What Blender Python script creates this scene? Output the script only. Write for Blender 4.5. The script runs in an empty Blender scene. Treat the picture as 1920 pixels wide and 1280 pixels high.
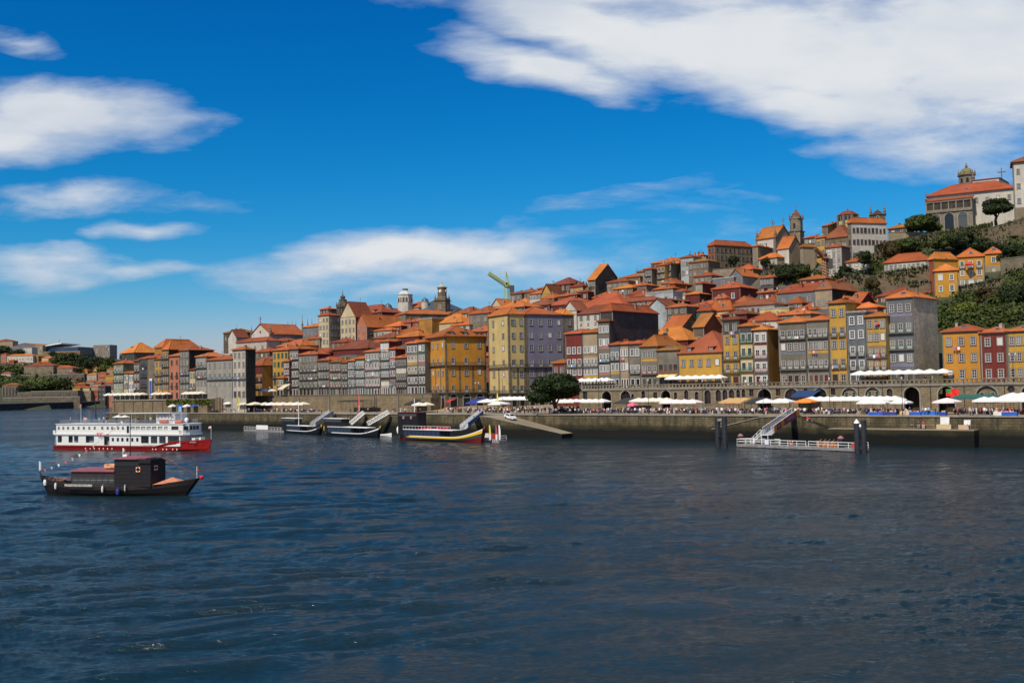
import bpy, bmesh, math, random
import numpy as np
from mathutils import Vector, Matrix
random.seed(7)
R_ = random.Random(11)
SC = bpy.context.scene
COL = SC.collection
PI = math.pi
# ------------------------------------------------------------------ camera
F = 2000.0; CX, CY = 960.0, 640.0; H = 15.0
PITCH = math.atan(85/F); ROLL = 0.0185
cp, sp = math.cos(PITCH), math.sin(PITCH)
fw = Vector((0, cp, sp)); up0 = Vector((0, -sp, cp)); rt0 = Vector((1, 0, 0))
cr, sr = math.cos(ROLL), math.sin(ROLL)
rt = rt0*cr - up0*sr
up = up0*cr + rt0*sr
EYE = Vector((0, 0, H))
cam_d = bpy.data.cameras.new('camera'); cam = bpy.data.objects.new('camera', cam_d); COL.objects.link(cam)
cam_d.sensor_width = 36; cam_d.lens = 36*F/1920; cam_d.clip_start = 1; cam_d.clip_end = 12000
m = Matrix((rt, up, -fw)).transposed().to_4x4(); m.translation = EYE
cam.matrix_world = m
SC.camera = cam
def ray(px, py): return fw*F + rt*(px-CX) + up*(CY-py)
def P(px, py, Y):
    r = ray(px, py); return EYE + r*(Y/r.y)
def W(px, py, z=0.0):
    r = ray(px, py); return EYE + r*((z-H)/r.z)
def proj(p):
    v = Vector(p)-EYE; d = v.dot(fw)
    return (CX+F*v.dot(rt)/d, CY-F*v.dot(up)/d)
def cross2(a, b): return a[0]*b[1]-a[1]*b[0]
def isect(A, t, px, py):
    """plan point of the line A+k*t seen in column px"""
    r = ray(px, py); k = -cross2(A, (r.x, r.y))/cross2(t, (r.x, r.y))
    return (A[0]+k*t[0], A[1]+k*t[1])
Q0 = W(1900, 838); Q1 = W(400, 805)
U = (Q1-Q0); U.z = 0; U.normalize()          # along the quay, away from the right
N = Vector((-U.y, U.x, 0)) if (-U.y*0+U.x) > 0 else Vector((U.y, -U.x, 0))
if N.y < 0: N = -N                            # inland
YAW = math.atan2(-U.y, -U.x)                 # facade direction, left to right
def qp(s, o, z=0.0): return Vector((Q0.x+U.x*s+N.x*o, Q0.y+U.y*s+N.y*o, z))
def so(p):
    v = Vector((p[0]-Q0.x, p[1]-Q0.y, 0)); return v.dot(U), v.dot(N)
def lp(px, o, py=740):
    A = qp(0, o); q = isect((A.x, A.y), (U.x, U.y), px, py); return Vector((q[0], q[1], 0))
def s_at(px, o=0, py=760): return so(lp(px, o, py))[0]
QZ = 6.7      # quay level
TZ = 14.1     # upper terrace level
# ------------------------------------------------------------------ meshes
class MB:
    def __init__(s): s.v = []; s.f = []; s.m = []
    def quad(s, a, b, c, d, m=0):
        i = len(s.v); s.v += [tuple(a), tuple(b), tuple(c), tuple(d)]; s.f.append((i, i+1, i+2, i+3)); s.m.append(m)
    def poly(s, pts, m=0):
        i = len(s.v); s.v += [tuple(p) for p in pts]; s.f.append(tuple(range(i, i+len(pts)))); s.m.append(m)
    def box(s, x0, x1, y0, y1, z0, z1, m=0):
        i = len(s.v)
        s.v += [(x0,y0,z0),(x1,y0,z0),(x1,y1,z0),(x0,y1,z0),(x0,y0,z1),(x1,y0,z1),(x1,y1,z1),(x0,y1,z1)]
        for f in ((0,3,2,1),(4,5,6,7),(0,1,5,4),(1,2,6,5),(2,3,7,6),(3,0,4,7)):
            s.f.append(tuple(i+k for k in f)); s.m.append(m)
    def prism(s, pts, z0, z1, m=0, mt=None):
        """plan polygon (ccw) extruded; z may be a list per point"""
        n = len(pts); i = len(s.v)
        za = z0 if isinstance(z0, (list, tuple)) else [z0]*n
        zb = z1 if isinstance(z1, (list, tuple)) else [z1]*n
        s.v += [(p[0], p[1], za[k]) for k, p in enumerate(pts)]+[(p[0], p[1], zb[k]) for k, p in enumerate(pts)]
        s.f.append(tuple(i+k for k in reversed(range(n)))); s.m.append(m)
        s.f.append(tuple(i+n+k for k in range(n))); s.m.append(m if mt is None else mt)
        for k in range(n):
            j = (k+1) % n; s.f.append((i+k, i+j, i+n+j, i+n+k)); s.m.append(m)
    def lathe(s, cx, cy, prof, n=8, rot=0.0, m=0, sx=1, sy=1):
        i = len(s.v)
        for (z, r) in prof:
            for k in range(n):
                a = rot+2*PI*k/n; s.v.append((cx+math.cos(a)*r*sx, cy+math.sin(a)*r*sy, z))
        for j in range(len(prof)-1):
            for k in range(n):
                k2 = (k+1) % n
                s.f.append((i+j*n+k, i+j*n+k2, i+(j+1)*n+k2, i+(j+1)*n+k)); s.m.append(m)
        s.f.append(tuple(i+k for k in reversed(range(n)))); s.m.append(m)
        e = i+(len(prof)-1)*n
        s.f.append(tuple(e+k for k in range(n))); s.m.append(m)
    def bar(s, a, b, r=0.05, n=4, m=0, r2=None):
        a = Vector(a); b = Vector(b); d = (b-a)
        if d.length < 1e-6: return
        d.normalize(); x = d.orthogonal().normalized(); y = d.cross(x); i = len(s.v)
        r2 = r if r2 is None else r2
        for (c, rr) in ((a, r), (b, r2)):
            for k in range(n):
                t = 2*PI*(k+.5)/n; s.v.append(tuple(c+x*math.cos(t)*rr+y*math.sin(t)*rr))
        for k in range(n):
            k2 = (k+1) % n; s.f.append((i+k, i+k2, i+n+k2, i+n+k)); s.m.append(m)
        s.f.append(tuple(i+k for k in reversed(range(n)))); s.m.append(m)
        s.f.append(tuple(i+n+k for k in range(n))); s.m.append(m)
    def tube(s, pts, rs, n=6, m=0):
        for k in range(len(pts)-1): s.bar(pts[k], pts[k+1], rs[k], n, m, rs[k+1])
    def torus(s, c, R0, r, ax='y', n=14, k=6, m=0):
        i = len(s.v)
        for a in range(n):
            t = 2*PI*a/n
            for b in range(k):
                p = 2*PI*b/k; rr = R0+r*math.cos(p); h = r*math.sin(p)
                if ax == 'y': s.v.append((c[0]+rr*math.cos(t), c[1]+h, c[2]+rr*math.sin(t)))
                elif ax == 'x': s.v.append((c[0]+h, c[1]+rr*math.cos(t), c[2]+rr*math.sin(t)))
                else: s.v.append((c[0]+rr*math.cos(t), c[1]+rr*math.sin(t), c[2]+h))
        for a in range(n):
            for b in range(k):
                a2 = (a+1) % n; b2 = (b+1) % k
                s.f.append((i+a*k+b, i+a2*k+b, i+a2*k+b2, i+a*k+b2)); s.m.append(m)
    def mesh(s, name, mats, smooth=False):
        me = bpy.data.meshes.new(name); me.from_pydata(s.v, [], s.f)
        for mt in (mats if isinstance(mats, (list, tuple)) else [mats]): me.materials.append(mt)
        me.polygons.foreach_set('material_index', s.m)
        if smooth: me.polygons.foreach_set('use_smooth', [True]*len(s.f))
        me.update()
        return me
    def build(s, name, mats, parent=None, smooth=False, loc=None, rz=0.0):
        return link(name, s.mesh(name, mats, smooth), parent, loc, rz)
def link(name, me, parent=None, loc=None, rz=0.0):
    o = bpy.data.objects.new(name, me); COL.objects.link(o)
    if parent is not None: o.parent = parent
    if loc is not None: o.location = loc
    if rz: o.rotation_euler = (0, 0, rz)
    return o
def empty(name, loc=(0, 0, 0), rz=0.0):
    o = bpy.data.objects.new(name, None); o.empty_display_size = .5; COL.objects.link(o)
    o.location = loc; o.rotation_euler = (0, 0, rz); return o
LABELS = {}
def tag(o, label=None, cat=None, group=None, kind=None):
    if label:
        label = ' '.join(label.split()); o['label'] = label; LABELS.setdefault(label, []).append(o.name)
    if cat: o['category'] = cat
    if group: o['group'] = group
    if kind: o['kind'] = kind
    return o
def thing(name, label, cat, loc=(0, 0, 0), rz=0.0, group=None): return tag(empty(name, loc, rz), label, cat, group)
def copy_tree(o, parent=None):
    c = o.copy(); COL.objects.link(c); c.parent = parent
    for ch in list(o.children): copy_tree(ch, c)
    return c
# ------------------------------------------------------------------ materials
MATS = {}
class NT:
    def __init__(s, nt): s.nt = nt; s.n = nt.nodes; s.l = nt.links
    def node(s, t, **k):
        n = s.n.new(t)
        for a, b in k.items():
            if a.startswith('i_'):
                key = a[2:]; key = int(key) if key.isdigit() else key.replace('_', ' ')
                n.inputs[key].default_value = b
            else: setattr(n, a, b)
        return n
    def link(s, a, b): s.l.new(a, b)
    def math(s, op, a, b=None, c=None, clamp=False):
        n = s.n.new('ShaderNodeMath'); n.operation = op; n.use_clamp = clamp
        for i, v in enumerate((a, b, c)):
            if v is None: continue
            if isinstance(v, (int, float)): n.inputs[i].default_value = v
            else: s.l.new(v, n.inputs[i])
        return n.outputs[0]
    def mix(s, f, a, b, mode='MIX'):
        n = s.n.new('ShaderNodeMix'); n.data_type = 'RGBA'; n.blend_type = mode
        for i, v in ((0, f), (6, a), (7, b)):
            if isinstance(v, (int, float)): n.inputs[i].default_value = v
            elif isinstance(v, (tuple, list)): n.inputs[i].default_value = (v[0], v[1], v[2], 1)
            else: s.l.new(v, n.inputs[i])
        return n.outputs[2]
    def noise(s, vec, scale, detail=3, rough=.55, dim='3D'):
        n = s.n.new('ShaderNodeTexNoise'); n.noise_dimensions = dim
        n.inputs['Scale'].default_value = scale; n.inputs['Detail'].default_value = detail; n.inputs['Roughness'].default_value = rough
        if vec is not None: s.l.new(vec, n.inputs['Vector'])
        return n.outputs[0]
    def mapping(s, vec, scale=(1, 1, 1), rot=(0, 0, 0), loc=(0, 0, 0)):
        n = s.n.new('ShaderNodeMapping'); n.inputs['Scale'].default_value = scale; n.inputs['Rotation'].default_value = rot
        n.inputs['Location'].default_value = loc; s.l.new(vec, n.inputs[0]); return n.outputs[0]
    def ramp(s, f, stops):
        n = s.n.new('ShaderNodeValToRGB'); el = n.color_ramp.elements
        while len(el) < len(stops): el.new(.5)
        for e, (p, c) in zip(el, stops):
            e.position = p; e.color = (c, c, c, 1) if isinstance(c, (int, float)) else (c[0], c[1], c[2], 1)
        s.l.new(f, n.inputs[0]); return n.outputs[0]
def newmat(name):
    m = bpy.data.materials.new(name); m.use_nodes = True; nt = NT(m.node_tree); b = m.node_tree.nodes['Principled BSDF']
    return m, nt, b
def sc(c, k): return tuple(max(0, min(1, x*k)) for x in c)
def plain(name, c, rough=.6, metal=0.0, var=.0):
    key = ('p', name)
    if key in MATS: return MATS[key]
    m, nt, b = newmat(name); b.inputs['Roughness'].default_value = rough; b.inputs['Metallic'].default_value = metal
    b.inputs['Base Color'].default_value = (*c, 1)
    if var:
        tc = nt.node('ShaderNodeTexCoord'); f = nt.noise(tc.outputs['Object'], 1.3, 4)
        f = nt.ramp(f, [(.3, 0), (.7, 1)])
        nt.link(nt.mix(f, sc(c, 1-var), sc(c, 1+var)), b.inputs['Base Color'])
    MATS[key] = m; return m
def wallmat(c, kind='plaster'):
    c = (c[0]*.68+.008, c[1]*.64+.006, c[2]*.57+.005); g_ = sum(c)/3; c = tuple(g_+(x-g_)*.93 for x in c)
    key = ('w', tuple(round(x, 3) for x in c), kind)
    if key in MATS: return MATS[key]
    m, nt, b = newmat(kind+'_wall'); b.inputs['Roughness'].default_value = .9; b.inputs['Specular IOR Level'].default_value = .2
    tc = nt.node('ShaderNodeTexCoord'); ob = tc.outputs['Object']
    oi = nt.node('ShaderNodeObjectInfo')
    off = nt.node('ShaderNodeVectorMath', operation='ADD'); nt.link(ob, off.inputs[0])
    sv = nt.node('ShaderNodeVectorMath', operation='SCALE'); sv.inputs[0].default_value = (37, 19, 11); nt.link(oi.outputs['Random'], sv.inputs['Scale']); nt.link(sv.outputs[0], off.inputs[1])
    ob2 = off.outputs[0]
    big = nt.ramp(nt.noise(ob2, .22, 5, .6), [(.32, 0), (.68, 1)])
    strk = nt.ramp(nt.noise(nt.mapping(ob2, (1.6, 1.6, .12)), 1.0, 4, .7), [(.42, 0), (.75, 1)])
    fine = nt.noise(ob2, 3.0, 3, .6)
    a = {'plaster': .22, 'stone': .3, 'tile': .2, 'slate': .25, 'render': .5}[kind]
    col = nt.mix(big, sc(c, 1-a), sc(c, 1+a*.55))
    grime = (.13, .115, .09)
    col = nt.mix(nt.math('MULTIPLY', strk, .65 if kind in ('stone', 'render') else .5), col, tuple(.35*x+.65*g for x, g in zip(c, grime)))
    col = nt.mix(nt.math('MULTIPLY', fine, .3), col, sc(c, .62))
    if kind in ('stone', 'tile', 'slate'):
        sx = nt.node('ShaderNodeSeparateXYZ'); nt.link(ob, sx.inputs[0])
        cx = nt.node('ShaderNodeCombineXYZ'); nt.link(nt.math('ADD', sx.outputs[0], sx.outputs[1]), cx.inputs[0]); nt.link(sx.outputs[2], cx.inputs[1])
        br = nt.node('ShaderNodeTexBrick'); nt.link(cx.outputs[0], br.inputs['Vector'])
        br.inputs['Scale'].default_value = 1.0
        bw, bh, ms = {'stone': (1.1, .5, .045), 'tile': (.3, .3, .02), 'slate': (.9, .9, .05)}[kind]
        br.inputs['Brick Width'].default_value = bw; br.inputs['Row Height'].default_value = bh; br.inputs['Mortar Size'].default_value = ms
        br.inputs['Mortar Smooth'].default_value = .3
        nt.link(col, br.inputs['Color1'])
        nt.link(nt.mix(1.0, col, (.72, .7, .68), 'MULTIPLY'), br.inputs['Color2'])
        nt.link(nt.mix(1.0, col, (.45, .43, .4) if kind == 'stone' else (.75, .75, .75), 'MULTIPLY'), br.inputs['Mortar'])
        col = br.outputs[0]
    nt.link(col, b.inputs['Base Color'])
    bp = nt.node('ShaderNodeBump'); bp.inputs['Strength'].default_value = .35; bp.inputs['Distance'].default_value = .05
    nt.link(fine, bp.inputs['Height']); nt.link(bp.outputs[0], b.inputs['Normal'])
    MATS[key] = m; return m
def roofmat(c):
    c = (c[0]*.80, c[1]*.82, c[2]*.95); key = ('r', c)
    if key in MATS: return MATS[key]
    m, nt, b = newmat('roof_tiles'); b.inputs['Roughness'].default_value = .85; b.inputs['Specular IOR Level'].default_value = .25
    tc = nt.node('ShaderNodeTexCoord'); ob = tc.outputs['Object']
    oi = nt.node('ShaderNodeObjectInfo')
    off = nt.node('ShaderNodeVectorMath', operation='ADD'); nt.link(ob, off.inputs[0])
    sv = nt.node('ShaderNodeVectorMath', operation='SCALE'); sv.inputs[0].default_value = (57, 29, 31); nt.link(oi.outputs['Random'], sv.inputs['Scale']); nt.link(sv.outputs[0], off.inputs[1])
    ob2 = off.outputs[0]
    big = nt.ramp(nt.noise(ob2, .18, 4, .6), [(.33, 0), (.67, 1)])
    med = nt.ramp(nt.noise(ob2, .9, 4, .65), [(.35, 0), (.7, 1)])
    fine = nt.ramp(nt.noise(nt.mapping(ob2, (1, 1, 2.2)), 3.2, 3, .7), [(.35, 0), (.65, 1)])
    col = nt.mix(big, sc(c, .66), (c[0]*1.12, c[1]*1.16, c[2]*1.45))
    col = nt.mix(nt.math('MULTIPLY', med, .6), col, (c[0]*.5, c[1]*.66, c[2]*.9))
    col = nt.mix(nt.math('MULTIPLY', fine, .45), col, sc(c, .48))
    # rows of tiles
    sx = nt.node('ShaderNodeSeparateXYZ'); nt.link(ob, sx.inputs[0])
    rows = nt.math('SINE', nt.math('MULTIPLY', nt.math('ADD', sx.outputs[0], nt.math('MULTIPLY', sx.outputs[1], 1.0)), 13.0))
    rows = nt.math('MULTIPLY_ADD', rows, .5, .5)
    col = nt.mix(nt.math('MULTIPLY', rows, .22), col, sc(c, .4))
    hsv = nt.node('ShaderNodeHueSaturation'); nt.link(col, hsv.inputs['Color'])
    nt.link(nt.math('MULTIPLY_ADD', oi.outputs['Random'], .016, .492), hsv.inputs['Hue'])
    nt.link(nt.math('MULTIPLY_ADD', nt.math('FRACT', nt.math('MULTIPLY', oi.outputs['Random'], 7.3)), .55, .68), hsv.inputs['Value'])
    nt.link(hsv.outputs[0], b.inputs['Base Color'])
    bp = nt.node('ShaderNodeBump'); bp.inputs['Strength'].default_value = .5; bp.inputs['Distance'].default_value = .08
    nt.link(nt.math('ADD', rows, fine), bp.inputs['Height']); nt.link(bp.outputs[0], b.inputs['Normal'])
    MATS[key] = m; return m
C = dict(
 yellow=(.68,.40,.045), ochre=(.52,.25,.03), gold=(.74,.33,.012), pale=(.76,.60,.24), cream=(.72,.64,.42), white=(.74,.73,.69), offw=(.6,.58,.52),
 grey=(.25,.235,.2), lgrey=(.40,.40,.38), blueg=(.2,.235,.29), blue=(.25,.25,.40), slate=(.075,.085,.1), black=(.022,.026,.032), dslate=(.085,.075,.09),
 red=(.22,.022,.018), maroon=(.155,.018,.02), brick=(.42,.09,.025), salmon=(.62,.22,.13), pink=(.5,.22,.22), brown=(.22,.12,.06), beige=(.45,.37,.25),
 stone=(.30,.25,.175), lstone=(.40,.36,.28), dstone=(.17,.15,.115), green=(.3,.36,.24), teal=(.05,.15,.15), dgreen=(.03,.1,.05), tan=(.36,.24,.11), lblue=(.45,.55,.62), olive=(.3,.25,.1))
RC = [(.62,.15,.032), (.52,.13,.032), (.34,.095,.032), (.44,.17,.03), (.74,.21,.035), (.44,.10,.035)]
C['amber'] = (.72,.36,.02)
granite = wallmat((.27,.245,.2), 'stone')
gran_l = plain('pale_granite_trim', (.22,.2,.165), .9, var=.2)
gran_d = plain('dark_granite_trim', (.14,.125,.1), .9, var=.25)
wframe = plain('white_window_paint', (.50,.50,.47), .6)
gframe = plain('green_window_paint', (.05,.14,.09), .6)
rframe = plain('red_window_paint', (.25,.02,.02), .6)
bframe = plain('brown_window_paint', (.1,.04,.02), .6)
iron = plain('black_ironwork', (.02,.022,.025), .5, .3)
giron = plain('green_ironwork', (.06,.14,.1), .5, .2)
wood_d = plain('dark_door_wood', (.05,.025,.018), .7, var=.3)
white = plain('white_paint', (.8,.8,.78), .5)
metal = plain('galvanised_metal', (.5,.52,.54), .45, .6)
def glassmat(name, c, rough):
    m, nt, b = newmat(name); b.inputs['Base Color'].default_value = (*c, 1); b.inputs['Roughness'].default_value = rough
    b.inputs['Specular IOR Level'].default_value = .5
    return m
GL = [glassmat('dark_window_glass', (.012,.015,.018), .12), glassmat('blue_window_glass', (.03,.045,.06), .1), glassmat('curtained_window_glass', (.15,.145,.13), .3), glassmat('dim_window_glass', (.07,.075,.07), .15)]
WBUMP = 1.0
SKYTINT = (.62, .86, 1.0)
CLOUDC = (9.0, 9.3, 9.6)
SKYS = .085
EXPO = 0.0
# ------------------------------------------------------------------ houses
WC = {}
def win_mesh(kind, w, h, sur, frm, g):
    w = round(w*5)/5; h = round(h*5)/5
    w = max(w, .6); h = max(h, .8)
    key = (kind, w, h, sur.name, frm.name, g)
    if key in WC: return WC[key]
    b = MB(); sw = .17; fwd = .085
    def ring(x, z0, z1, t, y0, m):
        b.box(-x, -x+t, y0, .03, z0, z1, m); b.box(x-t, x, y0, .03, z0, z1, m)
        b.box(-x+t, x-t, y0, .03, z1-t, z1, m); b.box(-x+t, x-t, y0, .03, z0, z0+t, m)
    if kind == 'a':      # arched opening: ring of voussoirs round a dark opening
        r = w/2; zs = h-r; n = 10
        for k in range(n):
            a0 = PI*k/n; a1 = PI*(k+1)/n
            p = [(math.cos(a)*q, zs+math.sin(a)*q) for a, q in ((a0, r), (a1, r), (a1, r+.4), (a0, r+.4))]
            b.poly([(x, -.12, z) for x, z in (p[0], p[3], p[2], p[1])], 0)
            b.poly([(p[0][0], -.12, p[0][1]), (p[1][0], -.12, p[1][1]), (p[1][0], .03, p[1][1]), (p[0][0], .03, p[0][1])], 0)
            b.poly([(p[3][0], -.12, p[3][1]), (p[3][0], .03, p[3][1]), (p[2][0], .03, p[2][1]), (p[2][0], -.12, p[2][1])], 0)
        b.box(-r-.4, -r, -.12, .03, 0, zs, 0); b.box(r, r+.4, -.12, .03, 0, zs, 0)
        pts = [(-r, -.03, 0), (r, -.03, 0)]+[(math.cos(PI*k/n)*r, -.03, zs+math.sin(PI*k/n)*r) for k in range(n+1)]
        b.poly(pts, 2)
        b.box(-r, r, -.08, -.03, zs-.06, zs+.06, 1)
    else:
        ring(w/2+sw, -sw if kind == 'w' else 0, h+sw, sw, -.11, 0)
        if kind == 'w': b.box(-w/2-sw-.06, w/2+sw+.06, -.2, -.11, -sw, -sw+.12, 0)
        ring(w/2, 0, h, fwd, -.07, 1)
        if kind == 's':
            b.box(-w/2+fwd, w/2-fwd, -.05, .02, fwd, h-fwd, 1)
        else:
            b.quad((-w/2+fwd, -.03, fwd), (w/2-fwd, -.03, fwd), (w/2-fwd, -.03, h-fwd), (-w/2+fwd, -.03, h-fwd), 2)
            if w > .7: b.box(-.035, .035, -.06, -.03, fwd, h-fwd, 1)
            nb = 3 if h > 1.8 else 2
            for k in range(1, nb):
                z = fwd+(h-2*fwd)*k/nb; t = .045 if k == nb//2 or kind == 'w' else .025
                b.box(-w/2+fwd, w/2-fwd, -.065, -.03, z-t, z+t, 1)
            if kind == 'd': b.box(-w/2+fwd, w/2-fwd, -.06, -.03, fwd, fwd+h*.25, 1)
            if kind == 'g': pass
    me = b.mesh({'w': 'window', 'd': 'balcony_door', 'g': 'door', 'a': 'arch_opening', 's': 'shuttered_window'}[kind], [sur, frm, GL[g]])
    WC[key] = me; return me
BC = {}
def balc_mesh(w, mt, dep=.55, slab=None):
    w = round(w*2)/2; key = (w, mt.name, dep)
    if key in BC: return BC[key]
    b = MB(); b.box(-w/2, w/2, -dep, 0, -.14, 0, 1)
    b.box(-w/2, w/2, -dep, -dep+.05, .95, 1.02, 0); b.box(-w/2, w/2, -dep, -dep+.05, .06, .11, 0)
    n = max(3, int(w/.2))
    for k in range(n+1):
        x = -w/2+.02+(w-.04)*k/n; b.box(x-.018, x+.018, -dep+.01, -dep+.04, .11, .95, 0)
    for x in (-w/2, w/2-.05): b.box(x, x+.05, -dep+.05, 0, .95, 1.02, 0); b.box(x, x+.04, -dep*.5-.02, -dep*.5+.02, 0, .95, 0)
    me = b.mesh('balcony', [mt, slab or gran_d]); BC[key] = me; return me
def roof_mb(L, D, z, kind, rh, ov=.5):
    """local frame: x 0..L, y 0..D, eave height z; returns MB and gable polygons for the wall"""
    b = MB(); x0, x1, y0, y1 = -ov, L+ov, -ov, D+ov; th = .22
    gab = []
    if kind == 'f': b.box(-.15, L+.15, -.15, D+.15, z, z+.45); return b, gab
    if kind == 'h':
        if L >= D:
            hw = (y1-y0)/2; r0 = (x0+hw, (y0+y1)/2, z+th+rh); r1 = (x1-hw, (y0+y1)/2, z+th+rh)
        else:
            hw = (x1-x0)/2; r0 = ((x0+x1)/2, y0+hw, z+th+rh); r1 = ((x0+x1)/2, y1-hw, z+th+rh)
        a, bb, c, d = (x0, y0, z+th), (x1, y0, z+th), (x1, y1, z+th), (x0, y1, z+th)
        if L >= D:
            b.poly([a, bb, r1, r0]); b.poly([bb, c, r1]); b.poly([c, d, r0, r1]); b.poly([d, a, r0])
        else:
            b.poly([a, bb, r0]); b.poly([bb, c, r1, r0]); b.poly([c, d, r1]); b.poly([d, a, r0, r1])
        # ridge caps
        for p, q in ((r0, r1), (a, r0), (bb, r0 if L < D else r1)):
            b.bar((p[0], p[1], p[2]+.02), (q[0], q[1], q[2]+.02), .16, 4)
    elif kind == 'g':          # ridge along x, gables at the sides
        ym = D/2; e = ov*rh/(D/2+1e-6)
        for (ya, yb_) in ((y0, ym), (y1, ym)):
            s = [(x0, ya, z-e+th*0), (x1, ya, z-e), (x1, yb_, z+rh), (x0, yb_, z+rh)]
            if ya > yb_: s = [s[1], s[0], s[3], s[2]]
            t = [(p[0], p[1], p[2]+th) for p in s]
            b.poly(t); b.poly(list(reversed(s)))
            for k in range(4): j = (k+1) % 4; b.poly([s[k], s[j], t[j], t[k]])
        b.bar((x0, ym, z+rh+th), (x1, ym, z+rh+th), .16, 4)
        gab = [[(0, 0, z), (0, D, z), (0, ym, z+rh)], [(L, 0, z), (L, D, z), (L, ym, z+rh)]]
    elif kind == 'x':          # ridge along y, gable on the facade
        xm = L/2; e = ov*rh/(L/2+1e-6)
        for (xa, xb) in ((x0, xm), (x1, xm)):
            s = [(xa, y0, z-e), (xb, y0, z+rh), (xb, y1, z+rh), (xa, y1, z-e)]
            if xa > xb: s = list(reversed(s))
            t = [(p[0], p[1], p[2]+th) for p in s]
            b.poly(t); b.poly(list(reversed(s)))
            for k in range(4): j = (k+1) % 4; b.poly([s[k], s[j], t[j], t[k]])
        b.bar((xm, y0, z+rh+th), (xm, y1, z+rh+th), .16, 4)
        gab = [[(0, 0, z), (L, 0, z), (xm, 0, z+rh)], [(0, D, z), (L, D, z), (xm, D, z+rh)]]
    elif kind == 's':          # single slope rising inland
        s = [(x0, y0, z), (x1, y0, z), (x1, y1, z+rh), (x0, y1, z+rh)]; t = [(p[0], p[1], p[2]+th) for p in s]
        b.poly(t); b.poly(list(reversed(s)))
        for k in range(4): j = (k+1) % 4; b.poly([s[k], s[j], t[j], t[k]])
        gab = [[(0, 0, z), (0, D, z), (0, D, z+rh)], [(L, 0, z), (L, D, z), (L, D, z+rh)], [(0, D, z), (L, D, z), (L, D, z+rh), (0, D, z+rh)]]
    if kind == 'h':
        a, bb, c, d = (x0, y0, z), (x1, y0, z), (x1, y1, z), (x0, y1, z); q = [a, bb, c, d]
        t = [(p[0], p[1], p[2]+th) for p in q]; b.poly(list(reversed(q)))
        for k in range(4): j = (k+1) % 4; b.poly([q[k], q[j], t[j], t[k]])
    return b, gab
CTRL = []      # terrain control points (x, y, z)
HS = []        # built houses
SEEN = []
def chim(parent, x, y, z, h=1.4, w=.7, mt=None):
    b = MB(); b.box(x-w/2, x+w/2, y-w/2, y+w/2, z-1.2, z+h); b.box(x-w/2-.08, x+w/2+.08, y-w/2-.08, y+w/2+.08, z+h, z+h+.15)
    for dx in (-.15, .15): b.box(x+dx-.08, x+dx+.08, y-.08, y+.08, z+h+.15, z+h+.4)
    return b.build('chimney', mt or wallmat(C['offw']), parent)
def dish(parent, p, r=.6, az=0.0):
    b = MB(); n = 12; prof = [(.0, 0.02), (.05*r, .4*r), (.16*r, .75*r), (.3*r, r)]
    for j in range(3):
        for k in range(n):
            a0 = 2*PI*k/n; a1 = 2*PI*(k+1)/n
            q = [(prof[j][1]*math.cos(a0), -prof[j][0], prof[j][1]*math.sin(a0)), (prof[j][1]*math.cos(a1), -prof[j][0], prof[j][1]*math.sin(a1)),
                 (prof[j+1][1]*math.cos(a1), -prof[j+1][0], prof[j+1][1]*math.sin(a1)), (prof[j+1][1]*math.cos(a0), -prof[j+1][0], prof[j+1][1]*math.sin(a0))]
            b.poly(q)
    b.bar((0, 0, 0), (0, .3, -r*1.4), .05); b.bar((0, -.1, -r*.8), (0, -r*.9, 0), .03)
    o = b.build('satellite_dish', white, parent); o.location = p; o.rotation_euler = (.35, 0, az); return o
def laundry(parent, x, y, z, w, rng):
    b = MB(); b.bar((x-w/2, y, z+.9), (x+w/2, y, z+.9), .015)
    xx = x-w/2+.1; k = 0
    while xx < x+w/2-.5:
        ww = rng.uniform(.35, .7); hh = rng.uniform(.5, .9)
        b.box(xx, xx+ww, y-.02, y+.01, z+.88-hh, z+.9, k % 3); xx += ww+rng.uniform(.05, .2); k += 1
    cs = [(.7, .7, .7), (.5, .05, .06), (.12, .2, .45), (.75, .4, .45), (.1, .3, .2)]
    return b.build('laundry', [plain('cloth_%d' % i, cs[i], .9) for i in rng.sample(range(5), 3)], parent)
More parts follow.
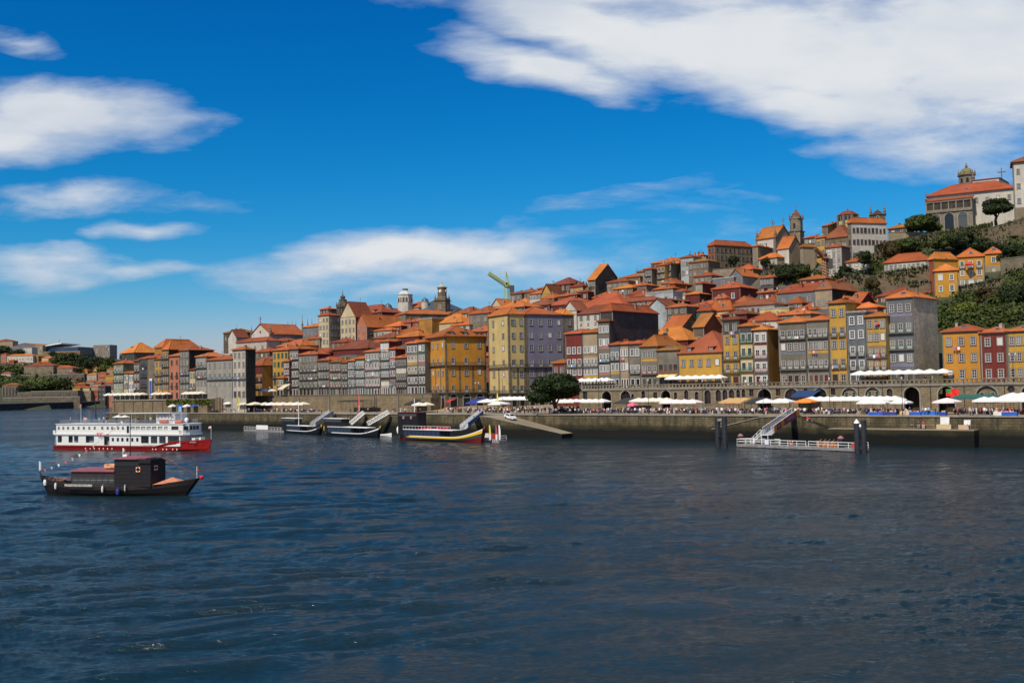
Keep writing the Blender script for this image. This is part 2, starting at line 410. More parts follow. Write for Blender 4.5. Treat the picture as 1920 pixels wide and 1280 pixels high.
def house(x0, x1, x2, yt, yb, lab, wall='white', rows='', cols=0, o=None, d=None, side=None, scols=0, srows=None, roof='h', rh=None,
          rc=0, sur=None, frm=None, kind='plaster', skind=None, zb=None, zt=None, D=11.0, found=6.0, bands=(), trim=True, ch=None, name='town_house', cat='house',
          group=None, yaw=None, rail=None, sfloor=None, ctrl=True, ov=.45, lau=0, lows=None, dorm=0, sh=0.0, attic=None, dishes=0, seed=None):
    """facade seen between columns x0..x1 (eave row yt, foot row yb), right side wall seen to column x2"""
    rng = random.Random(seed if seed is not None else int(x0*7+yt*13))
    xm = (x0+x1)/2
    SEEN.append((xm, yb, ' '.join(lab.split()[:6 if lab.split()[5:6] not in (['with'],['and'],['under'],['a'],['of'],['on'],['the'],['its'],['in']) else 5])))
    t = (-U.x, -U.y) if yaw is None else (math.cos(math.radians(yaw)), math.sin(math.radians(yaw)))
    nn = (-t[1], t[0])
    if d is None:
        oo = 30 if o is None else o
        A0 = qp(0, oo); A = isect((A0.x, A0.y), t, x0, yt)
    else:
        r = ray(x0, yt); A = (r.x*d/r.y, d)
    B = isect(A, t, x1, yt); M = isect(A, t, xm, yt)
    L = math.hypot(B[0]-A[0], B[1]-A[1])
    if x2 is not None:
        Cc = isect(B, nn, x2, yt); D = math.hypot(Cc[0]-B[0], Cc[1]-B[1])
    if zt is None: zt = P(xm, yt, M[1]).z
    if zb is None: zb = P(xm, yb, M[1]).z
    Hh = max(2.2, zt-zb)
    rz = math.atan2(t[1], t[0])
    e = thing(name, lab, cat, (A[0], A[1], zb), rz, group)
    wc = C[wall] if isinstance(wall, str) else wall
    scol = wc if side is None else (C[side] if isinstance(side, str) else side)
    wm = wallmat(wc, kind); sm = wallmat(scol, skind or kind)
    L0 = L; L -= .03
    if rh is None: rh = .33*min(L, D)/2+.25
    if roof == 'x': rh = rh or .5*L/2
    rb, gab = roof_mb(L, D, Hh, roof, rh, ov)
    b = MB()
    b.quad((0, 0, -found), (L, 0, -found), (L, 0, Hh), (0, 0, Hh), 0)
    b.quad((0, D, -found), (0, 0, -found), (0, 0, Hh), (0, D, Hh), 0)
    b.quad((L, 0, -found), (L, D, -found), (L, D, Hh), (L, 0, Hh), 1)
    b.quad((L, D, -found), (0, D, -found), (0, D, Hh), (L, D, Hh), 1)
    b.quad((0, 0, Hh), (L, 0, Hh), (L, D, Hh), (0, D, Hh), 1)
    for i, g in enumerate(gab): b.poly(g, 1 if g[0][0] == L or (roof == 'x' and i == 1) else 0)
    b.build('wall', [wm, sm], e)
    rb.build('roof', roofmat(RC[rc]) if roof != 'f' else plain('flat_roof', (.3, .29, .27), .9, var=.2), e)
    sur_m = sur or gran_l; frm_m = frm or wframe; rl = rail or iron
    n = len(rows)
    if trim and n and L > 2.5:
        tb = MB(); w = .28
        tb.box(0, w, -.05, 0, 0, Hh-.32); tb.box(L-w, L, -.05, 0, 0, Hh-.32); tb.box(0, L, -.1, 0, Hh-.32, Hh)
        tb.build('stone_trim', gran_d if sur_m is not gran_l else gran_l, e)
    top = .35
    fh = (Hh-top)/max(1, n)
    def front(i, code, face, LL, nc):
        if code == 'n' or nc == 0: return
        zf = Hh-top-(i+1)*fh
        bay = (LL-.5)/nc
        for k in range(nc):
            xc = .25+bay*(k+.5)
            ww = min(1.25, bay*.62); kd = code; hh = min(2.0, fh*.6); z = zf+fh*.26
            if code in 'db': kd = 'd'; hh = min(2.5, fh*.78); z = zf+.04
            elif code == 'g': hh = min(2.6, fh*.82); z = zf+.02; ww = min(1.5, bay*.62)
            elif code == 'a': ww = bay*.5; hh = min(fh*.92, fh-.5); z = zf+.02
            elif code == 'G': kd = 'd'; ww = bay*.86; hh = fh*.62; z = zf+fh*.3
            elif code == 'q': kd = 'w'; ww = .6; hh = .8; z = zf+fh*.4
            if kd == 'w' and rng.random() < .08: kd = 's'
            fm = frm_m
            if code == 'g': fm = rng.choice([wood_d, frm_m, wood_d, rframe, gframe]); 
            g = rng.choice((0, 0, 1, 1, 3, 0, 2) if code != 'g' else (0, 0, 3)) if code != 'a' else 0
            if d is not None and kd in 'ws': ww *= rng.uniform(.75, 1.1); hh *= rng.uniform(.8, 1.05)
            me = win_mesh(kd, ww, hh, sur_m, fm, g)
            ob = link({'w': 'window', 'd': 'balcony_door', 'g': 'door', 'a': 'arch_opening', 's': 'window'}[kd], me, e)
            po = .1 if code == 'a' else 0
            if face == 0: ob.location = (xc, -po, z)
            else: ob.location = (L+po, xc, z); ob.rotation_euler = (0, 0, PI/2)
            if code == 'd':
                bo = link('balcony', balc_mesh(ww+.7, rl), e); bo.location = (xc, 0, z-.02) if face == 0 else (L, xc, z-.02)
                if face: bo.rotation_euler = (0, 0, PI/2)
        if code == 'b':
            bo = link('balcony', balc_mesh(LL-.3, rl, .7), e); zz = zf+.02
            bo.location = (LL/2, 0, zz) if face == 0 else (L, LL/2, zz)
            if face: bo.rotation_euler = (0, 0, PI/2)
    for i, code in enumerate(rows): front(i, code, 0, L, cols)
    if scols:
        for i, code in enumerate(srows or rows): front(i, code, 1, D, scols)
    for (i, col, fr) in bands:       # coloured band under the windows of floor i
        zf = Hh-top-(i+1)*fh; bb = MB(); bb.box(.3, L-.3, -.035, 0, zf-fh*.02, zf+fh*fr)
        bb.build('wall_band', wallmat(C[col] if isinstance(col, str) else col, 'plaster'), e)
    if lau and n > 1:
        for q in range(lau):
            i = rng.randrange(0, n-1); laundry(e, rng.uniform(1.2, L-1.2) if L > 3 else L/2, -.75, Hh-top-(i+1)*fh-.2, min(2.2, L*.6), rng)
    nch = ch if ch is not None else rng.choice((0, 1, 2) if d is None else (1, 1, 2, 3))
    if d is None and n > 2 and not lau and rng.random() < .4: laundry(e, L*rng.uniform(.35, .65), -.75, Hh-top-rng.randrange(1, n)*fh-.2, min(2.2, L*.6), rng)
    if d is None and n > 2:
        b = MB(); b.bar((L-.12, -.13, -.2), (L-.12, -.13, Hh-.1), .06); b.bar((0, -.42, Hh+.02), (L, -.42, Hh+.02), .08); b.build('downpipe', iron, e)
    for q in range(nch):
        if roof in 'hgxs': chim(e, L*rng.uniform(.25, .8), D*rng.uniform(.3, .6), Hh+rh*.6, rng.uniform(.9, 1.5), rng.uniform(.5, .9), wallmat(rng.choice([C['offw'], C['stone'], C['lstone'], C['brick']])))
    if roof in 'hgx' and n and rng.random() < .55:
        b = MB(); ax, ay = L*rng.uniform(.2, .8), D*rng.uniform(.35, .6); z0 = Hh+rh*.5; b.bar((ax, ay, z0), (ax, ay, z0+rh*.5+2.2), .05)
        for q in range(3): b.bar((ax-.55+.1*q, ay, z0+rh*.5+1.5+.3*q), (ax+.55-.1*q, ay, z0+rh*.5+1.5+.3*q), .035)
        b.build('roof_antenna', iron, e)
    if roof == 'h' and L > 5 and rh > 1.2 and dorm == 0 and rng.random() < .6:
        b = MB(); sl = rh/(min(L, D)/2); a = math.atan(sl); w_ = rng.uniform(.5, .9); yc = min(L, D)*.5*rng.uniform(.35, .6); o_ = None
        b.box(-w_, w_, -.55, .55, 0, .16, 0); b.box(-w_+.1, w_-.1, -.45, .45, .16, .19, 1); o_ = b.build('skylight', [metal, GL[1]], e); o_.location = (L*rng.uniform(.38, .62), yc-.45, Hh+.22+sl*yc); o_.rotation_euler = (a, 0, 0)
    for q in range(dishes): dish(e, (L*rng.uniform(.2, .8), D*.35, Hh+rh+.3), rng.uniform(.45, .65), rng.uniform(-.6, .9))
    for q in range(dorm):
        LL = D if dorm > 0 and scols else L; db = MB(); c = LL*(q+.5)/dorm; w = .9; zd = Hh+.35
        db.box(-w, w, -2.2, 0, zd, zd+1.5, 0)
        db.poly([(-w-.25, -2.5, zd+1.5), (w+.25, -2.5, zd+1.5), (w+.2, 1.2, zd+1.9), (-w-.2, 1.2, zd+1.9)], 1)
        db.box(-w-.25, w+.25, -2.5, .5, zd+1.42, zd+1.5, 1)
        do = db.build('dormer', [wallmat(C['maroon']), roofmat(RC[1])], e)
        yy = 2.4
        if scols: do.location = (L-yy-.0, c, 0); do.rotation_euler = (0, 0, PI/2)
        else: do.location = (c, yy, 0)
        wo = link('window', win_mesh('w', .9, 1.0, gran_l, wframe, 0), do); wo.location = (0, -2.2, zd+.3)
    if ctrl:
        for (a, bq) in ((0, 0), (1, 0), (.5, .5)):
            CTRL.append((A[0]+t[0]*L*a+nn[0]*D*bq, A[1]+t[1]*L*a+nn[1]*D*bq, zb-.8))
    HS.append((e, L, D, Hh, A, t, nn, zb))
    e['_d'] = 0; del e['_d']
    return e, L, D, Hh
def hd(px, yb, k=.62):
    """depth of a hillside house whose visible foot is at row yb"""
    p = lp(px, 30, 700); base = 712 if px > 1000 else 738
    return p.y+26+k*max(0, base-yb)*(p.y/280)
h = house
FR = dict(o=30, zb=TZ, group='houses along the upper quay walk')
# ---- upper quay walk, right to left
h(1888,1945,None,621,706,'pale yellow house at the right edge of the picture, on the upper walk','yellow','www',4,D=12,sur=gran_d,trim=True,**FR)
h(1838,1888,None,624,706,'dark red house with two columns of pale framed windows on the upper walk','red','www',2,D=12,rc=0,**FR)
h(1766,1838,None,622,706,'wide golden yellow house just right of the tall bare stone side wall','gold','www',3,D=12,rc=1,sur=gran_d,**FR)
h(1662,1712,1757,559,710,'tall blue grey tiled house with bare stone side wall and three green balconies','blueg','wbbwg',3,kind='tile',side=(1.0,.86,.66),skind='stone',yaw=-43.5,bands=((0,'blue',.2),(3,'blue',.2)),rail=giron,rh=2.0,rc=4,sur=gran_l,ch=1,**FR)
h(1623,1662,None,594,710,'yellow house with a red cloth at its upper window','yellow','wwddg',3,D=11,bands=((2,'tan',.9),(3,'tan',.9)),rc=4,sur=gran_d,**FR)
h(1587,1623,None,586,711,'slate blue house with pale cornice and two columns of small paned windows','blueg','wwddg',2,D=9,kind='slate',roof='f',sur=wframe,**FR)
h(1590,1645,None,578,600,'orange hip roof set back above the slate blue house','salmon','',0,o=36,zb=22,D=9,rc=4,trim=False,group='set-back attics behind the upper walk houses')
h(1553,1587,None,569,711,'tall bright yellow house with dark balconies and teal ground floor doors','yellow','wdwdg',2,D=14,frm=wframe,sur=gran_d,rc=0,lau=1,**FR)
h(1585,1605,1648,578,620,'maroon gabled block rising behind the slate blue house','maroon','',0,o=38,zb=20,side='maroon',roof='g',rh=4.6,rc=0,trim=False,name='town_house',group='set-back attics behind the upper walk houses')
h(1512,1553,None,601,711,'olive grey house with yellow band and bright green ground floor doors','grey','bwbg',4,D=13,bands=((1,'yellow',.22),),rc=0,sur=gran_l,rail=iron,lau=1,**FR)
h(1460,1511,None,605,711,'long grey tiled house with arched white balcony doors and blue grey band','grey','bwbg',4,D=13,kind='tile',bands=((1,'blueg',.22),),rc=4,dishes=1,sur=gran_l,**FR)
h(1412,1439,1459,619,712,'white house with dark red bands and ochre side wall beside the alley','white','wbbg',2,side='ochre',bands=((0,'maroon',.16),),rail=rframe,frm=wframe,sur=wframe,rc=4,**FR)
h(1386,1412,None,612,712,'narrow dark topped house with green balconies and arched cream windows','pale','dbbg',2,D=12,bands=((0,'slate',.98),),rail=giron,frm=gframe,sur=wframe,rc=4,ch=1,**FR)
h(1354,1386,1402,600,712,'narrow yellow house under a slate grey top storey with white shutters','yellow','wwbbg',2,D=11,side='maroon',bands=((0,'slate',.98),),sur=gran_d,rc=2,rail=iron,lau=1,**FR)
h(1272,1354,None,662,712,'low wide yellow house with one row of windows behind big white parasols','yellow','wg',5,D=17,rh=6.6,rc=5,sur=gran_d,dorm=2,**FR)
h(1233,1272,None,657,713,'small house with brown wooden gallery and cream awning','grey','nGg',4,D=13,kind='render',rc=3,sur=gran_d,frm=bframe,bands=((1,'brown',.3),),rail=bframe,**FR)
h(1201,1233,None,650,714,'low house with yellow band under three windows and a red balcony','grey','wbg',3,D=14,bands=((0,'yellow',.25),),rail=rframe,rc=4,sur=gran_l,rh=3.5,**FR)
h(1179,1201,None,645,715,'narrow weathered grey stone house with uneven tall white windows','grey','wdg',2,D=13,kind='render',rc=1,sur=wframe,**FR)
h(1162,1179,None,646,716,'narrow beige house with three white windows in a row','beige','wwg',3,D=13,rc=0,sur=wframe,**FR)
h(1143,1162,None,647,717,'narrow grey house with blue glazed doors over a yellow band','blueg','dwg',2,D=13,bands=((1,'yellow',.24),),rc=1,sur=wframe,**FR)
h(1121,1143,1150,603,718,'tall narrow grey tiled house with pink bands and white windows in threes','grey','wwbwg',3,kind='tile',side='dslate',bands=((1,'pink',.3),(3,'pink',.25)),sur=wframe,rc=2,ch=0,**FR)
h(1125,1149,1234,584,640,'huge windowless dark purple slate side wall under an orange roof','dslate','w',2,o=34,zb=16,kind='slate',rh=2.6,rc=0,dishes=0,ch=1,group='set-back attics behind the upper walk houses')
h(1092,1121,None,624,719,'beige house with four narrow columns of white windows over a yellow band','beige','nwbwg',4,D=14,bands=((1,'tan',.3),(3,'yellow',.25)),sur=wframe,rc=4,**FR)
h(1060,1092,None,626,720,'dark red tiled house with big cream window frames beside the beige house','red','nwdwg',3,D=15,sur=wframe,rc=0,ch=0,**FR)
h(1036,1060,None,681,720,'low brick red house half hidden behind the round tree','red','wn',2,D=9,rc=4,sur=gran_d,**FR)
# ---- the square
zq = 8.4
SQ = dict(yaw=-62, zb=zq, group='tall corner houses of the riverside square')
tq = (math.cos(math.radians(-62)), math.sin(math.radians(-62))); nq = (-tq[1], tq[0])
A1 = lp(915, 33, 592); B1 = isect((A1.x, A1.y), tq, 953, 592)
R1 = h(915,953,985,592,757,'tall pale yellow corner house of six storeys on the square','pale','wwwbwba',2,d=A1.y,side='pale',scols=2,sur=gran_d,rc=4,ch=0,rh=2.6,**SQ)
C1 = isect(B1, nq, 985.4, 592); 
def hh_side(x0,x1,x2,Cp,*a,**k):     # a house whose front corner stands at plan point Cp
    r = ray(x0, 592); q = isect(Cp, tq, x0, 592); return h(x0,x1,x2,592,757,*a,d=q[1],**k,**SQ)
R2 = hh_side(948,985.4,1057,C1,'tall violet blue house of six storeys joined to the pale yellow corner house','blue','wwwbwba',2,side='blue',scols=4,sur=gran_l,rc=4,rh=3.0,ch=0)
C2 = isect(C1, nq, 1057.4, 592)
hh_side(1030,1057.4,1076,C2,'narrow grey slate hung end bay on the right of the violet blue house','grey','wwwbwba',2,side='grey',skind='slate',scols=1,sur=gran_d,rc=4,ch=0,rh=2)
A2 = lp(798, 30, 633)
R3 = h(798,835,911,633,760,'golden orange corner house with dormers and three dark arches on the square','gold','wbwba',4,d=A2.y,side='gold',scols=3,sur=gran_l,rc=0,rh=4.2,dorm=3,ov=.9,ch=1,**SQ)
def base_trim(Rr, nfl, ncol_f, ncol_s, up, front=True):
    e, L, D, Hh = Rr; fh = (Hh-.35)/nfl; b = MB(); L -= .03
    b.box(L, L+.07, 0, D, 0, fh-.1); b.box(L, L+.16, -.1, D, fh-.1, fh+.12); b.box(L, L+.14, -.1, D, fh*up-.15, fh*up+.1); b.box(L-.5, L+.09, -.09, .5, 0, Hh-.3); b.box(L, L+.1, D-.6, D, 0, Hh-.3)
    for q in range(ncol_s+1):
        y = .25+(D-.5)*q/ncol_s; y = min(max(y, .5), D-.5); b.box(L, L+.085, y-.4, y+.4, fh, fh*up)
    if front:
        b.box(0, L, -.07, 0, 0, fh-.1); b.box(0, L, -.16, 0, fh-.1, fh+.12); b.box(0, L, -.14, 0, fh*up-.15, fh*up+.1); b.box(0, .5, -.09, 0, 0, Hh-.3)
        for q in range(1, ncol_f): x = .25+(L-.5)*q/ncol_f; b.box(x-.35, x+.35, -.085, 0, fh, fh*up)
    b.build('stone_pilasters', wallmat((.26,.225,.17), 'stone'), e)
base_trim(R1, 7, 2, 2, 3); base_trim(R2, 7, 2, 4, 3, False); base_trim(R3, 5, 4, 3, 2.9)
h(893,917,None,668,752,'brick red house in the lane between the two corner houses','brick','wwwn',2,o=62,zb=8,D=14,rc=4,sur=gran_d)
h(846,893,None,650,752,'maroon house hidden behind the golden orange corner house','maroon','www',3,o=78,zb=8,D=14,rc=0,sur=gran_d)
# ---- row on the old wall, left of the square
WR = dict(zb=13.0, group='narrow houses on the old river wall')
h(783.5,797.5,None,642,738,'teal topped narrow house touching the golden orange corner house','grey','wwbbg',2,o=26,D=14,bands=((0,'teal',.95),(1,'pink',.3)),sur=wframe,rc=4,**WR)
h(762.5,783.5,None,644,738,'grey and yellow glazed house with columns on its ground floor','grey','wwbbg',3,o=26,D=15,bands=((1,'yellow',.5),(2,'yellow',.4)),sur=wframe,rc=4,**WR)
h(742,762.5,None,671,738,'house with a large blank white panel between two glazed balconies','grey','bnbbg',5,o=26,D=14,bands=((1,'white',.95),),sur=gran_d,rc=4,**WR)
h(730,742,760,655,738,'narrow pinkish house with maroon side wall above its neighbour','pink','wbbng',2,o=26,side='maroon',sur=wframe,rc=0,bands=((3,'blueg',.6),),**WR)
h(713,730,745,641,738,'glazed house with a white attic of three square windows','grey','wbbbng',4,o=26,side='maroon',sur=wframe,bands=((0,'white',.95),(4,'white',.5)),rc=1,**WR)
h(684,713,None,660,738,'brown grey house with rows of five small windows and pink balconies','grey','wbwbg',5,o=26,D=12,kind='render',sur=wframe,rail=plain('pink_panel',(.45,.25,.23)),rc=1,**WR)
h(666,684,None,673,738,'greenish house of glazed balconies right of the dark blue house','green','bbbg',4,o=26,D=12,sur=wframe,rc=0,**WR)
h(652,666,None,677,738,'narrow dark blue house with white framed windows in pairs','slate','wwbg',2,o=26,D=12,sur=wframe,rc=0,**WR)
h(640,652,None,680,738,'narrow grey house with glass balconies left of the dark blue house','grey','bbbg',2,o=26,D=12,sur=gran_l,rc=1,**WR)
h(618,640,None,679,738,'weathered brown house with red rail balconies under a faded roof','stone','bbbg',4,o=26,D=11,kind='render',sur=gran_l,rail=rframe,rc=3,lau=1,**WR)
h(596,618,None,676,738,'grey glazed house with drying clothes, second right of the maroon block','dstone','bbbg',4,o=26,D=12,kind='render',sur=gran_l,rc=1,lau=2,**WR)
h(560,596,618,665,738,'wide grey house with maroon side wall and long iron balconies','grey','wbbbg',5,o=26,side='maroon',kind='render',sur=gran_l,rc=0,lau=2,**WR)
h(543,560,596,655,738,'tall grey glazed house with long maroon side wall facing right','grey','bbbbg',3,o=27,side='maroon',sur=wframe,rc=1,**WR)
h(532,543,None,678,738,'very narrow house with maroon and white square windows','maroon','wwwbg',2,o=26,D=9,sur=wframe,rc=0,**WR)
h(519,532,None,709,742,'low grey house with a small orange roof left of the narrow maroon one','grey','wg',2,o=24,D=6,sur=wframe,rc=4,**WR)
h(511,541,None,657,738,'bright yellow house with four columns of green shuttered windows','yellow','wwbwg',4,o=37,D=12,sur=gran_d,frm=gframe,rc=0,**WR)
h(492,511,None,674,738,'ochre yellow house squeezed left of the bright yellow house','ochre','wwwg',1,o=40,D=9,sur=gran_d,rc=4,**WR)
h(461,492,None,686,740,'maroon and orange stepped house right of the long white quay house','ochre','nbbg',3,o=32,D=16,bands=((0,'maroon',.98),(1,'maroon',.6)),sur=gran_d,rc=0,rh=3.2,**WR)
h(388,436,None,675,745,'white quay house, lower wing with a blue balcony all along','lgrey','wbqn',5,o=8,zb=12.6,D=10,sur=gran_l,rail=plain('blue_ironwork',(.05,.12,.22)),rc=0,group='white houses above the quay steps')
h(436,461,479,656,746,'white quay house, taller wing with black slate side wall','offw','wwbwg',3,o=8,zb=12.6,side='black',skind='slate',sur=gran_l,rail=plain('blue_ironwork',(.05,.12,.22)),rc=1,group='white houses above the quay steps')
LT = dict(zb=12.6, group='old houses on the left river terrace')
h(367,388,None,669,745,'grey house with tall dark balcony doors left of the white quay house','lgrey','bbwg',3,o=8,D=12,rc=0,sur=gran_l,**LT)
h(355,367,None,694,745,'small cream house with a leaning laundry line, third left of the white quay house','cream','wbg',2,o=8,D=9,rc=2,sur=gran_d,lau=1,**LT)
h(337,355,401,657,745,'grey stone house with black slate side wall on the left terrace','grey','wwbbwg',3,o=8,kind='render',side='black',skind='slate',rc=1,sur=gran_l,**LT)
h(317,337,None,668,745,'salmon pink house with dark shutters and narrow balconies','salmon','wddg',2,o=8,D=12,rc=0,sur=gran_d,frm=bframe,**LT)
h(304,317,374,656,745,'ochre glazed house with a black wedge of side wall above its neighbour','ochre','bbbbwg',3,o=8,kind='render',side='black',rh=4.2,rc=0,sur=gran_d,**LT)
h(290,304,None,674,745,'yellow house with dark balconies left of the ochre glazed house','yellow','wbbwg',2,o=8,D=12,rc=1,sur=gran_d,lau=1,**LT)
h(277,290,None,671,745,'bare grey stone house carrying a tall blue and white banner','stone','n',0,o=8,D=12,kind='stone',rc=0,**LT)
h(262,277,None,673,745,'black glass fronted house between two old stone fronts','black','GGGG',1,o=8,D=12,kind='slate',sur=gran_d,frm=iron,rc=0,**LT)
h(251,262,None,677,745,'narrow brown house with white curtained doors and red sides','brown','dddg',2,o=8,D=11,kind='render',rc=2,sur=wframe,lau=1,**LT)
h(241,251,None,700,745,'narrow white house with two dark slit windows','white','wwg',2,o=8,D=9,rc=4,sur=wframe,**LT)
h(232,241,None,700,745,'narrow cream house beside the narrow white house','cream','wwg',2,o=8,D=9,rc=3,sur=gran_d,**LT)
h(213,232,None,682,745,'grey green glazed house at the left end of the terrace','green','bbwg',3,o=8,D=9,kind='render',rc=0,sur=wframe,**LT)
h(228,252,301,662,700,'big plain grey building behind the left terrace with a wide orange roof','slate','',0,o=26,zb=13,kind='render',side='grey',skind='plaster',rh=5,rc=4,dorm=0,trim=False,group='old houses on the left river terrace')
h(290,306,376,652,700,'black slate block under an orange roof at the top of the left terrace','ochre','w',2,o=24,zb=13,side='black',rh=4,rc=0,ch=1,group='old houses on the left river terrace')
# ---- hillside. rows: x0,x1,x2,yt,yb,label,wall,rows,cols,extra
G = 'houses stacked on the hillside'
def hl(x0,x1,x2,yt,yb,lab,wall,rows,cols,k=.62,dd=0,**kw):
    kw.setdefault('group', G); kw.setdefault('rc', R_.choice((0,0,1,1,4,5,2)))
    return h(x0,x1,x2,yt,yb,lab,wall,rows,cols,d=hd((x0+x1)/2,yb,k)+dd,**kw)
# left of the square, behind the wall row
hl(419,446,None,624,642,'brown block with orange roof left of the white gabled church','dstone','w',3,D=14,kind='stone',rc=3,ch=1)
hl(428,443,None,632,650,'small white gable left of the white church wing','white','',0,D=8,roof='x',rh=4,trim=False)
hl(443,500,None,641,662,'low white church wing with dark square windows','offw','w',4,D=10,rc=1,sur=gran_d,rh=2.2,trim=False,ch=0)
hl(568,597,None,613,634,'white house with large dark windows right of the church roof','blueg','w',4,D=12,rc=4)
hl(597,617,638,592,648,'cream block with red attic storey and brown window pairs','cream','wwww',3,side='beige',scols=3,rc=1,sur=gran_l,ch=0,rh=1.6)
hl(600,616,632,580,592,'dark red attic pavilion on top of the cream block','maroon','w',3,dd=6,rc=0,found=1,ctrl=False,side='maroon',scols=2)
hl(638,667,700,594,642,'cream gabled house with twelve small windows','cream','www',4,side='maroon',roof='x',rh=7.5,rc=5,sur=gran_l,ch=0)
hl(655,716,None,588,600,'wide dark red roofed house behind the cream gabled house','maroon','w',6,D=16,dd=20,rc=5,rh=5,dorm=2)
hl(667,688,757,612,642,'salmon gabled house with brown side wall and iron balcony','salmon','ww',2,side='brown',scols=5,srows='bw',roof='x',rh=6,rc=0,sur=gran_l)
hl(700,740,None,634,648,'low grey roofed house below the salmon gabled house','grey','',0,D=14,rc=2,rh=3,trim=False)
hl(618,690,None,655,672,'long low house with a broad faded orange roof','maroon','',0,D=16,rc=2,rh=4.2,trim=False,ch=3)
hl(560,618,None,662,676,'maroon walled house with long orange eaves above the wall row','maroon','w',3,D=12,rc=0,ch=1)
hl(519,565,None,649,662,'orange roofed yellow house above the bright yellow house','yellow','w',3,D=16,rc=0,rh=3.6)
hl(690,714,None,655,664,'small house with dark green timber gable','dgreen','w',1,D=9,rc=0,roof='x',rh=3)
hl(714,745,None,640,652,'dark red attic house with skylight above the glazed row','maroon','',0,D=16,rc=0,trim=False,ch=1)
hl(738,786,None,632,646,'wide low house with broken orange roof behind the white panel house','maroon','',0,D=14,rc=4,trim=False,rh=3,ch=2)
hl(752,785,None,620,634,'white house with three black windows below the stone exchange','offw','w',3,D=10,rc=4,frm=bframe)
hl(786,810,None,598,634,'plain ochre wall block left of the golden corner house roof','ochre','nw',1,D=8,roof='f',kind='render',trim=False)
hl(808,866,None,606,622,'cream house with layered bright orange roofs behind the golden corner house','cream','',0,D=16,rc=4,rh=4.5,trim=False,ch=2)
hl(846,880,None,610,628,'low orange roofed house right of the layered roofs','offw','',0,D=12,rc=4,rh=3,trim=False)
hl(879,917,None,588,625,'grey stone mansion with tall shuttered windows behind the golden house','grey','ww',3,D=16,kind='render',rc=1,sur=gran_l,rh=3.6)
hl(850,882,None,588,600,'long grey wing with orange roof right of the clock tower','grey','w',3,D=16,dd=14,kind='render',rc=1,rh=3.4)
# roofs around the crane
hl(921,941,None,574,590,'small cream gable left of the crane foot','cream','q',1,D=9,roof='x',rh=3.5)
hl(929,984,None,577,592,'dark slate attic with three square windows on the pale yellow corner house','slate','w',4,D=10,k=.05,dd=-6,found=1,ctrl=False,rh=2.4,rc=0,dishes=1)
hl(950,990,None,574,584,'orange roofed house right behind the crane foot','maroon','w',3,D=14,rh=4)
hl(985,1030,None,573,592,'dark red house with two pale windows above the violet house','maroon','w',4,D=14,rh=3.5)
hl(1024,1078,None,572,590,'maroon house with long orange roof above the violet house','maroon','w',3,D=16,rh=4)
hl(957,978,None,551,566,'small house right of the green crane mast','grey','w',2,D=10)
hl(968,1000,None,549,562,'grey house with brown windows near the crane','grey','w',3,D=12,kind='render')
hl(993,1017,None,551,562,'low white house with three windows beside the yellow gable','white','w',4,D=10,sur=gran_d)
hl(1016,1034,1066,550,566,'bright yellow gabled house with black side wall','yellow','w',2,side='black',roof='x',rh=4.2,rc=2)
hl(1008,1033,None,541,552,'orange roofed house above the yellow gable','brown','w',2,D=10)
hl(1033,1070,None,534,548,'maroon house with broad roof on the skyline right of the crane','maroon','w',4,D=14,rh=3.6)
hl(1069,1093,None,538,552,'small yellow house on the skyline left of the stone gable','yellow','w',2,D=9,rh=2)
hl(1060,1082,None,553,566,'low orange roofed cottage below the small yellow skyline house','maroon','w',2,D=9)
hl(1082,1102,None,548,562,'maroon cottage left of the tall stone gable','maroon','w',2,D=9)
hl(1042,1064,None,556,568,'brown hip roofed cottage in front of the black side wall','brown','',0,D=9,trim=False)
hl(1102,1116,1162,524,556,'large stone house with steep orange roof and bare gable end','dstone','ww',3,kind='stone',side='dstone',skind='stone',roof='g',rh=7.5,rc=4,ch=0)
hl(1138,1178,None,529,548,'stone house with small dark windows right of the steep gable','stone','ww',4,D=14,kind='render',rc=1)
hl(1165,1200,None,520,540,'weathered house under overlapping roofs left of the skyline terrace','stone','w',3,D=12,kind='render',rc=0)
hl(1150,1186,None,541,556,'brown house with white curtained windows below the stone house','brown','w',4,D=12,kind='render')
hl(1184,1212,None,536,552,'grey cottage with three windows under a sagging roof','grey','w',3,D=10,kind='render')
hl(1075,1168,None,577,588,'house under the broadest orange roof of the hillside','maroon','',0,D=22,rh=7,rc=1,trim=False,ch=3,dishes=2)
hl(1137,1232,None,566,578,'long dark windowed attic house above the purple slate wall','brown','w',10,D=12,rc=5,kind='render',rh=2,ch=1)
hl(1150,1234,None,580,590,'low house with flat orange roof just behind the purple slate wall','maroon','',0,D=9,rc=5,rh=1.5,trim=False)
hl(1056,1082,1104,582,618,'white gabled house with dark side wall behind the violet house','white','ww',1,side='black',roof='x',rh=4,rc=2,ch=0,sur=gran_d)
hl(1082,1124,None,589,626,'white house with small paired windows left of the purple slate wall','white','wqw',3,D=12,rc=2,rh=4.5,sur=gran_d,ch=0,roof='s')
hl(1208,1222,None,505,540,'narrow house with dark balconies on the left skyline terrace','dstone','bbw',2,D=10,kind='render')
hl(1194,1208,None,510,540,'small beige house at the left end of the skyline terrace','beige','ww',2,D=10,rc=3)
hl(1221,1276,None,492,520,'big brown house with a long orange roof on the skyline terrace','dstone','bbw',5,D=16,dd=8,kind='render',rc=0)
hl(1231,1247,None,498,534,'yellow house with rounded balconies on the skyline terrace','yellow','bbw',2,D=8,rc=0,sur=gran_d)
hl(1247,1258,None,495,530,'narrow dark house right of the rounded yellow balconies','dstone','bbw',2,D=8,kind='render')
hl(1256,1274,None,494,518,'brown stone house fourth from the left on the skyline terrace','brown','ww',2,D=10,kind='stone')
hl(1276,1300,None,483,520,'blue grey house with glass veranda on the skyline terrace','lblue','ww',3,D=10,rc=1)
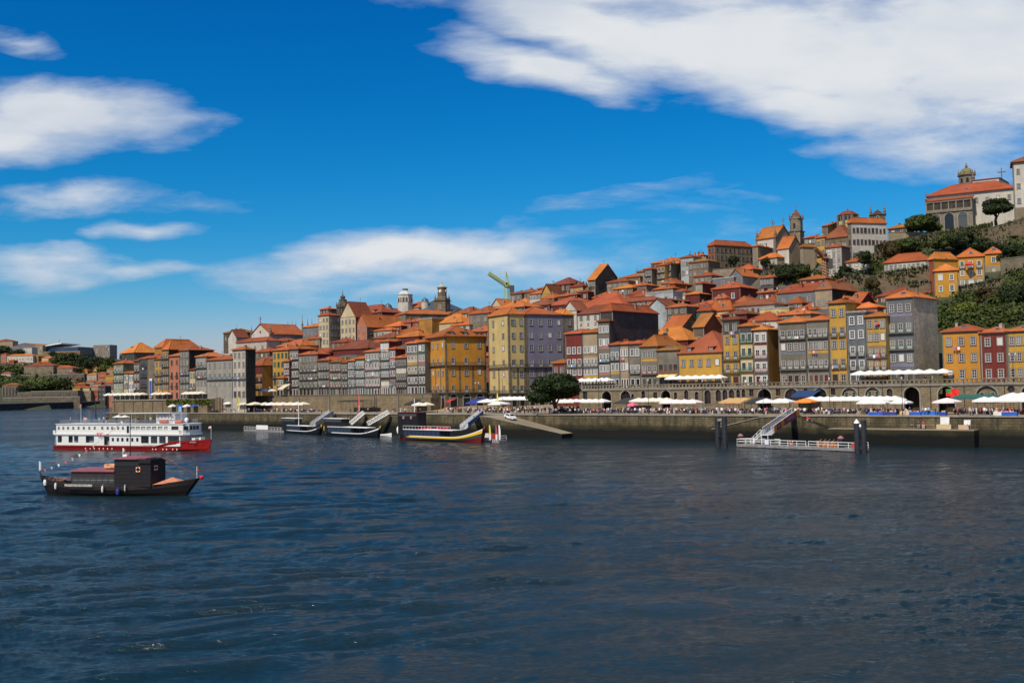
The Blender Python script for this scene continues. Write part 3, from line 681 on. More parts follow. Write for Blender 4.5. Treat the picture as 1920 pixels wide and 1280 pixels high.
hl(1300,1320,1328,480,500,'white top storey with two windows under a stepped orange roof','white','w',3,D=9,side='maroon')
hl(1291,1328,None,491,520,'grey stone house with scattered black windows on the skyline terrace','stone','ww',5,D=10,kind='stone',rc=3,sur=gran_d)
hl(1327,1340,1413,461,505,'large ruined stone mansion with three rows of tall windows','brick','www',2,side='stone',skind='stone',scols=9,srows='www',rc=1,sur=gran_d,frm=bframe,rh=2.6,ch=0,yaw=-62)
hl(1411,1421,None,462,500,'slim grey house between the mansion and the white church','stone','w',1,D=14,kind='render',rc=4)
hl(1210,1262,None,549,570,'pale blue wall house with a painted mural','lblue','w',2,D=9,roof='f',kind='render',trim=False)
hl(1226,1262,1276,542,552,'brick red house with a row of small square windows','brick','w',6,D=9,rc=4,side='brick')
hl(1258,1266,1297,532,548,'brick red side wall house with sloping eaves on the hillside','brick','',0,side='brick',rc=0,trim=False)
hl(1262,1285,None,547,562,'small white house with dark carport under the brick red wall','white','wn',3,D=8)
hl(1286,1312,None,552,565,'small maroon house with a bright hip roof','maroon','',0,D=9,rc=4,trim=False)
hl(1304,1317,1366,532,560,'wide dark red side wall house below the stone mansion','lgrey','',0,side='maroon',rc=0,trim=False,scols=0)
hl(1335,1388,1421,541,566,'dark red house with one large white framed window','maroon','w',2,side='maroon',scols=1,rc=0,sur=wframe,rh=3)
hl(1336,1376,None,522,540,'plain grey blue house behind the dark red walls','blueg','w',1,D=10,rc=2,roof='f',trim=False)
hl(1368,1392,1426,517,540,'grey blue gabled house with bright orange roof below the church','blueg','w',1,side='lgrey',rc=4,roof='x',rh=3)
hl(1425,1450,None,521,536,'dark windowed house with pinkish roof right of the grey blue gable','slate','w',4,D=9,rc=0)
hl(1421,1456,None,548,566,'maroon house with two dormer turrets below the long roof','maroon','w',3,D=12,rc=0,dorm=2,dishes=1)
hl(1456,1530,None,548,572,'long pale blue grey house under a very wide roof','blueg','w',3,D=14,rc=1,rh=4.4,roof='s',ch=3)
hl(1455,1492,None,554,570,'low slate grey shed with an orange roof among bushes','slate','w',2,D=8,rc=0)
hl(1528,1560,1614,543,582,'stone house with two tall dark windows and black side wall','beige','w',3,side='black',skind='slate',rc=2,rh=3.6,kind='render',dd=-6,ch=2)
hl(1570,1612,None,525,540,'orange roofed house below the white five storey house','brown','w',2,D=10,rc=1)
hl(1500,1548,None,524,538,'house with a large roof and bright skylight above the long roof','maroon','w',3,D=10,rc=4)
hl(1645,1745,None,553,566,'long maroon house behind the roof of the tall stone sided house','maroon','w',5,D=14,rc=5,rh=3.2,dd=-10)
hl(1657,1744,None,491,508,'long low white house with one long orange roof on the green slope','white','w',10,D=9,rc=0,rh=3.6,sur=gran_d,ch=1,dd=-8,yaw=-34)
hl(1250,1258,1297,563,590,'black walled house with two white windows in the middle of the hillside','black','w',1,side='black',scols=3,srows='ww',rc=1)
hl(1298,1346,None,572,590,'cottage with broad orange roof left of the cream wall','maroon','w',3,D=10,rc=0)
hl(1286,1334,None,584,606,'dark blue green house with one paned window','teal','w',2,D=12,rc=0,rh=3.4,sur=wframe)
hl(1333,1372,1378,583,602,'cream walled house with bright orange roof in the middle of the hillside','cream','w',2,D=12,rc=4,rh=4,side='yellow')
hl(1216,1249,None,574,618,'blue grey windowless block right of the purple slate wall','lblue','',0,D=9,roof='x',rh=3,kind='render',trim=False,rc=2)
hl(1249,1287,None,576,618,'dark gallery house over an ochre base','dstone','wbw',3,D=9,kind='render',rc=1,bands=((2,'ochre',.9),))
hl(1236,1270,1322,624,650,'ochre gabled house with small skylights in its orange roof','dstone','',0,side='tan',roof='g',rh=6.3,rc=0,k=.3,trim=False,kind='render')
hl(1300,1320,1353,612,650,'brick orange tiled side wall house with a lichen yellow roof','dstone','w',1,side='brick',skind='tile',roof='g',rh=4.5,rc=3,k=.3,ch=1)
hl(1362,1452,None,573,592,'long grey house with brown shutters under a wide faded roof','lgrey','w',8,D=14,rc=2,frm=bframe,rh=2.6,ch=2)
hl(1424,1480,None,579,602,'flat roofed yellow block with a paired window','pale','w',3,D=12,roof='f',kind='render',trim=False)
hl(1480,1530,None,582,600,'low orange roofed house right of the flat yellow block','maroon','',0,D=10,rc=0,trim=False)
hl(1354,1400,None,590,606,'house with faded red roof above the slate topped house','maroon','',0,D=12,rc=2,k=.3,trim=False)
hl(1400,1458,None,602,618,'small white gabled roof house behind the red banded house','white','q',2,D=10,rc=0,k=.3,rh=3,trim=False)
hl(1460,1520,None,590,606,'grey attic house with a dish and chimneys behind the long grey tiled house','grey','w',3,D=10,rc=4,k=.3,dishes=1,trim=False)
hl(1150,1200,None,632,650,'low orange roofs joined behind the narrow white windowed houses','maroon','',0,D=10,rc=4,k=.3,trim=False)
hl(1196,1290,None,640,655,'wide orange roofed house behind the brown gallery house','maroon','',0,D=14,rc=4,k=.3,rh=5,trim=False,ch=2)
hl(1178,1226,None,556,568,'cottages under a long faded roof left of the painted mural','brown','w',5,D=10,rc=1,kind='render')
hl(1508,1530,None,446,470,'grey glazed house right of the church tower','dstone','wb',3,D=12,rc=0,kind='render')
hl(1530,1547,None,446,480,'yellow glazed house below the grand gable','yellow','wb',2,D=10,rc=0,sur=gran_d)
hl(1545,1589,None,446,470,'stone house with a dark roof and four windows behind the yellow glazed house','stone','w',4,D=16,kind='stone',rc=2,rh=6,dd=-4)
hl(1548,1578,1594,464,514,'white five storey house with grey side wall below the palace','white','wwwww',3,side='grey',rc=0,sur=gran_l,ch=0,rh=1.6)
hl(1586,1626,None,491,512,'small white house with two windows right of the five storey house','white','wq',3,D=10,rc=0,rh=2.6)
hl(1589,1596,1662,419,486,'grand white palace with four rows of dark windows','stone','www',1,side='white',scols=9,srows='wwbw',rc=0,sur=gran_d,frm=bframe,rh=2.4,ch=0,yaw=-75,name='palace',cat='palace')
hl(1541,1552,1592,424,446,'brown windowless wing joined to the left of the palace','stone','',0,side='tan',roof='g',rh=3,rc=1,trim=False,kind='render',dd=20)
hl(1665,1700,None,428,444,'stone ruin with a little orange roof left of the round tree','dstone','w',2,D=9,kind='stone',rc=3,rh=2)
# more houses filling the slope
FL = [(756,788,604,618,'brick','w'),(868,898,603,618,'beige','w'),(828,856,598,608,'maroon','w'),(722,752,612,626,'maroon','w'),(690,716,644,655,'grey','w'),(1336,1356,546,556,'dstone','w'),(1205,1228,578,592,'brick','w'),(1268,1290,596,606,'offw','w'),(1120,1146,572,582,'dstone','w'),(1014,1040,560,570,'brick','w'),(1340,1362,596,606,'stone','w'),(1500,1524,560,572,'brick','w'),(1436,1456,566,576,'grey','w'),(1380,1400,568,578,'brick','w'),(745,776,626,640,'offw','w'),(1745,1775,560,576,'salmon','w'),(1322,1344,604,622,'maroon','w'),(1402,1428,577,592,'beige','w'),(1478,1504,569,586,'brown','w'),(1500,1530,580,596,'grey','w'),(1556,1584,560,578,'maroon','w'),(1582,1612,567,584,'salmon','w'),(1610,1640,572,590,'offw','w'),
 (1642,1664,566,580,'brown','w'),(1640,1672,578,594,'maroon','w'),(1664,1700,570,586,'dstone','w'),(1700,1735,566,580,'offw','w'),(1560,1590,546,560,'offw','w'),(1612,1645,558,572,'brick','w'),(1392,1420,600,614,'brick','w'),(1446,1470,598,612,'maroon','w'),
 (1234,1258,590,604,'maroon','w'),(1196,1222,566,582,'stone','w'),(1275,1296,606,618,'maroon','w'),(1340,1362,560,574,'offw','w'),(1112,1140,558,570,'brown','w'),(1060,1090,566,578,'stone','w'),(1180,1210,552,562,'salmon','w'),(1300,1334,518,530,'grey','w'),(1240,1262,532,544,'offw','w'),(1380,1412,506,518,'brown','w'),
 (880,915,622,640,'maroon','w'),(700,735,620,634,'offw','w'),(620,650,642,654,'brown','w'),(573,600,636,648,'stone','w'),(508,540,640,652,'brown','w'),(741,770,606,620,'salmon','w'),(478,505,660,672,'brown','w'),(1424,1446,583,596,'brown','w'),(1530,1556,592,606,'grey','w'),(1470,1500,545,556,'stone','w')]
_cn = {'maroon':'maroon','beige':'beige','brown':'brown','grey':'grey','salmon':'salmon','offw':'off white','dstone':'dark stone','brick':'brick red','stone':'grey stone'}
def near(px, yb):
    best = min((abs(q[0]-px)*.6+abs(q[1]-yb), q[2]) for q in SEEN); return best[1]
for i, (x0, x1, yt, yb, wc_, rw) in enumerate(FL):
    hl(x0, x1, None, yt, yb, 'small %s house %s the %s' % (_cn[wc_], 'squeezed behind' if i % 2 else 'tucked in beside', near((x0+x1)/2, yb)), wc_, rw, 3, D=R_.uniform(8, 12), rh=R_.uniform(1.6, 2.8), ch=R_.choice((0, 1, 1)), kind=R_.choice(('plaster', 'render')))
# yellow houses on the green slope
hl(1741,1752,1794,487,545,'tall yellow house with brick red left wall on the green slope','brick','nn',0,side='amber',scols=2,srows='www',rc=4,sur=wframe,rh=2.6,yaw=-70,ch=0,k=.52)
hl(1751,1796,None,508,572,'lower yellow house with a hip roof in front of the tall one','amber','wwn',2,D=9,rc=4,sur=wframe,rh=2.6,yaw=-22,ch=0,k=.5)
hl(1794,1845,None,482,540,'yellow house with white balcony doors and a red parasol on the green slope','amber','dww',3,D=10,rc=4,sur=wframe,bands=((2,'lstone',.95),),rh=3.6,yaw=-22,ch=0,k=.56)
hl(1845,1880,None,476,516,'small yellow house on a stone base, rightmost on the green slope','amber','wq',1,D=9,rc=4,sur=wframe,bands=((1,'lstone',.95),),rh=2.8,yaw=-22,ch=0,k=.6)
# ------------------------------------------------------------------ landmarks
stm = wallmat(C['stone'], 'stone'); dstm = wallmat(C['dstone'], 'stone'); lstm = wallmat(C['lstone'], 'stone'); whm = wallmat(C['white'], 'plaster')
ylm = wallmat(C['pale'], 'plaster'); rfm = roofmat(RC[0]); dk = GL[0]
def scale_at(px, py, d):
    """metres per pixel and world foot point"""
    p = P(px, py, d); return p, d/F*math.sqrt(1)
def tower(px, py_top, py_base, d, lab, name, cat, parts, rot=0.4, group=None):
    """parts(e, k, h): builds children; k metres per px, h height in metres"""
    p = P(px, py_base, d); k = d/F; e = thing(name, lab, cat, p, rot+YAW, group)
    parts(e, k); CTRL.append((p.x, p.y, p.z-1)); return e
def ring_windows(e, R, n, z, w, h, which, rot=0.0, sur=None, kind='a'):
    for i in which:
        a = rot+2*PI*i/n
        o = link('window', win_mesh(kind, w, h, sur or gran_d, iron, 0), e); o.location = (math.cos(a)*R, math.sin(a)*R, z); o.rotation_euler = (0, 0, a+PI/2)
def cross(e, z, s=1.0, x=0, y=0, mt=None):
    b = MB(); b.box(x-.09*s, x+.09*s, y-.09*s, y+.09*s, z, z+2.4*s); b.box(x-.7*s, x+.7*s, y-.08*s, y+.08*s, z+1.5*s, z+1.7*s)
    b.lathe(x, y, [(z-.5*s, .3*s), (z-.2*s, .45*s), (z+.1*s, .25*s), (z+.3*s, .1*s)], 8); return b.build('cross', mt or gran_d, e)
def finial(e, x, y, z, s=1.0, mt=None):
    b = MB(); b.lathe(x, y, [(z, .5*s), (z+.3*s, .5*s), (z+.35*s, .3*s), (z+.9*s, .45*s), (z+1.3*s, .2*s), (z+1.5*s, .34*s), (z+1.8*s, .12*s), (z+3*s, .05*s)], 8)
    return b.build('finial', mt or gran_d, e)
# white gabled church near the river
e, L, D, Hh = hl(470,507,572,627,652,'white gabled church with a tall cross and thin spires','white','',0,roof='x',rh=5.6,side='lgrey',rc=1,trim=False,ch=0,name='church',cat='church',group=None)  # grey side colour paints the shade on the white long wall
cross(e, Hh+6.0, 1.5, L/2, 0); finial(e, .3, .3, Hh+.2, 1.6); finial(e, L-.3, .3, Hh+.2, 1.7)
b = MB(); b.lathe(L/2, -.05, [(Hh+1.2, .01), (Hh+1.2, .5)], 10); link('round_window', win_mesh('w', .7, .9, gran_d, iron, 0), e).location = (L/2, 0, Hh+1.0)
tb = MB(); tb.box(L-1.2, L, -.2, 0, -4, Hh); tb.box(0, .8, -.2, 0, -4, Hh); tb.build('stone_trim', gran_d, e)
for q, (px, top, sz) in enumerate(((540, 600, .9), (548, 601, .9), (555, 601, .9), (567, 594, 1.3), (577, 597, 1.2), (585, 597, 1.0))):
    d = hd(px, 640)+46; p = P(px, 622, d)
    t = thing('spire', ('stone pinnacle on the church skyline, %s from the left' % ('first','second','third','fourth, topped by a cross','fifth','sixth')[q]), 'pinnacle', (p.x, p.y, p.z-6), YAW, 'pinnacles behind the church roof')
    hh = (622-top)*d/F; b = MB(); b.box(-.7, .7, -.7, .7, 0, 6.5); b.build('pedestal', dstm, t)
    b = MB(); b.lathe(0, 0, [(6.5, .8*sz), (7, .7*sz), (7.2, .35*sz), (6+hh*.5, .45*sz), (6+hh*.6, .2*sz), (6+hh, .05)], 8); b.build('needle', gran_d, t)
    if q == 3: cross(t, 6+hh, .6)
t = tower(502, 0, 628, hd(502, 640)+50, 'small dark domed bell turret behind the white church gable', 'bell_turret', 'turret', lambda e, k: (MB().build('none', gran_d, e) if False else None))
b = MB(); b.lathe(15*.3, 0, [(-4, 4), (2.4, 4), (2.6, 4.4), (3.6, 3.6), (4.4, 1.6), (5.0, .5), (6.4, .1)], 12); b.build('dome', dstm, t, smooth=False)
# dome tower at 643
def t1(e, k):
    b = MB(); R0 = 12*k
    b.lathe(0, 0, [(-8, R0*.95), (6*k, R0*.95), (7*k, R0*1.12), (10*k, R0*1.12), (11*k, R0*.9), (20*k, R0*.62), (22*k, R0*.68), (23*k, R0*.55)], 8); b.build('tower_body', dstm, e)
    b = MB(); b.lathe(0, 0, [(23*k, R0*.35), (26*k, R0*.36), (26.3*k, R0*.45), (28*k, R0*.42), (30*k, R0*.25), (31*k, R0*.08), (41*k, .06)], 8); b.build('lantern', dstm, e)
    for i in range(8):
        a = 2*PI*i/8; finial(e, math.cos(a)*R0*1.02, math.sin(a)*R0*1.02, 10*k, .9)
    ring_windows(e, R0*.9, 8, -1, 1.4, 2.6, range(8))
tower(643, 545, 584, hd(643, 640)+60, 'brown stone bell tower with a stepped conical cap and weather vane', 'bell_tower', 'tower', t1)
# exchange palace: long building + dome lantern + small domes
e, L, D, Hh = hl(741,760,880,590,616,'long grey stone exchange palace with pediment and orange roof','stone','w',2,dd=26,k=.6,side='stone',skind='render',scols=11,srows='w',rc=1,rh=2.6,sur=gran_l,yaw=-60,ch=0,name='palace',cat='palace',group=None)
b = MB(); yc = D*.82; w = D*.17
b.poly([(L+.6, yc-w, Hh), (L+.6, yc+w, Hh), (L+.6, yc, Hh+3)]); b.poly([(L-4, yc+w, Hh), (L-4, yc-w, Hh), (L-4, yc, Hh+3)])
b.quad((L+.6, yc-w, Hh), (L+.6, yc, Hh+3), (L-4, yc, Hh+3), (L-4, yc-w, Hh)); b.quad((L+.6, yc, Hh+3), (L+.6, yc+w, Hh), (L-4, yc+w, Hh), (L-4, yc, Hh+3))
b.box(L, L+.6, yc-w, yc+w, Hh-.8, Hh); b.build('pediment', dstm, e)
def t2(e, k):
    R0 = 14.5*k
    b = MB(); b.lathe(0, 0, [(-10, R0), (19*k, R0), (19*k, R0*1.06), (20*k, R0*1.06)], 8); b.build('drum', whm, e)
    b = MB(); b.lathe(0, 0, [(20*k, R0*.98), (24*k, R0*.72), (27*k, R0*.45)], 8); b.build('dome_roof', plain('pale_zinc', (.42,.46,.45), .5, var=.15), e)
    b = MB(); b.lathe(0, 0, [(27*k, R0*.38), (29.5*k, R0*.38), (30*k, R0*.44), (31*k, R0*.36)], 8); b.build('lantern', lstm, e)
    for i in range(8):
        a = 2*PI*(i+.5)/8; c = R0*math.cos(PI/8)
        for q in (-.24, .24):
            o = link('window', win_mesh('a', 1.9, 8.5*k, whm, gran_d, 0), e); off = q*R0*.76*1.0
            o.location = (math.cos(a)*c-math.sin(a)*off, math.sin(a)*c+math.cos(a)*off, 5*k); o.rotation_euler = (0, 0, a+PI/2)
tower(760, 540, 572, hd(760, 640)+105, 'white octagonal lantern with arched windows and a zinc cap', 'glazed_lantern_tower', 'cupola', t2)
zinc = plain('dark_zinc', (.07,.085,.1), .45, .2, var=.2)
def sdome(k0, pr):
    def f(e, k):
        b = MB(); R0 = k0*k; b.lathe(0, 0, [(-8, R0), (1*k, R0), (1.2*k, R0*1.08), (2*k, R0*1.08)], 16); b.build('drum', whm, e)
        b = MB(); b.lathe(0, 0, [(2*k, R0)]+[(2*k+math.sin(a)*R0*1.05, R0*math.cos(a)) for a in (.2, .45, .7, .95, 1.2, 1.4)]+[(2*k+R0*1.08, .1), (2*k+R0*1.5, .05)], 16); b.build('dome', zinc, e, smooth=False)
    return f
tower(728, 565, 579, hd(728, 640)+60, 'small grey round dome left of the white octagonal lantern', 'dome', 'dome', sdome(7.5, 0))
tower(797, 555, 568, hd(797, 640)+110, 'small dark blue dome with a ringed base right of the white lantern', 'dome', 'dome', sdome(7, 0))
hl(716,726,748,589,600,'white pedimented porch below the small grey dome','white','',0,dd=44,side='white',roof='x',rh=3.5,rc=0,trim=False,group=None,ch=0)
hl(745,785,None,578,590,'orange roofed block carrying the white octagonal lantern','offw','',0,dd=70,D=20,rc=0,rh=4,trim=False,group=None,ch=0)
e,L,D,Hh = hl(768,822,None,582,592,'dark slate pyramid roof under the small dark blue dome','grey','',0,dd=72,D=22,rh=7,rc=0,trim=False,group=None,ch=0)
for c in e.children:
    if c.name.startswith('roof'): c.data.materials[0] = zinc
def t3(e, k):
    w = 11.5*k
    b = MB(); b.prism([(-w, -w), (w, -w), (w, w), (-w, w)], -12, 22*k, 0); b.box(-w-.5, w+.5, -w-.5, w+.5, 22*k, 23*k)
    b.prism([(-w*.95, -w*.95), (w*.95, -w*.95), (w*.95, w*.95), (-w*.95, w*.95)], 23*k, 26*k); b.build('tower_body', stm, e)
    b = MB(); R0 = 8.4*k; b.lathe(0, 0, [(26*k, R0*1.25), (29*k, R0*1.08), (30*k, R0), (46*k, R0), (46.2*k, R0*1.15), (47.5*k, R0*1.15), (48*k, R0*.95)], 8, PI/8); b.build('belfry', stm, e)
    b = MB(); b.lathe(0, 0, [(48*k, R0*.9), (50*k, R0*.8), (52*k, R0*.5), (53*k, R0*.2), (54*k, .5), (60*k, .08), (66*k, .04)], 8); b.build('cap_dome', plain('weathered_lead', (.35,.34,.3), .8, var=.3), e)
    for sx in (-1, 1):
        for sy in (-1, 1): finial(e, sx*w*.85, sy*w*.85, 23*k, 1.2)
    for face in range(4):
        a = face*PI/2; o = link('window', win_mesh('a', 4*k, 9*k, gran_l, gran_l, 2), e); o.location = (math.cos(a)*w, math.sin(a)*w, 5*k); o.rotation_euler = (0, 0, a+PI/2)
        b = MB(); b.lathe(0, 0, [(0, 2.6*k), (.25, 2.6*k)], 16); c = b.build('clock_face', white, e); c.location = (math.cos(a)*(R0*.97), math.sin(a)*(R0*.97), 40*k); c.rotation_euler = (0, PI/2, a)
        b = MB(); b.box(-.15, .15, 0, 1.6*k, .26, .34); b.box(0, 1.1*k, -.15, .15, .26, .34); b.build('clock_hands', iron, c)
tower(829.5, 530, 586, hd(829, 640)+70, 'brown stone clock tower with an eight sided belfry and pale cap', 'clock_tower', 'tower', t3, rot=.35)
# hill church with the tall tower
e, L, D, Hh = hl(1417,1454,1484,446,482,'white walled hill church with a shade-toned gable end and orange roof','white','nq',5,dd=6,side='beige',roof='g',rh=5.6,rc=4,trim=False,ch=0,name='church',cat='church',group='blocks of the hill church',sur=gran_d,yaw=-48)  # beige side: shade on the white gable end put into its colour
for q in range(3): finial(e, .4+q*.1, .5+q*2.2, Hh+.3, 1.5)
cross(e, Hh+5.2, 1.6, L*.45, D*.5); cross(e, Hh+6.2, 1.3, L, D*.5); finial(e, L-.3, .4, Hh+.3, 1.5)
tb = MB(); tb.box(-.05, .9, -.15, 0, -4, Hh); tb.box(L-1.1, L+.1, -.15, .2, -4, Hh); tb.box(0, L, -.25, 0, Hh-.8, Hh-.02); tb.build('stone_trim', gran_d, e)
e, L, D, Hh = hl(1458,1479,1503,465,497,'pale gabled transept of the hill church with three small square windows','white','nw',1,side='beige',scols=2,srows='nqn',roof='g',rh=5.4,rc=0,trim=False,ch=0,name='church_transept',cat='church',group='blocks of the hill church',sur=gran_d,yaw=-48)  # beige side again paints the shaded face of the white transept
finial(e, L, D*.5, Hh+5.5, 1.0)
hl(1422,1457,1477,485,498,'low wing of the hill church with a short orange roof','offw','q',3,side='beige',scols=1,rc=4,trim=False,ch=0,rh=2.4,name='church_wing',cat='church',group='blocks of the hill church',sur=gran_d,yaw=-55)
hl(1500,1506,1528,464,498,'stone apse block right of the hill church transept','lstone','',0,side='beige',scols=2,srows='nqq',rc=3,trim=False,ch=0,rh=1.4,name='church_apse',cat='church',group='blocks of the hill church',yaw=-70)
def t4(e, k):
    w = 10.8*k
    b = MB(); b.prism([(-w, -w), (w, -w), (w, w), (-w, w)], -14, 20*k); b.box(-w-.4, w+.4, -w-.4, w+.4, 20*k, 21.2*k); b.build('tower_body', lstm, e)
    b = MB(); q = w*.94; ch = w*.35
    b.prism([(-q+ch, -q), (q-ch, -q), (q, -q+ch), (q, q-ch), (q-ch, q), (-q+ch, q), (-q, q-ch), (-q, -q+ch)], 21.2*k, 44*k); b.box(-w*1.02, w*1.02, -w*1.02, w*1.02, 44*k, 45.4*k)
    b.lathe(0, 0, [(45.4*k, w*.9), (49*k, w*.86), (49.5*k, w*.95), (50.5*k, w*.8)], 8, PI/8); b.build('belfry', lstm, e)
    b = MB(); b.lathe(0, 0, [(50.5*k, w*.78), (53*k, w*.74), (56*k, w*.56), (58.5*k, w*.25), (59.5*k, w*.2), (61*k, w*.22), (62*k, .3)], 10); b.build('cap_dome', roofmat(RC[2]), e)
    cross(e, 63*k, .9)
    for sx in (-1, 1):
        for sy in (-1, 1): finial(e, sx*w*.86, sy*w*.86, 45*k, 1.1)
    for f_ in range(4):
        a = f_*PI/2; o = link('window', win_mesh('a', 4.2*k, 10*k, gran_d, iron, 0), e); o.location = (math.cos(a)*q, math.sin(a)*q, 26*k); o.rotation_euler = (0, 0, a+PI/2)
tower(1494, 388, 455, hd(1494, 480)+16, 'tall stone bell tower with a domed cap beside the hill church', 'bell_tower', 'tower', t4, rot=.1)
def t5(e, k):
    R0 = 19*k; b = MB(); b.lathe(0, 0, [(-9, R0), (13*k, R0)], 8, PI/8); b.build('drum', ylm, e)
    b = MB(); b.lathe(0, 0, [(13*k, R0*1.1), (14*k, R0*1.12), (19*k, R0*.72), (22*k, R0*.5), (23*k, R0*.12), (24*k, .4), (29*k, .06)], 8, PI/8); b.build('dome_roof', roofmat(RC[2]), e)
    for i in range(8):
        a = 2*PI*i/8; c = R0*math.cos(PI/8)
        for q in (-.22, .22):
            o = link('window', win_mesh('a', 1.6, 7.5*k, gran_d, iron, 0), e); o.location = (math.cos(a)*c-math.sin(a)*q*R0*.77, math.sin(a)*c+math.cos(a)*q*R0*.77, 3*k); o.rotation_euler = (0, 0, a+PI/2)
    for i in range(8):
        a = 2*PI*(i+.5)/8; b = MB(); b.bar((math.cos(a)*R0, math.sin(a)*R0, -2), (math.cos(a)*R0, math.sin(a)*R0, 13*k), .7); b.build('pilaster', gran_d, e)
tower(1590, 392, 418, hd(1590, 480)+50, 'yellow eight sided pavilion with a low domed tile roof', 'domed_pavilion', 'cupola', t5)
def t6(e, k):
    w = 13.5*k; b = MB(); b.prism([(-w, -w*.8), (w, -w*.8), (w, w*.8), (-w, w*.8)], -9, 12*k); b.box(-w-.4, w+.4, -w*.8-.4, w*.8+.4, 12*k, 13*k)
    b.poly([(-w*.6, -w*.82, 13*k), (w*.6, -w*.82, 13*k), (w*.45, -w*.82, 17*k), (0, -w*.82, 20*k), (-w*.45, -w*.82, 17*k)])
    b.lathe(0, 0, [(13*k, w*.72), (16*k, w*.66), (20*k, w*.4), (22*k, w*.12), (24*k, .2)], 8, PI/8); b.build('tower_body', dstm, e)
    for s in (-1, 1): finial(e, s*w*.9, -w*.7, 13*k, 1.6)
    cross(e, 24*k, .9); o = link('window', win_mesh('a', 3*k, 7*k, gran_l, iron, 0), e); o.location = (0, -w*.8, 2*k)
tower(1646, 392, 416, hd(1646, 480)+52, 'dark baroque stone turret with a cross right of the palace roof', 'baroque_turret', 'turret', t6)
# convent on the hilltop (loggia)
dC = hd(1780, 432, .55)
e0, L0_, D0_, H0_ = h(1739,1904,None,361,436,'long white hilltop convent building under one wide orange roof','white','wnn',8,d=dC+18,D=17,rc=1,rh=5.2,yaw=-31,trim=False,ch=0,name='convent',cat='convent',group='blocks of the hilltop convent',sur=gran_d,ov=.9)
rL = P(1736, 375, dC+14)
e, L, D, Hh = h(1735,1823,None,375,434,'hilltop convent loggia with columns above three stone arches','lstone','',0,d=dC+13.5,D=3.6,kind='stone',rc=1,rh=1.5,roof='s',yaw=-31,trim=False,ch=0,name='convent_loggia',cat='convent',group='blocks of the hilltop convent',ov=.5)
hs_ = Hh; b = MB()
zl = hs_*.63; zt_ = hs_
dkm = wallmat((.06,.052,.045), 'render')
b.box(.5, L-.5, -.02, .0, zl+.5, zt_-.9); b.build('gallery_shade_panel', dkm, e).location = (0, -.03, 0)  # flat dark panel painting the shade inside the open gallery
b = MB(); b.box(0, L, -.5, 0, zl-.1, zl+.3); b.box(0, L, -.5, 0, zt_-.7, zt_-.25); b.box(0,L,-.35,-.05,zl+.3,zl+1.2); b.build('gallery_rail', lstm, e)
for q in range(7):
    x = .4+(L-.8)*q/6; b = MB(); b.lathe(x, -.4, [(zl+.3, .34), (zl+.6, .26), (zt_-1.1, .22), (zt_-.7, .36)], 8); b.build('column', gran_l, e)
for q in range(3):
    x = L*(.21+.29*q); o = link('arch_opening', win_mesh('a', L*.19, hs_*.5, gran_l, iron, 3 if q != 1 else 0), e); o.location = (x, 0, hs_*.08)
for q in range(2):
    o = link('arch_opening', win_mesh('a', L*.15, hs_*.16, gran_l, iron, 0), e); o.location = (L*(.48+.3*q), 0, -hs_*.12)
cross(e, Hh+1.4, 1.2, .2, .4)
e, L, D, Hh = h(1823,1873,1903,336,356,'upper church roof of the convent with a white gable and tall stone cross','white','',0,d=dC+34,rc=1,rh=3.0,yaw=-31,trim=False,ch=0,name='convent_church',cat='convent',group='blocks of the hilltop convent',roof='g')
cross(e, Hh+4.2, 2.6, L*.78, D*.5); finial(e, .2, .4, Hh+.2, 1.6)
h(1899,1950,None,303,415,'white convent block with stone plinth at the upper right edge','white','wwwn',3,d=dC-8,D=12,rc=1,rh=3,yaw=-24,ch=0,name='convent_block',cat='convent',group='blocks of the hilltop convent',sur=gran_d,bands=((3,'stone',.98),),ov=.9)
def t7(e, k):
    w = 14.5*k; b = MB(); b.lathe(0, 0, [(-12, w), (17*k, w), (17.5*k, w*1.18), (19*k, w*1.18), (19.5*k, w)], 8, PI/8); b.build('tower_body', lstm, e)
    b = MB(); b.lathe(0, 0, [(19.5*k, w*.9)]+[(19.5*k+math.sin(a)*13*k, w*.88*math.cos(a)) for a in (.25, .5, .75, 1.0, 1.25, 1.45)], 12); b.build('dome', plain('lichen_dome', (.15,.13,.045), .9, var=.35), e)
    b = MB(); b.lathe(0, 0, [(31*k, w*.16), (34*k, w*.14), (34.3*k, w*.24), (35.5*k, w*.14), (38*k, w*.12), (42*k, .1)], 8); b.build('lantern', gran_d, e)
    for i in range(8):
        a = 2*PI*(i+.5)/8; finial(e, math.cos(a)*w*1.05, math.sin(a)*w*1.05, 19*k, .8)
        o = link('window', win_mesh('a', 5*k, 9*k, gran_d, iron, 0), e); a2 = 2*PI*i/8; o.location = (math.cos(a2)*w*.93, math.sin(a2)*w*.93, 3*k); o.rotation_euler = (0, 0, a2+PI/2)
tower(1813, 303, 347, dC+50, 'stone turret with a yellow lichen dome behind the convent roof', 'domed_turret', 'turret', t7)
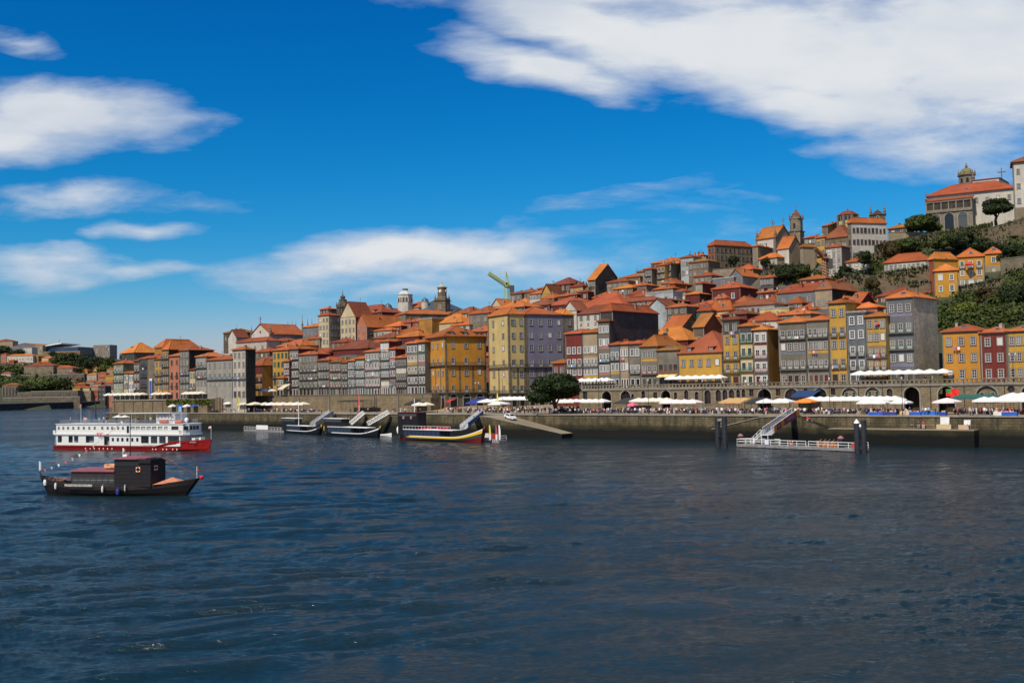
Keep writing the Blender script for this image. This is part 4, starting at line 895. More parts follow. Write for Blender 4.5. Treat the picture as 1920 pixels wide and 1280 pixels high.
# cranes
def crane(px, base, lab, col, d, mast_top, jib_tip, tail, atop, mastw):
    p = P(px, base, d); k = d/F; e = thing('tower_crane', lab, 'crane', p, 0); CTRL.append((p.x, p.y, p.z-1))
    mt = plain('crane_paint_%d' % px, col, .5, .1, var=.2)
    def lattice(b, a, c, w, n):
        a = Vector(a); c = Vector(c); d_ = (c-a).normalized(); sx = d_.orthogonal().normalized(); sy = d_.cross(sx)
        cs = [(sx*i+sy*j)*w for i, j in ((1, 1), (1, -1), (-1, -1), (-1, 1))]
        for q in cs: b.bar(a+q, c+q, .22)
        for i in range(n):
            t0 = a.lerp(c, i/n); t1 = a.lerp(c, (i+1)/n)
            for j in range(4): b.bar(t0+cs[j], t1+cs[(j+1) % 4], .13)
    H0 = (base-mast_top)*k
    b = MB(); lattice(b, (0, 0, -2), (0, 0, H0), mastw, 9); b.build('mast', mt, e)
    jp = ((jib_tip[0]-px)*k, -2, (base-jib_tip[1])*k); b = MB(); lattice(b, (0, 0, H0), jp, mastw*.62, 12); b.build('jib', mt, e)
    ap = ((atop[0]-px)*k, 0, (base-atop[1])*k); b = MB(); b.bar((-.8, 0, H0), ap, .2); b.bar((1.0, 0, H0), ap, .2); b.bar(ap, Vector((0, 0, H0)).lerp(Vector(jp), .75), .06); b.bar(ap, ((tail[0]-px)*k, 0, (base-tail[1])*k), .06); b.build('apex_frame', mt, e)
    tp = ((tail[0]-px)*k, 0, (base-tail[1])*k); b = MB(); lattice(b, (0, 0, H0), tp, mastw*.6, 4); b.build('counter_jib', mt, e)
    b = MB(); b.box(tp[0]-1.1, tp[0]+1.1, -1.1, 1.1, tp[2]-3.2, tp[2]+.8); b.build('counterweight', plain('crane_weight', (.06,.06,.055), .9), e)
    b = MB(); b.box(-1.1, .4, -2.2, -.8, H0-.2, H0+1.9); b.box(-.9, .2, -2.25, -2.2, H0+.5, H0+1.6, 1); b.build('cab', [mt, GL[0]], e)
    return e
crane(952, 570, 'yellow green tower crane rising behind the pale yellow corner house', (.38,.42,.02), hd(952, 575)+30, 536, (917, 512), (961, 538), (950, 509), 1.0)
crane(1548, 522, 'orange painted crane with folded jib in front of the white five storey house', (.26,.12,.05), hd(1548, 515)-14, 484, (1527, 466), (1556, 489), (1546, 476), .8)
# ------------------------------------------------------------------ quay, arcade, walls
S_R = -75.0                                   # past the right edge of the picture
S_L = s_at(200, 0, 790)
S_M = s_at(388, 0, 780)
def qmat():
    m, nt, b = newmat('quay_stone'); b.inputs['Roughness'].default_value = .85; b.inputs['Specular IOR Level'].default_value = .2
    tc = nt.node('ShaderNodeTexCoord'); ob = tc.outputs['Object']; sx = nt.node('ShaderNodeSeparateXYZ'); nt.link(ob, sx.inputs[0])
    cx = nt.node('ShaderNodeCombineXYZ'); nt.link(nt.math('ADD', sx.outputs[0], nt.math('MULTIPLY', sx.outputs[1], .5)), cx.inputs[0]); nt.link(sx.outputs[2], cx.inputs[1])
    big = nt.ramp(nt.noise(ob, .16, 5, .65), [(.35, 0), (.68, 1)])
    st = nt.ramp(nt.noise(nt.mapping(ob, (.9, .9, .1)), 1.0, 5, .7), [(.42, 0), (.62, 1)])
    fine = nt.noise(ob, 1.7, 5, .65)
    col = nt.mix(big, (.075, .06, .035), (.24, .185, .105)); col = nt.mix(nt.math('MULTIPLY', st, .9), col, (.045, .04, .028))
    br = nt.node('ShaderNodeTexBrick'); nt.link(cx.outputs[0], br.inputs['Vector']); br.inputs['Scale'].default_value = 1
    br.inputs['Brick Width'].default_value = 1.5; br.inputs['Row Height'].default_value = .62; br.inputs['Mortar Size'].default_value = .05
    nt.link(col, br.inputs['Color1']); nt.link(nt.mix(1.0, col, (.68, .68, .66), 'MULTIPLY'), br.inputs['Color2']); nt.link(nt.mix(1.0, col, (.3, .3, .28), 'MULTIPLY'), br.inputs['Mortar'])
    col = nt.mix(nt.math('MULTIPLY', nt.ramp(fine, [(.35, 0), (.7, 1)]), .5), br.outputs[0], (.07, .065, .03))
    # tide line: algae and wet stone
    z = nt.math('ADD', sx.outputs[2], nt.math('MULTIPLY', nt.math('SUBTRACT', nt.noise(ob, .35, 4, .6), .5), 1.6))
    col = nt.mix(nt.ramp(nt.math('DIVIDE', z, 6.0), [(.56, 1), (.70, 0)]), col, nt.mix(big, (.014, .013, .007), (.042, .036, .018)))
    col = nt.mix(nt.ramp(nt.math('DIVIDE', z, 6.0), [(.36, 1), (.5, 0)]), col, (.006, .007, .006))
    nt.link(col, b.inputs['Base Color'])
    bp = nt.node('ShaderNodeBump'); bp.inputs['Strength'].default_value = .6; bp.inputs['Distance'].default_value = .15; nt.link(fine, bp.inputs['Height']); nt.link(bp.outputs[0], b.inputs['Normal'])
    return m
QM = qmat()
def pavem():
    m, nt, b = newmat('granite_paving'); b.inputs['Roughness'].default_value = .9
    tc = nt.node('ShaderNodeTexCoord'); ob = tc.outputs['Object']
    a = nt.ramp(nt.noise(ob, .12, 5, .6), [(.35, 0), (.7, 1)]); f = nt.noise(ob, 2.5, 4, .7)
    col = nt.mix(a, (.2, .155, .1), (.33, .265, .18)); col = nt.mix(nt.math('MULTIPLY', f, .5), col, (.16, .135, .1)); nt.link(col, b.inputs['Base Color']); return m
PVM = pavem()
def frame_box(mb, s0, s1, o0, o1, z0, z1, m=0):
    """box in quay coordinates; local x runs left-to-right = -s"""
    mb.box(-s1, -s0, o0, o1, z0, z1, m)
QE = (Q0.x, Q0.y, 0)
def qbuild(mb, name, mats, parent=None, **k):
    o = mb.build(name, mats, parent, **k)
    if parent is None: o.location = QE; o.rotation_euler = (0, 0, YAW)
    return o
# pavement of the quay and the upper walk
b = MB(); frame_box(b, S_R, S_L, .9, 31.5, QZ-1.2, QZ)
tag(qbuild(b, 'quay_pavement', PVM), 'wide granite paved riverside promenade', 'pavement', kind='structure')
S_A = s_at(1086, 24, 740)                     # left end of the arcade
b = MB(); frame_box(b, S_R, S_A, 24.5, 31.8, TZ-.8, TZ)
tag(qbuild(b, 'upper_walk_pavement', PVM), 'stone paved upper walk above the arcade', 'pavement', kind='structure')
S_W0 = s_at(812, 22, 745); S_W1 = s_at(470, 22, 745); 
b = MB(); frame_box(b, S_W0, S_L, 22.2, 60, QZ-.1, 12.95)
tag(qbuild(b, 'old_wall_terrace', PVM), 'raised ground behind the old river wall', 'terrace', kind='structure')
b = MB(); sq = MB(); sA = s_at(1090, 31); sB = S_W0
i0 = -sB; i1 = -sA
sq.poly([(i0, 14, QZ+.01), (i1, 14, QZ+.01), (i1, 31, 8.4), (i0, 31, 8.4)]); sq.poly([(i0-1, 31, 8.4), (i1, 31, 8.4), (i1, 95, 9.6), (i0-1, 95, 9.6)])
sq.poly([(i0, 14, QZ+.01), (i0, 31, 8.4), (i0, 31, QZ-1), (i0, 14, QZ-1)])
tag(qbuild(sq, 'riverside_square', PVM), 'sloping paved square between the tall corner houses and the quay', 'square', kind='structure')
# quay wall with coping
t = thing('quay_wall', 'long tall stone quay wall with dark algae tide band', 'quay wall', QE, YAW)
b = MB()
n = 90; xs = [-S_L+(S_L-S_R)*i/n for i in range(n+1)]
for i in range(n):
    x0_, x1_ = xs[i], xs[i+1]; zs = [-2, 0.4, 1.5, 2.6, 4.0, QZ-.25]; os_ = [-.9, -.7, -.45, -.3, -.12, 0]
    for j in range(5): b.quad((x0_, os_[j], zs[j]), (x1_, os_[j], zs[j]), (x1_, os_[j+1], zs[j+1]), (x0_, os_[j+1], zs[j+1]))
b.build('wall_face', QM, t)
b = MB(); b.box(-S_L, -S_R, -.25, .9, QZ-.28, QZ+.03); b.build('coping', gran_l, t)
b = MB(); b.box(-S_L-.02, -S_L+1, 0, 70, -2, QZ-.3); b.build('end_wall', QM, t)
# slipway with the parked car
sl0 = s_at(928, -1, 780); sl1 = s_at(1072, -1, 812)
t = thing('slipway', 'sandy stone slipway descending along the quay wall to the water', 'slipway', QE, YAW)
b = MB(); xa, xb = -sl0, -sl1; n = 14
for i in range(n):
    u0, u1 = i/n, (i+1)/n; x0_, x1_ = xa+(xb-xa)*u0, xa+(xb-xa)*u1
    zz = lambda u: QZ-.3-(QZ-1.6)*max(0, (u-.16)/.84)
    ow = lambda u: -11.5+6*u
    z0_, z1_ = zz(u0), zz(u1); o0_, o1_ = ow(u0), ow(u1)
    b.quad((x0_, o0_, z0_), (x1_, o1_, z1_), (x1_, -.3, z1_), (x0_, -.3, z0_), 1)
    b.quad((x0_, o0_-.7, -2), (x1_, o1_-.7, -2), (x1_, o1_, z1_), (x0_, o0_, z0_), 0)
b.quad((xa, -.2, -2), (xa, ow(0)-.7, -2), (xa, ow(0), zz(0)), (xa, -.2, zz(0))); b.quad((xb, ow(1)-.7, -2), (xb, -.2, -2), (xb, -.2, zz(1)), (xb, ow(1), zz(1)))
b.build('ramp', [QM, PVM], t)
b = MB()
for i in range(n):
    u0, u1 = i/n, (i+1)/n; x0_, x1_ = xa+(xb-xa)*u0, xa+(xb-xa)*u1
    b.quad((x0_, ow(u0)-.02, zz(u0)-.28), (x1_, ow(u1)-.02, zz(u1)-.28), (x1_, ow(u1), zz(u1)+.05), (x0_, ow(u0), zz(u0)+.05)); b.quad((x0_, ow(u0), zz(u0)+.05), (x1_, ow(u1), zz(u1)+.05), (x1_, ow(u1)+.5, zz(u1)+.05), (x0_, ow(u0)+.5, zz(u0)+.05))
b.build('edge_coping', gran_l, t)
def slip_pt(u, v):
    x = xa+(xb-xa)*u; o = ow(u)*(1-v); return qp(-x, o, zz(u))
# buttress ramp, steps and ledge on the right
t = thing('stone_landing_stairs', 'stone landing with a rising parapet, worn steps and a low ledge', 'landing stairs', QE, YAW)
sr0 = s_at(1335, -1.5, 800); sr1 = s_at(1425, -1.5, 780); sr2 = s_at(1497, -1.5, 780); sr3 = s_at(1560, -1.5, 800); sr4 = s_at(1832, -1.5, 805)
b = MB(); X = [-sr0, -sr1, -sr2]; Z = [3.0, QZ-.5, QZ-.1]
b.prism([(X[0], -1.6), (X[1], -1.6), (X[1], -.1), (X[0], -.1)], -2, [Z[0], Z[1], Z[1], Z[0]]); b.prism([(X[1], -1.6), (X[2], -1.6), (X[2], -.1), (X[1], -.1)], -2, [Z[1], Z[2], Z[2], Z[1]])
b.build('parapet_wall', QM, t)
b = MB()
for (p0, p1) in (((X[0], Z[0]), (X[1], Z[1])), ((X[1], Z[1]), (X[2], Z[2]))):
    b.prism([(p0[0], -1.8), (p1[0], -1.8), (p1[0], -1.3), (p0[0], -1.3)], [p0[1]-.05, p1[1]-.05, p1[1]-.05, p0[1]-.05], [p0[1]+.15, p1[1]+.15, p1[1]+.15, p0[1]+.15])
b.build('coping', gran_l, t)
b = MB(); ns = 16; xa3, xb3 = -sr2, -sr3
for i in range(ns):
    x0_ = xa3+(xb3-xa3)*i/ns; x1_ = xa3+(xb3-xa3)*(i+1)/ns; z_ = QZ-(QZ-3.6)*(i+1)/ns
    b.box(x0_, x1_, -3.6, -.1, -2, z_)
b.build('steps', QM, t)
b = MB(); b.box(-sr3, -sr4, -3.6, -.1, -2, 3.55); b.build('ledge_base', QM, t)
b = MB(); b.box(-sr3, -sr4, -3.65, -.1, 3.55, 3.75); b.build('ledge', PVM, t)
# ---------------- arcade wall
OP = []   # (px0, px1, top row, kind)
OP += [(1129,1146,730,'A'),(1164,1182,730,'B'),(1184,1189,738,'c'),(1203,1210,732,'c'),(1211,1218,732,'c'),(1225,1232,735,'r'),(1240,1257,729,'A'),(1264,1270,735,'c'),(1283,1291,730,'c'),(1303,1310,734,'c'),
 (1321,1333,731,'c'),(1342,1352,730,'c'),(1355,1364,730,'c'),(1367,1377,730,'c'),(1381,1388,729,'c'),(1391,1398,729,'c'),(1405,1413,727,'r'),(1421,1446,727,'A'),(1455,1463,728,'r'),(1472,1498,727,'B'),(1507,1515,727,'o'),(1525,1550,727,'B'),
 (1558,1566,725,'r'),(1579,1607,726,'C'),(1623,1650,726,'C'),(1663,1674,728,'c'),(1695,1724,724,'A'),(1759,1790,722,'A'),(1830,1871,722,'C'),(1889,1903,721,'o'),(1915,1950,720,'A')]
OP += [(1093,1101,731,'r')]
OP.sort()
t = thing('arcade_wall', 'long stone arcade wall with round arches under a pierced parapet', 'arcade wall', QE, YAW)
oA = 24.0; x_l = -S_A; x_r = -S_R
ground = QZ; ztop = TZ-.7
pieces = MB(); back = MB(); glz = MB(); ringm = MB()
cur = x_l
mA, mD = 0, 1
for (p0, p1, ty, kd) in OP:
    q0 = lp(p0, oA, 740); q1 = lp(p1, oA, 740); x0_, x1_ = -so(q0)[0], -so(q1)[0]
    zt_ = min(P((p0+p1)/2, ty, (q0.y+q1.y)/2).z, ztop-.3); w = x1_-x0_; r = w/2; xc = (x0_+x1_)/2
    if x0_ < cur+.2: continue
    pieces.box(cur, x0_, oA, oA+.9, ground-.5, ztop)
    if kd in 'ABC': zb_ = ground-.1 if kd == 'A' else max(ground+1.2, zt_-r-1.2)
    elif kd == 'c': zb_ = zt_-max(w*1.9, 1.6)
    elif kd == 'r': zb_ = zt_-max(1.5, w*1.5)
    else: zb_ = zt_-w
    # lintel piece: polygon ring above the opening
    na = 12
    if kd == 'r':
        pieces.box(x0_, x1_, oA, oA+.9, zt_, ztop)
        arc = [(x0_, zt_), (x1_, zt_)]
    elif kd == 'o':
        cz = zt_-r
        for k in range(na*2):
            a0 = PI*k/na; a1 = PI*(k+1)/na
            def outp(a):
                c, s_ = math.cos(a), math.sin(a); qq = r/max(abs(c), abs(s_)); return xc+c*qq, cz+s_*qq
            (ax, az), (bx, bz) = outp(a0), outp(a1)
            pieces.quad((xc+math.cos(a0)*r, oA, cz+math.sin(a0)*r), (ax, oA, az), (bx, oA, bz), (xc+math.cos(a1)*r, oA, cz+math.sin(a1)*r))
            pieces.quad((xc+math.cos(a0)*r, oA, cz+math.sin(a0)*r), (xc+math.cos(a1)*r, oA, cz+math.sin(a1)*r), (xc+math.cos(a1)*r, oA+.9, cz+math.sin(a1)*r), (xc+math.cos(a0)*r, oA+.9, cz+math.sin(a0)*r))
        pieces.box(x0_, x1_, oA, oA+.9, zt_, ztop); arc = None
    else:
        cz = zt_-r; pts = [(xc-math.cos(PI*k/na)*r, cz+math.sin(PI*k/na)*r) for k in range(na+1)]
        for k in range(na):
            (ax, az), (bx, bz) = pts[k], pts[k+1]
            pieces.quad((ax, oA, az), (bx, oA, bz), (bx, oA, ztop), (ax, oA, ztop))
            pieces.quad((ax, oA, az), (ax, oA+.9, az), (bx, oA+.9, bz), (bx, oA, bz))
        rr = .35 if w > 2.2 else .2
        for k in range(na):
            a0 = PI*k/na; a1 = PI*(k+1)/na
            f = lambda a, q: (xc-math.cos(a)*q, cz+math.sin(a)*q)
            a_, b_, c_, d_ = f(a0, r), f(a1, r), f(a1, r+rr), f(a0, r+rr)
            ringm.quad((a_[0], oA-.12, a_[1]), (b_[0], oA-.12, b_[1]), (c_[0], oA-.12, c_[1]), (d_[0], oA-.12, d_[1]))
            ringm.quad((d_[0], oA-.12, d_[1]), (c_[0], oA-.12, c_[1]), (c_[0], oA+.01, c_[1]), (d_[0], oA+.01, d_[1])); ringm.quad((a_[0], oA+.01, a_[1]), (b_[0], oA+.01, b_[1]), (b_[0], oA-.12, b_[1]), (a_[0], oA-.12, a_[1]))
        ringm.box(x0_-rr, x0_, oA-.12, oA+.01, zb_, cz); ringm.box(x1_, x1_+rr, oA-.12, oA+.01, zb_, cz)
    if zb_ > ground: pieces.box(x0_, x1_, oA, oA+.9, ground-.5, zb_); ringm.box(x0_-.2, x1_+.2, oA-.16, oA, zb_-.2, zb_)
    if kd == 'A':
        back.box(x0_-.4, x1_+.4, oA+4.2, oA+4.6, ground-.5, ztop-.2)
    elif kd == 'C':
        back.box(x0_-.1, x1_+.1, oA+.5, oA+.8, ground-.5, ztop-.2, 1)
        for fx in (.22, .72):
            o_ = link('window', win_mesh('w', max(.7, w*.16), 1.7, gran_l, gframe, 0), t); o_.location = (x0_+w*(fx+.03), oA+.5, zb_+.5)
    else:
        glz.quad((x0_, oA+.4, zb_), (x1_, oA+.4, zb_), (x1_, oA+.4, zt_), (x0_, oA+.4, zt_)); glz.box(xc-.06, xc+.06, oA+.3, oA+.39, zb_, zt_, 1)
        if kd in 'Bc' and w > .9: glz.box(x0_, x1_, oA+.3, oA+.39, (zb_+zt_)/2, (zb_+zt_)/2+.1, 1)
    cur = x1_
pieces.box(cur, x_r, oA, oA+.9, ground-.5, ztop)
aw = wallmat((.38,.32,.21), 'stone')
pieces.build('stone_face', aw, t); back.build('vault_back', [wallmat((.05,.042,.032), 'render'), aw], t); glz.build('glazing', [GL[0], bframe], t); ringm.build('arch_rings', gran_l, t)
b = MB(); b.box(x_l-.2, x_r, oA-.35, oA+1.2, ztop, ztop+.35); b.box(x_l-.1, x_r, oA-.18, oA+.05, ztop-.25, ztop); b.build('cornice', gran_l, t)
b = MB(); b.box(x_l, x_r, oA-.05, oA+.3, ztop+.35, ztop+.6); b.box(x_l, x_r, oA-.08, oA+.34, ztop+1.35, ztop+1.6)
nx = int((x_r-x_l)/1.15)
for i in range(nx): x = x_l+(x_r-x_l)*i/nx; b.box(x, x+.5, oA, oA+.25, ztop+.6, ztop+1.35)
b.build('parapet', wallmat((.3,.265,.2), 'render'), t)
b = MB()
for px in (1174, 1385, 1480, 1563, 1610, 1655, 1745, 1808, 1884):
    x = -s_at(px, oA, 735); b.bar((x, oA-.15, ground+1), (x, oA-.15, ztop+1.5), .07)
b.build('drain_pipes', iron, t)
# old river walls on the left
ow_m = wallmat((.36,.295,.19), 'stone')
t = thing('old_river_wall', 'rough old stone wall carrying the row of narrow houses', 'stone wall', QE, YAW)
b = MB(); b.box(-S_W1, -S_W0, 21.4, 22.2, QZ-.5, 13.0); b.build('wall_face', ow_m, t); b = MB(); b.box(-S_W1, -S_W0, 21.2, 22.4, 13.0, 13.25); b.build('coping', gran_d, t)
b = MB()
for px in (508, 560, 616, 700, 745, 790): x = -s_at(px, 21.4, 750); b.box(x, x+.9, 21.1, 21.4, QZ, 12.6)
b.build('buttresses', gran_d, t)
b = MB(); x = -s_at(813, 21.4, 750); b.box(x-3, x+2, 18, 22, QZ-.5, 11.5); b.box(x-3.1, x+2.1, 17.9, 22.1, 11.5, 11.8); b.build('end_bastion', ow_m, t)
b = MB()
for px in (850,): pass
t = thing('terrace_wall', 'high weathered stone terrace wall with vertical stains at the left end of the quay', 'stone wall', QE, YAW)
S_T = s_at(398, 5, 750)
b = MB(); b.box(-S_L+.3, -S_T, 2.6, 4.4, QZ-.5, 11.9)
n = 9
for i in range(n): x = -S_L+2+(S_L-S_T-4)*i/n; b.box(x, x+.9, 2.25, 2.6, QZ-.5, 11.2)
b.build('wall_face', ow_m, t); b = MB(); b.box(-S_L+.2, -S_T, 2.2, 4.5, 11.9, 12.3); b.build('coping', gran_l, t)
b = MB(); frame_box(b, S_T, S_L-.3, 4.4, 24, QZ, 12.4); tag(qbuild(b, 'left_terrace', PVM), 'paved terrace in front of the left houses', 'terrace', kind='structure')
b = MB(); frame_box(b, S_W1-1, S_T, 7, 24, QZ-.2, 12.4); tag(qbuild(b, 'raised_yard', PVM), 'raised yard around the white quay house', 'terrace', kind='structure')
t = thing('low_yard_wall', 'low stone retaining wall under the white quay house', 'stone wall', QE, YAW)
b = MB(); b.box(-S_T, -S_W1+.5, 6.4, 7.0, QZ-.4, 12.7); b.build('wall_face', ow_m, t); b = MB(); b.box(-S_T, -S_W1+.5, 6.3, 7.1, 12.7, 12.9); b.build('coping', gran_l, t)
# ------------------------------------------------------------------ text helper
def text_mesh(name, s, size, mt, parent, loc, rot=(PI/2, 0, 0), ext=.01, align='CENTER', bold=0.0, spacing=1.0):
    cu = bpy.data.curves.new(name+'_curve', 'FONT'); cu.body = s; cu.size = size; cu.extrude = ext; cu.align_x = align; cu.align_y = 'CENTER'; cu.offset = bold; cu.space_character = spacing
    tmp = bpy.data.objects.new('tmp', cu); COL.objects.link(tmp)
    dg = bpy.context.evaluated_depsgraph_get(); me = bpy.data.meshes.new_from_object(tmp.evaluated_get(dg)); me.name = name
    bpy.data.objects.remove(tmp); bpy.data.curves.remove(cu)
    me.materials.clear(); me.materials.append(mt)
    o = link(name, me, parent); o.location = loc; o.rotation_euler = rot; return o
# ------------------------------------------------------------------ hull
def hull(parent, L, B, sheer, beam, strakes, mats, zk=-.6, rake0=0., rake1=0., deckz=None, n=32, name='hull', decks=None):
    """x 0..L; sheer(t), beam(t) 0..1; strakes: list (f0, f1, mat index)"""
    b = MB(); fr = sorted(set([f for s in strakes for f in s[:2]]))
    def pt(t, f, sd):
        zs = sheer(t); z = zk+(zs-zk)*f
        w = beam(t)*B/2*(.55+.45*min(1, f*1.6)**.7)
        x = L*t+(rake1*f*max(0, (t-.7)/.3)**1.5 if t > .7 else 0)-(rake0*f*max(0, (.3-t)/.3)**1.5 if t < .3 else 0)
        return (x, sd*w, z)
    for i in range(n):
        t0, t1 = i/n, (i+1)/n
        for (f0, f1, mi) in strakes:
            b.quad(pt(t0, f0, -1), pt(t1, f0, -1), pt(t1, f1, -1), pt(t0, f1, -1), mi)
            b.quad(pt(t1, f0, 1), pt(t0, f0, 1), pt(t0, f1, 1), pt(t1, f1, 1), mi)
        # gunwale cap and deck
        for sd in (-1, 1):
            a, c = pt(t0, 1, sd), pt(t1, 1, sd); k = .86
            q = [a, c, (c[0], c[1]*k, c[2]), (a[0], a[1]*k, a[2])]
            b.poly(q if sd < 0 else q[::-1], strakes[-1][2])
        d0 = pt(t0, .86, 1); d1 = pt(t1, .86, 1)
        b.quad((d0[0], -d0[1], d0[2]), (d1[0], -d1[1], d1[2]), d1, d0, len(mats)-1)
    b.poly([pt(0, f, -1) for f in fr]+[pt(0, f, 1) for f in reversed(fr)], strakes[0][2])
    b.poly([pt(1, f, 1) for f in fr]+[pt(1, f, -1) for f in reversed(fr)], strakes[0][2])
    o = b.build(name, mats, parent, smooth=False); return o, pt
def lifebuoy(parent, loc, ax='y', r=.34, rz=0):
    b = MB(); b.torus((0, 0, 0), r, r*.2, ax, 14, 6, 0)
    for k in range(4):
        a = PI/4+k*PI/2
        c = (math.cos(a)*r, 0, math.sin(a)*r) if ax == 'y' else (0, math.cos(a)*r, math.sin(a)*r); b.box(c[0]-.08, c[0]+.08, c[1]-.08, c[1]+.08, c[2]-.08, c[2]+.08, 1)
    o = b.build('lifebuoy', [plain('lifebuoy_orange', (.75,.13,.03), .6), white], parent); o.location = loc; o.rotation_euler = (0, 0, rz); return o
def flag(parent, x, y, z0, z1, cols, w=1.2, h=.7, side=1, name='flag'):
    b = MB(); b.bar((x, y, z0), (x, y, z1), .045, 6); n = 6
    p = b.build('flagpole', white, parent)
    b = MB()
    for i in range(n):
        for j, c in enumerate(cols):
            u0, u1 = i/n, (i+1)/n; f = lambda u: (x+side*w*u, y+.14*math.sin(u*7)*u, 0)
            za = z1-.05-h*j/len(cols); zb = z1-.05-h*(j+1)/len(cols); a, c2 = f(u0), f(u1); dr = lambda u: -.25*u*u*w
            b.quad((a[0], a[1], zb+dr(u0)), (c2[0], c2[1], zb+dr(u1)), (c2[0], c2[1], za+dr(u1)), (a[0], a[1], za+dr(u0)), j)
    b.build(name, [plain('flag_%s' % (str(c)), c, .9) for c in cols], p)
def box_part(parent, name, args, mats, **k):
    b = MB()
    for a in args: b.box(*a)
    return b.build(name, mats, parent, **k)
# ------------------------------------------------------------------ ferry
A = W(99, 842.5); Bq = W(379, 845.8); v = Bq-A; FL = v.length; _n = Vector((-v.y, v.x, 0)).normalized()*3.4; A += _n; Bq += _n
e = thing('river_ferry', 'white two deck river ferry with a red hull, sailing behind the dark wooden boat', 'ferry', A, math.atan2(v.y, v.x))
X = lambda px: (px-101)*FL/296
redm = plain('red_hull_paint', (.33,.012,.01), .35, var=.15); wpm = plain('ferry_white', (.62,.63,.6), .4, var=.04)
BW = 7.4
sh = lambda t: 1.28 if t < .72 else 1.28+(min(1, (t-.72)/.11))*1.27+max(0, t-.83)*2.2
bm = lambda t: (.95+.05*min(1, t/.08)) if t < .84 else max(.04, 1-((t-.84)/.16)**2)
hull(e, FL*.985, BW, sh, bm, [(0, .35, 0), (.35, 1, 0)], [redm, plain('ferry_deck', (.35,.36,.36), .7)], zk=-.8, rake1=.9)
def shell(x0, x1, z0, z1, y=BW/2-.15, taper=None): return (x0, x1, -y, y, z0, z1)
b = MB()
# lower deck house: plates between openings on both sides so that the openings are real
def sided(b, xa, xb, z0, z1, ops, y):
    cur = xa
    for (a, c, za, zb) in sorted(ops):
        for s_ in (-1, 1):
            y0, y1 = (-y, -y+.12) if s_ < 0 else (y-.12, y)
            b.box(cur, a, y0, y1, z0, z1); b.box(a, c, y0, y1, z0, za); b.box(a, c, y0, y1, zb, z1)
        cur = c
    for s_ in (-1, 1): y0, y1 = (-y, -y+.12) if s_ < 0 else (y-.12, y); b.box(cur, xb, y0, y1, z0, z1)
lo = [(112,121),(135,144),(146.5,155.5),(171,188)]
lops = [(X(a), X(c), 2.0, 3.75) for a, c in lo]+[(X(208.5), X(219.5), 1.35, 3.7)]+[(X(a), X(a+4.6), 2.35, 3.35) for a in (224, 234, 243, 253, 262.5, 272.5)]+[(X(a), X(c), 1.95, 3.8) for a, c in ((282,297),(301,313.5),(317,329.5),(333.5,355))]
sided(b, X(109), X(357), 1.2, 4.1, lops, BW/2-.22); b.box(X(357)-.1, X(357), -BW/2+.24, BW/2-.24, 1.2, 4.1)
b.box(X(109), X(109)+.12, -BW/2+.2, BW/2-.2, 1.0, 4.1); b.build('lower_deck_house', wpm, e)
inn = [(X(110), X(281), -BW/2+1.3, BW/2-1.3, 1.0, 4.05), (X(281), X(352), -BW/2+2.4, BW/2-2.4, 1.0, 4.05)]
box_part(e, 'inner_cabin', inn, plain('ferry_inner_grey', (.22,.25,.25), .5, var=.3))
b = MB(); b.prism([(X(107), -BW/2-.1), (X(363), -BW/2-.1), (X(369), -BW/2+1.4), (X(369), BW/2-1.4), (X(363), BW/2+.1), (X(107), BW/2+.1)], 4.1, 4.5); b.build('upper_deck_floor', wpm, e)
b = MB()
uo = [(X(a), X(a+4.4), 5.55, 6.35) for a in (112.3, 122, 132, 143, 154, 165, 176.5, 187.5, 203, 214, 223, 235, 244.5)]+[(X(254), X(259), 4.6, 6.5)]+[(X(a), X(a+8.3), 5.45, 6.35) for a in (262, 272, 282.5, 293, 303.8, 315)]+[(X(327), X(333.5), 5.45, 6.3)]+[(X(340.5), X(354), 5.45, 6.4)]
sided(b, X(109), X(362), 4.5, 6.95, uo, BW/2-.2); b.box(X(109), X(109)+.12, -BW/2+.3, BW/2-.3, 4.5, 6.95)
b.prism([(X(362), -BW/2+.2), (X(367), -BW/2+1.6), (X(367), BW/2-1.6), (X(362), BW/2-.2)], 4.5, 6.95); b.build('upper_deck_house', wpm, e)
box_part(e, 'upper_cabin_windows', [(X(110), X(361), -BW/2+.5, BW/2-.5, 4.5, 6.9)], plain('ferry_cabin_glass', (.03,.045,.05), .12))
box_part(e, 'curtains', [(X(262), X(333), -BW/2+.38, -BW/2+.46, 5.3, 6.5), (X(112), X(250), -BW/2+.38, -BW/2+.46, 5.9, 6.5)], plain('ferry_curtain', (.3,.33,.3), .9, var=.4))
box_part(e, 'sun_deck', [(X(108), X(364), -BW/2+.0, BW/2-.0, 6.95, 7.1)], wpm)
b = MB()
for s_ in (-1, 1):
    y = s_*(BW/2-.2)
    for z in (7.45, 7.75, 8.05): b.bar((X(117), y, z), (X(355), y, z), .035)
    for q in range(60): x = X(117)+(X(355)-X(117))*q/59; b.bar((x, y, 7.1), (x, y, 8.05), .03)
for z in (7.5, 8.05): b.bar((X(117), -BW/2+.2, z), (X(117), BW/2-.2, z), .035)
b.build('sun_deck_railing', plain('rail_grey', (.25,.27,.3), .5), e)
b = MB(); b.box(X(235), X(335), -BW/2+.6, BW/2-.6, 9.75, 9.85)
for x in (236, 260, 287, 310, 334):
    for y in (-BW/2+.8, BW/2-.8): b.bar((X(x), y, 7.1), (X(x), y, 9.8), .06)
b.build('sun_deck_canopy', wpm, e)
b = MB(); b.prism([(X(305), -2.2), (X(341), -2.2), (X(341), 2.2), (X(305), 2.2)], 7.1, 9.4); b.box(X(304), X(342), -2.4, 2.4, 9.4, 9.55)
wh = b.build('wheelhouse', wpm, e)
for q in range(5): o = link('window', win_mesh('w', .8, .8, wpm, wpm, 0), wh); o.location = (X(309+q*7), -2.2, 8.3)
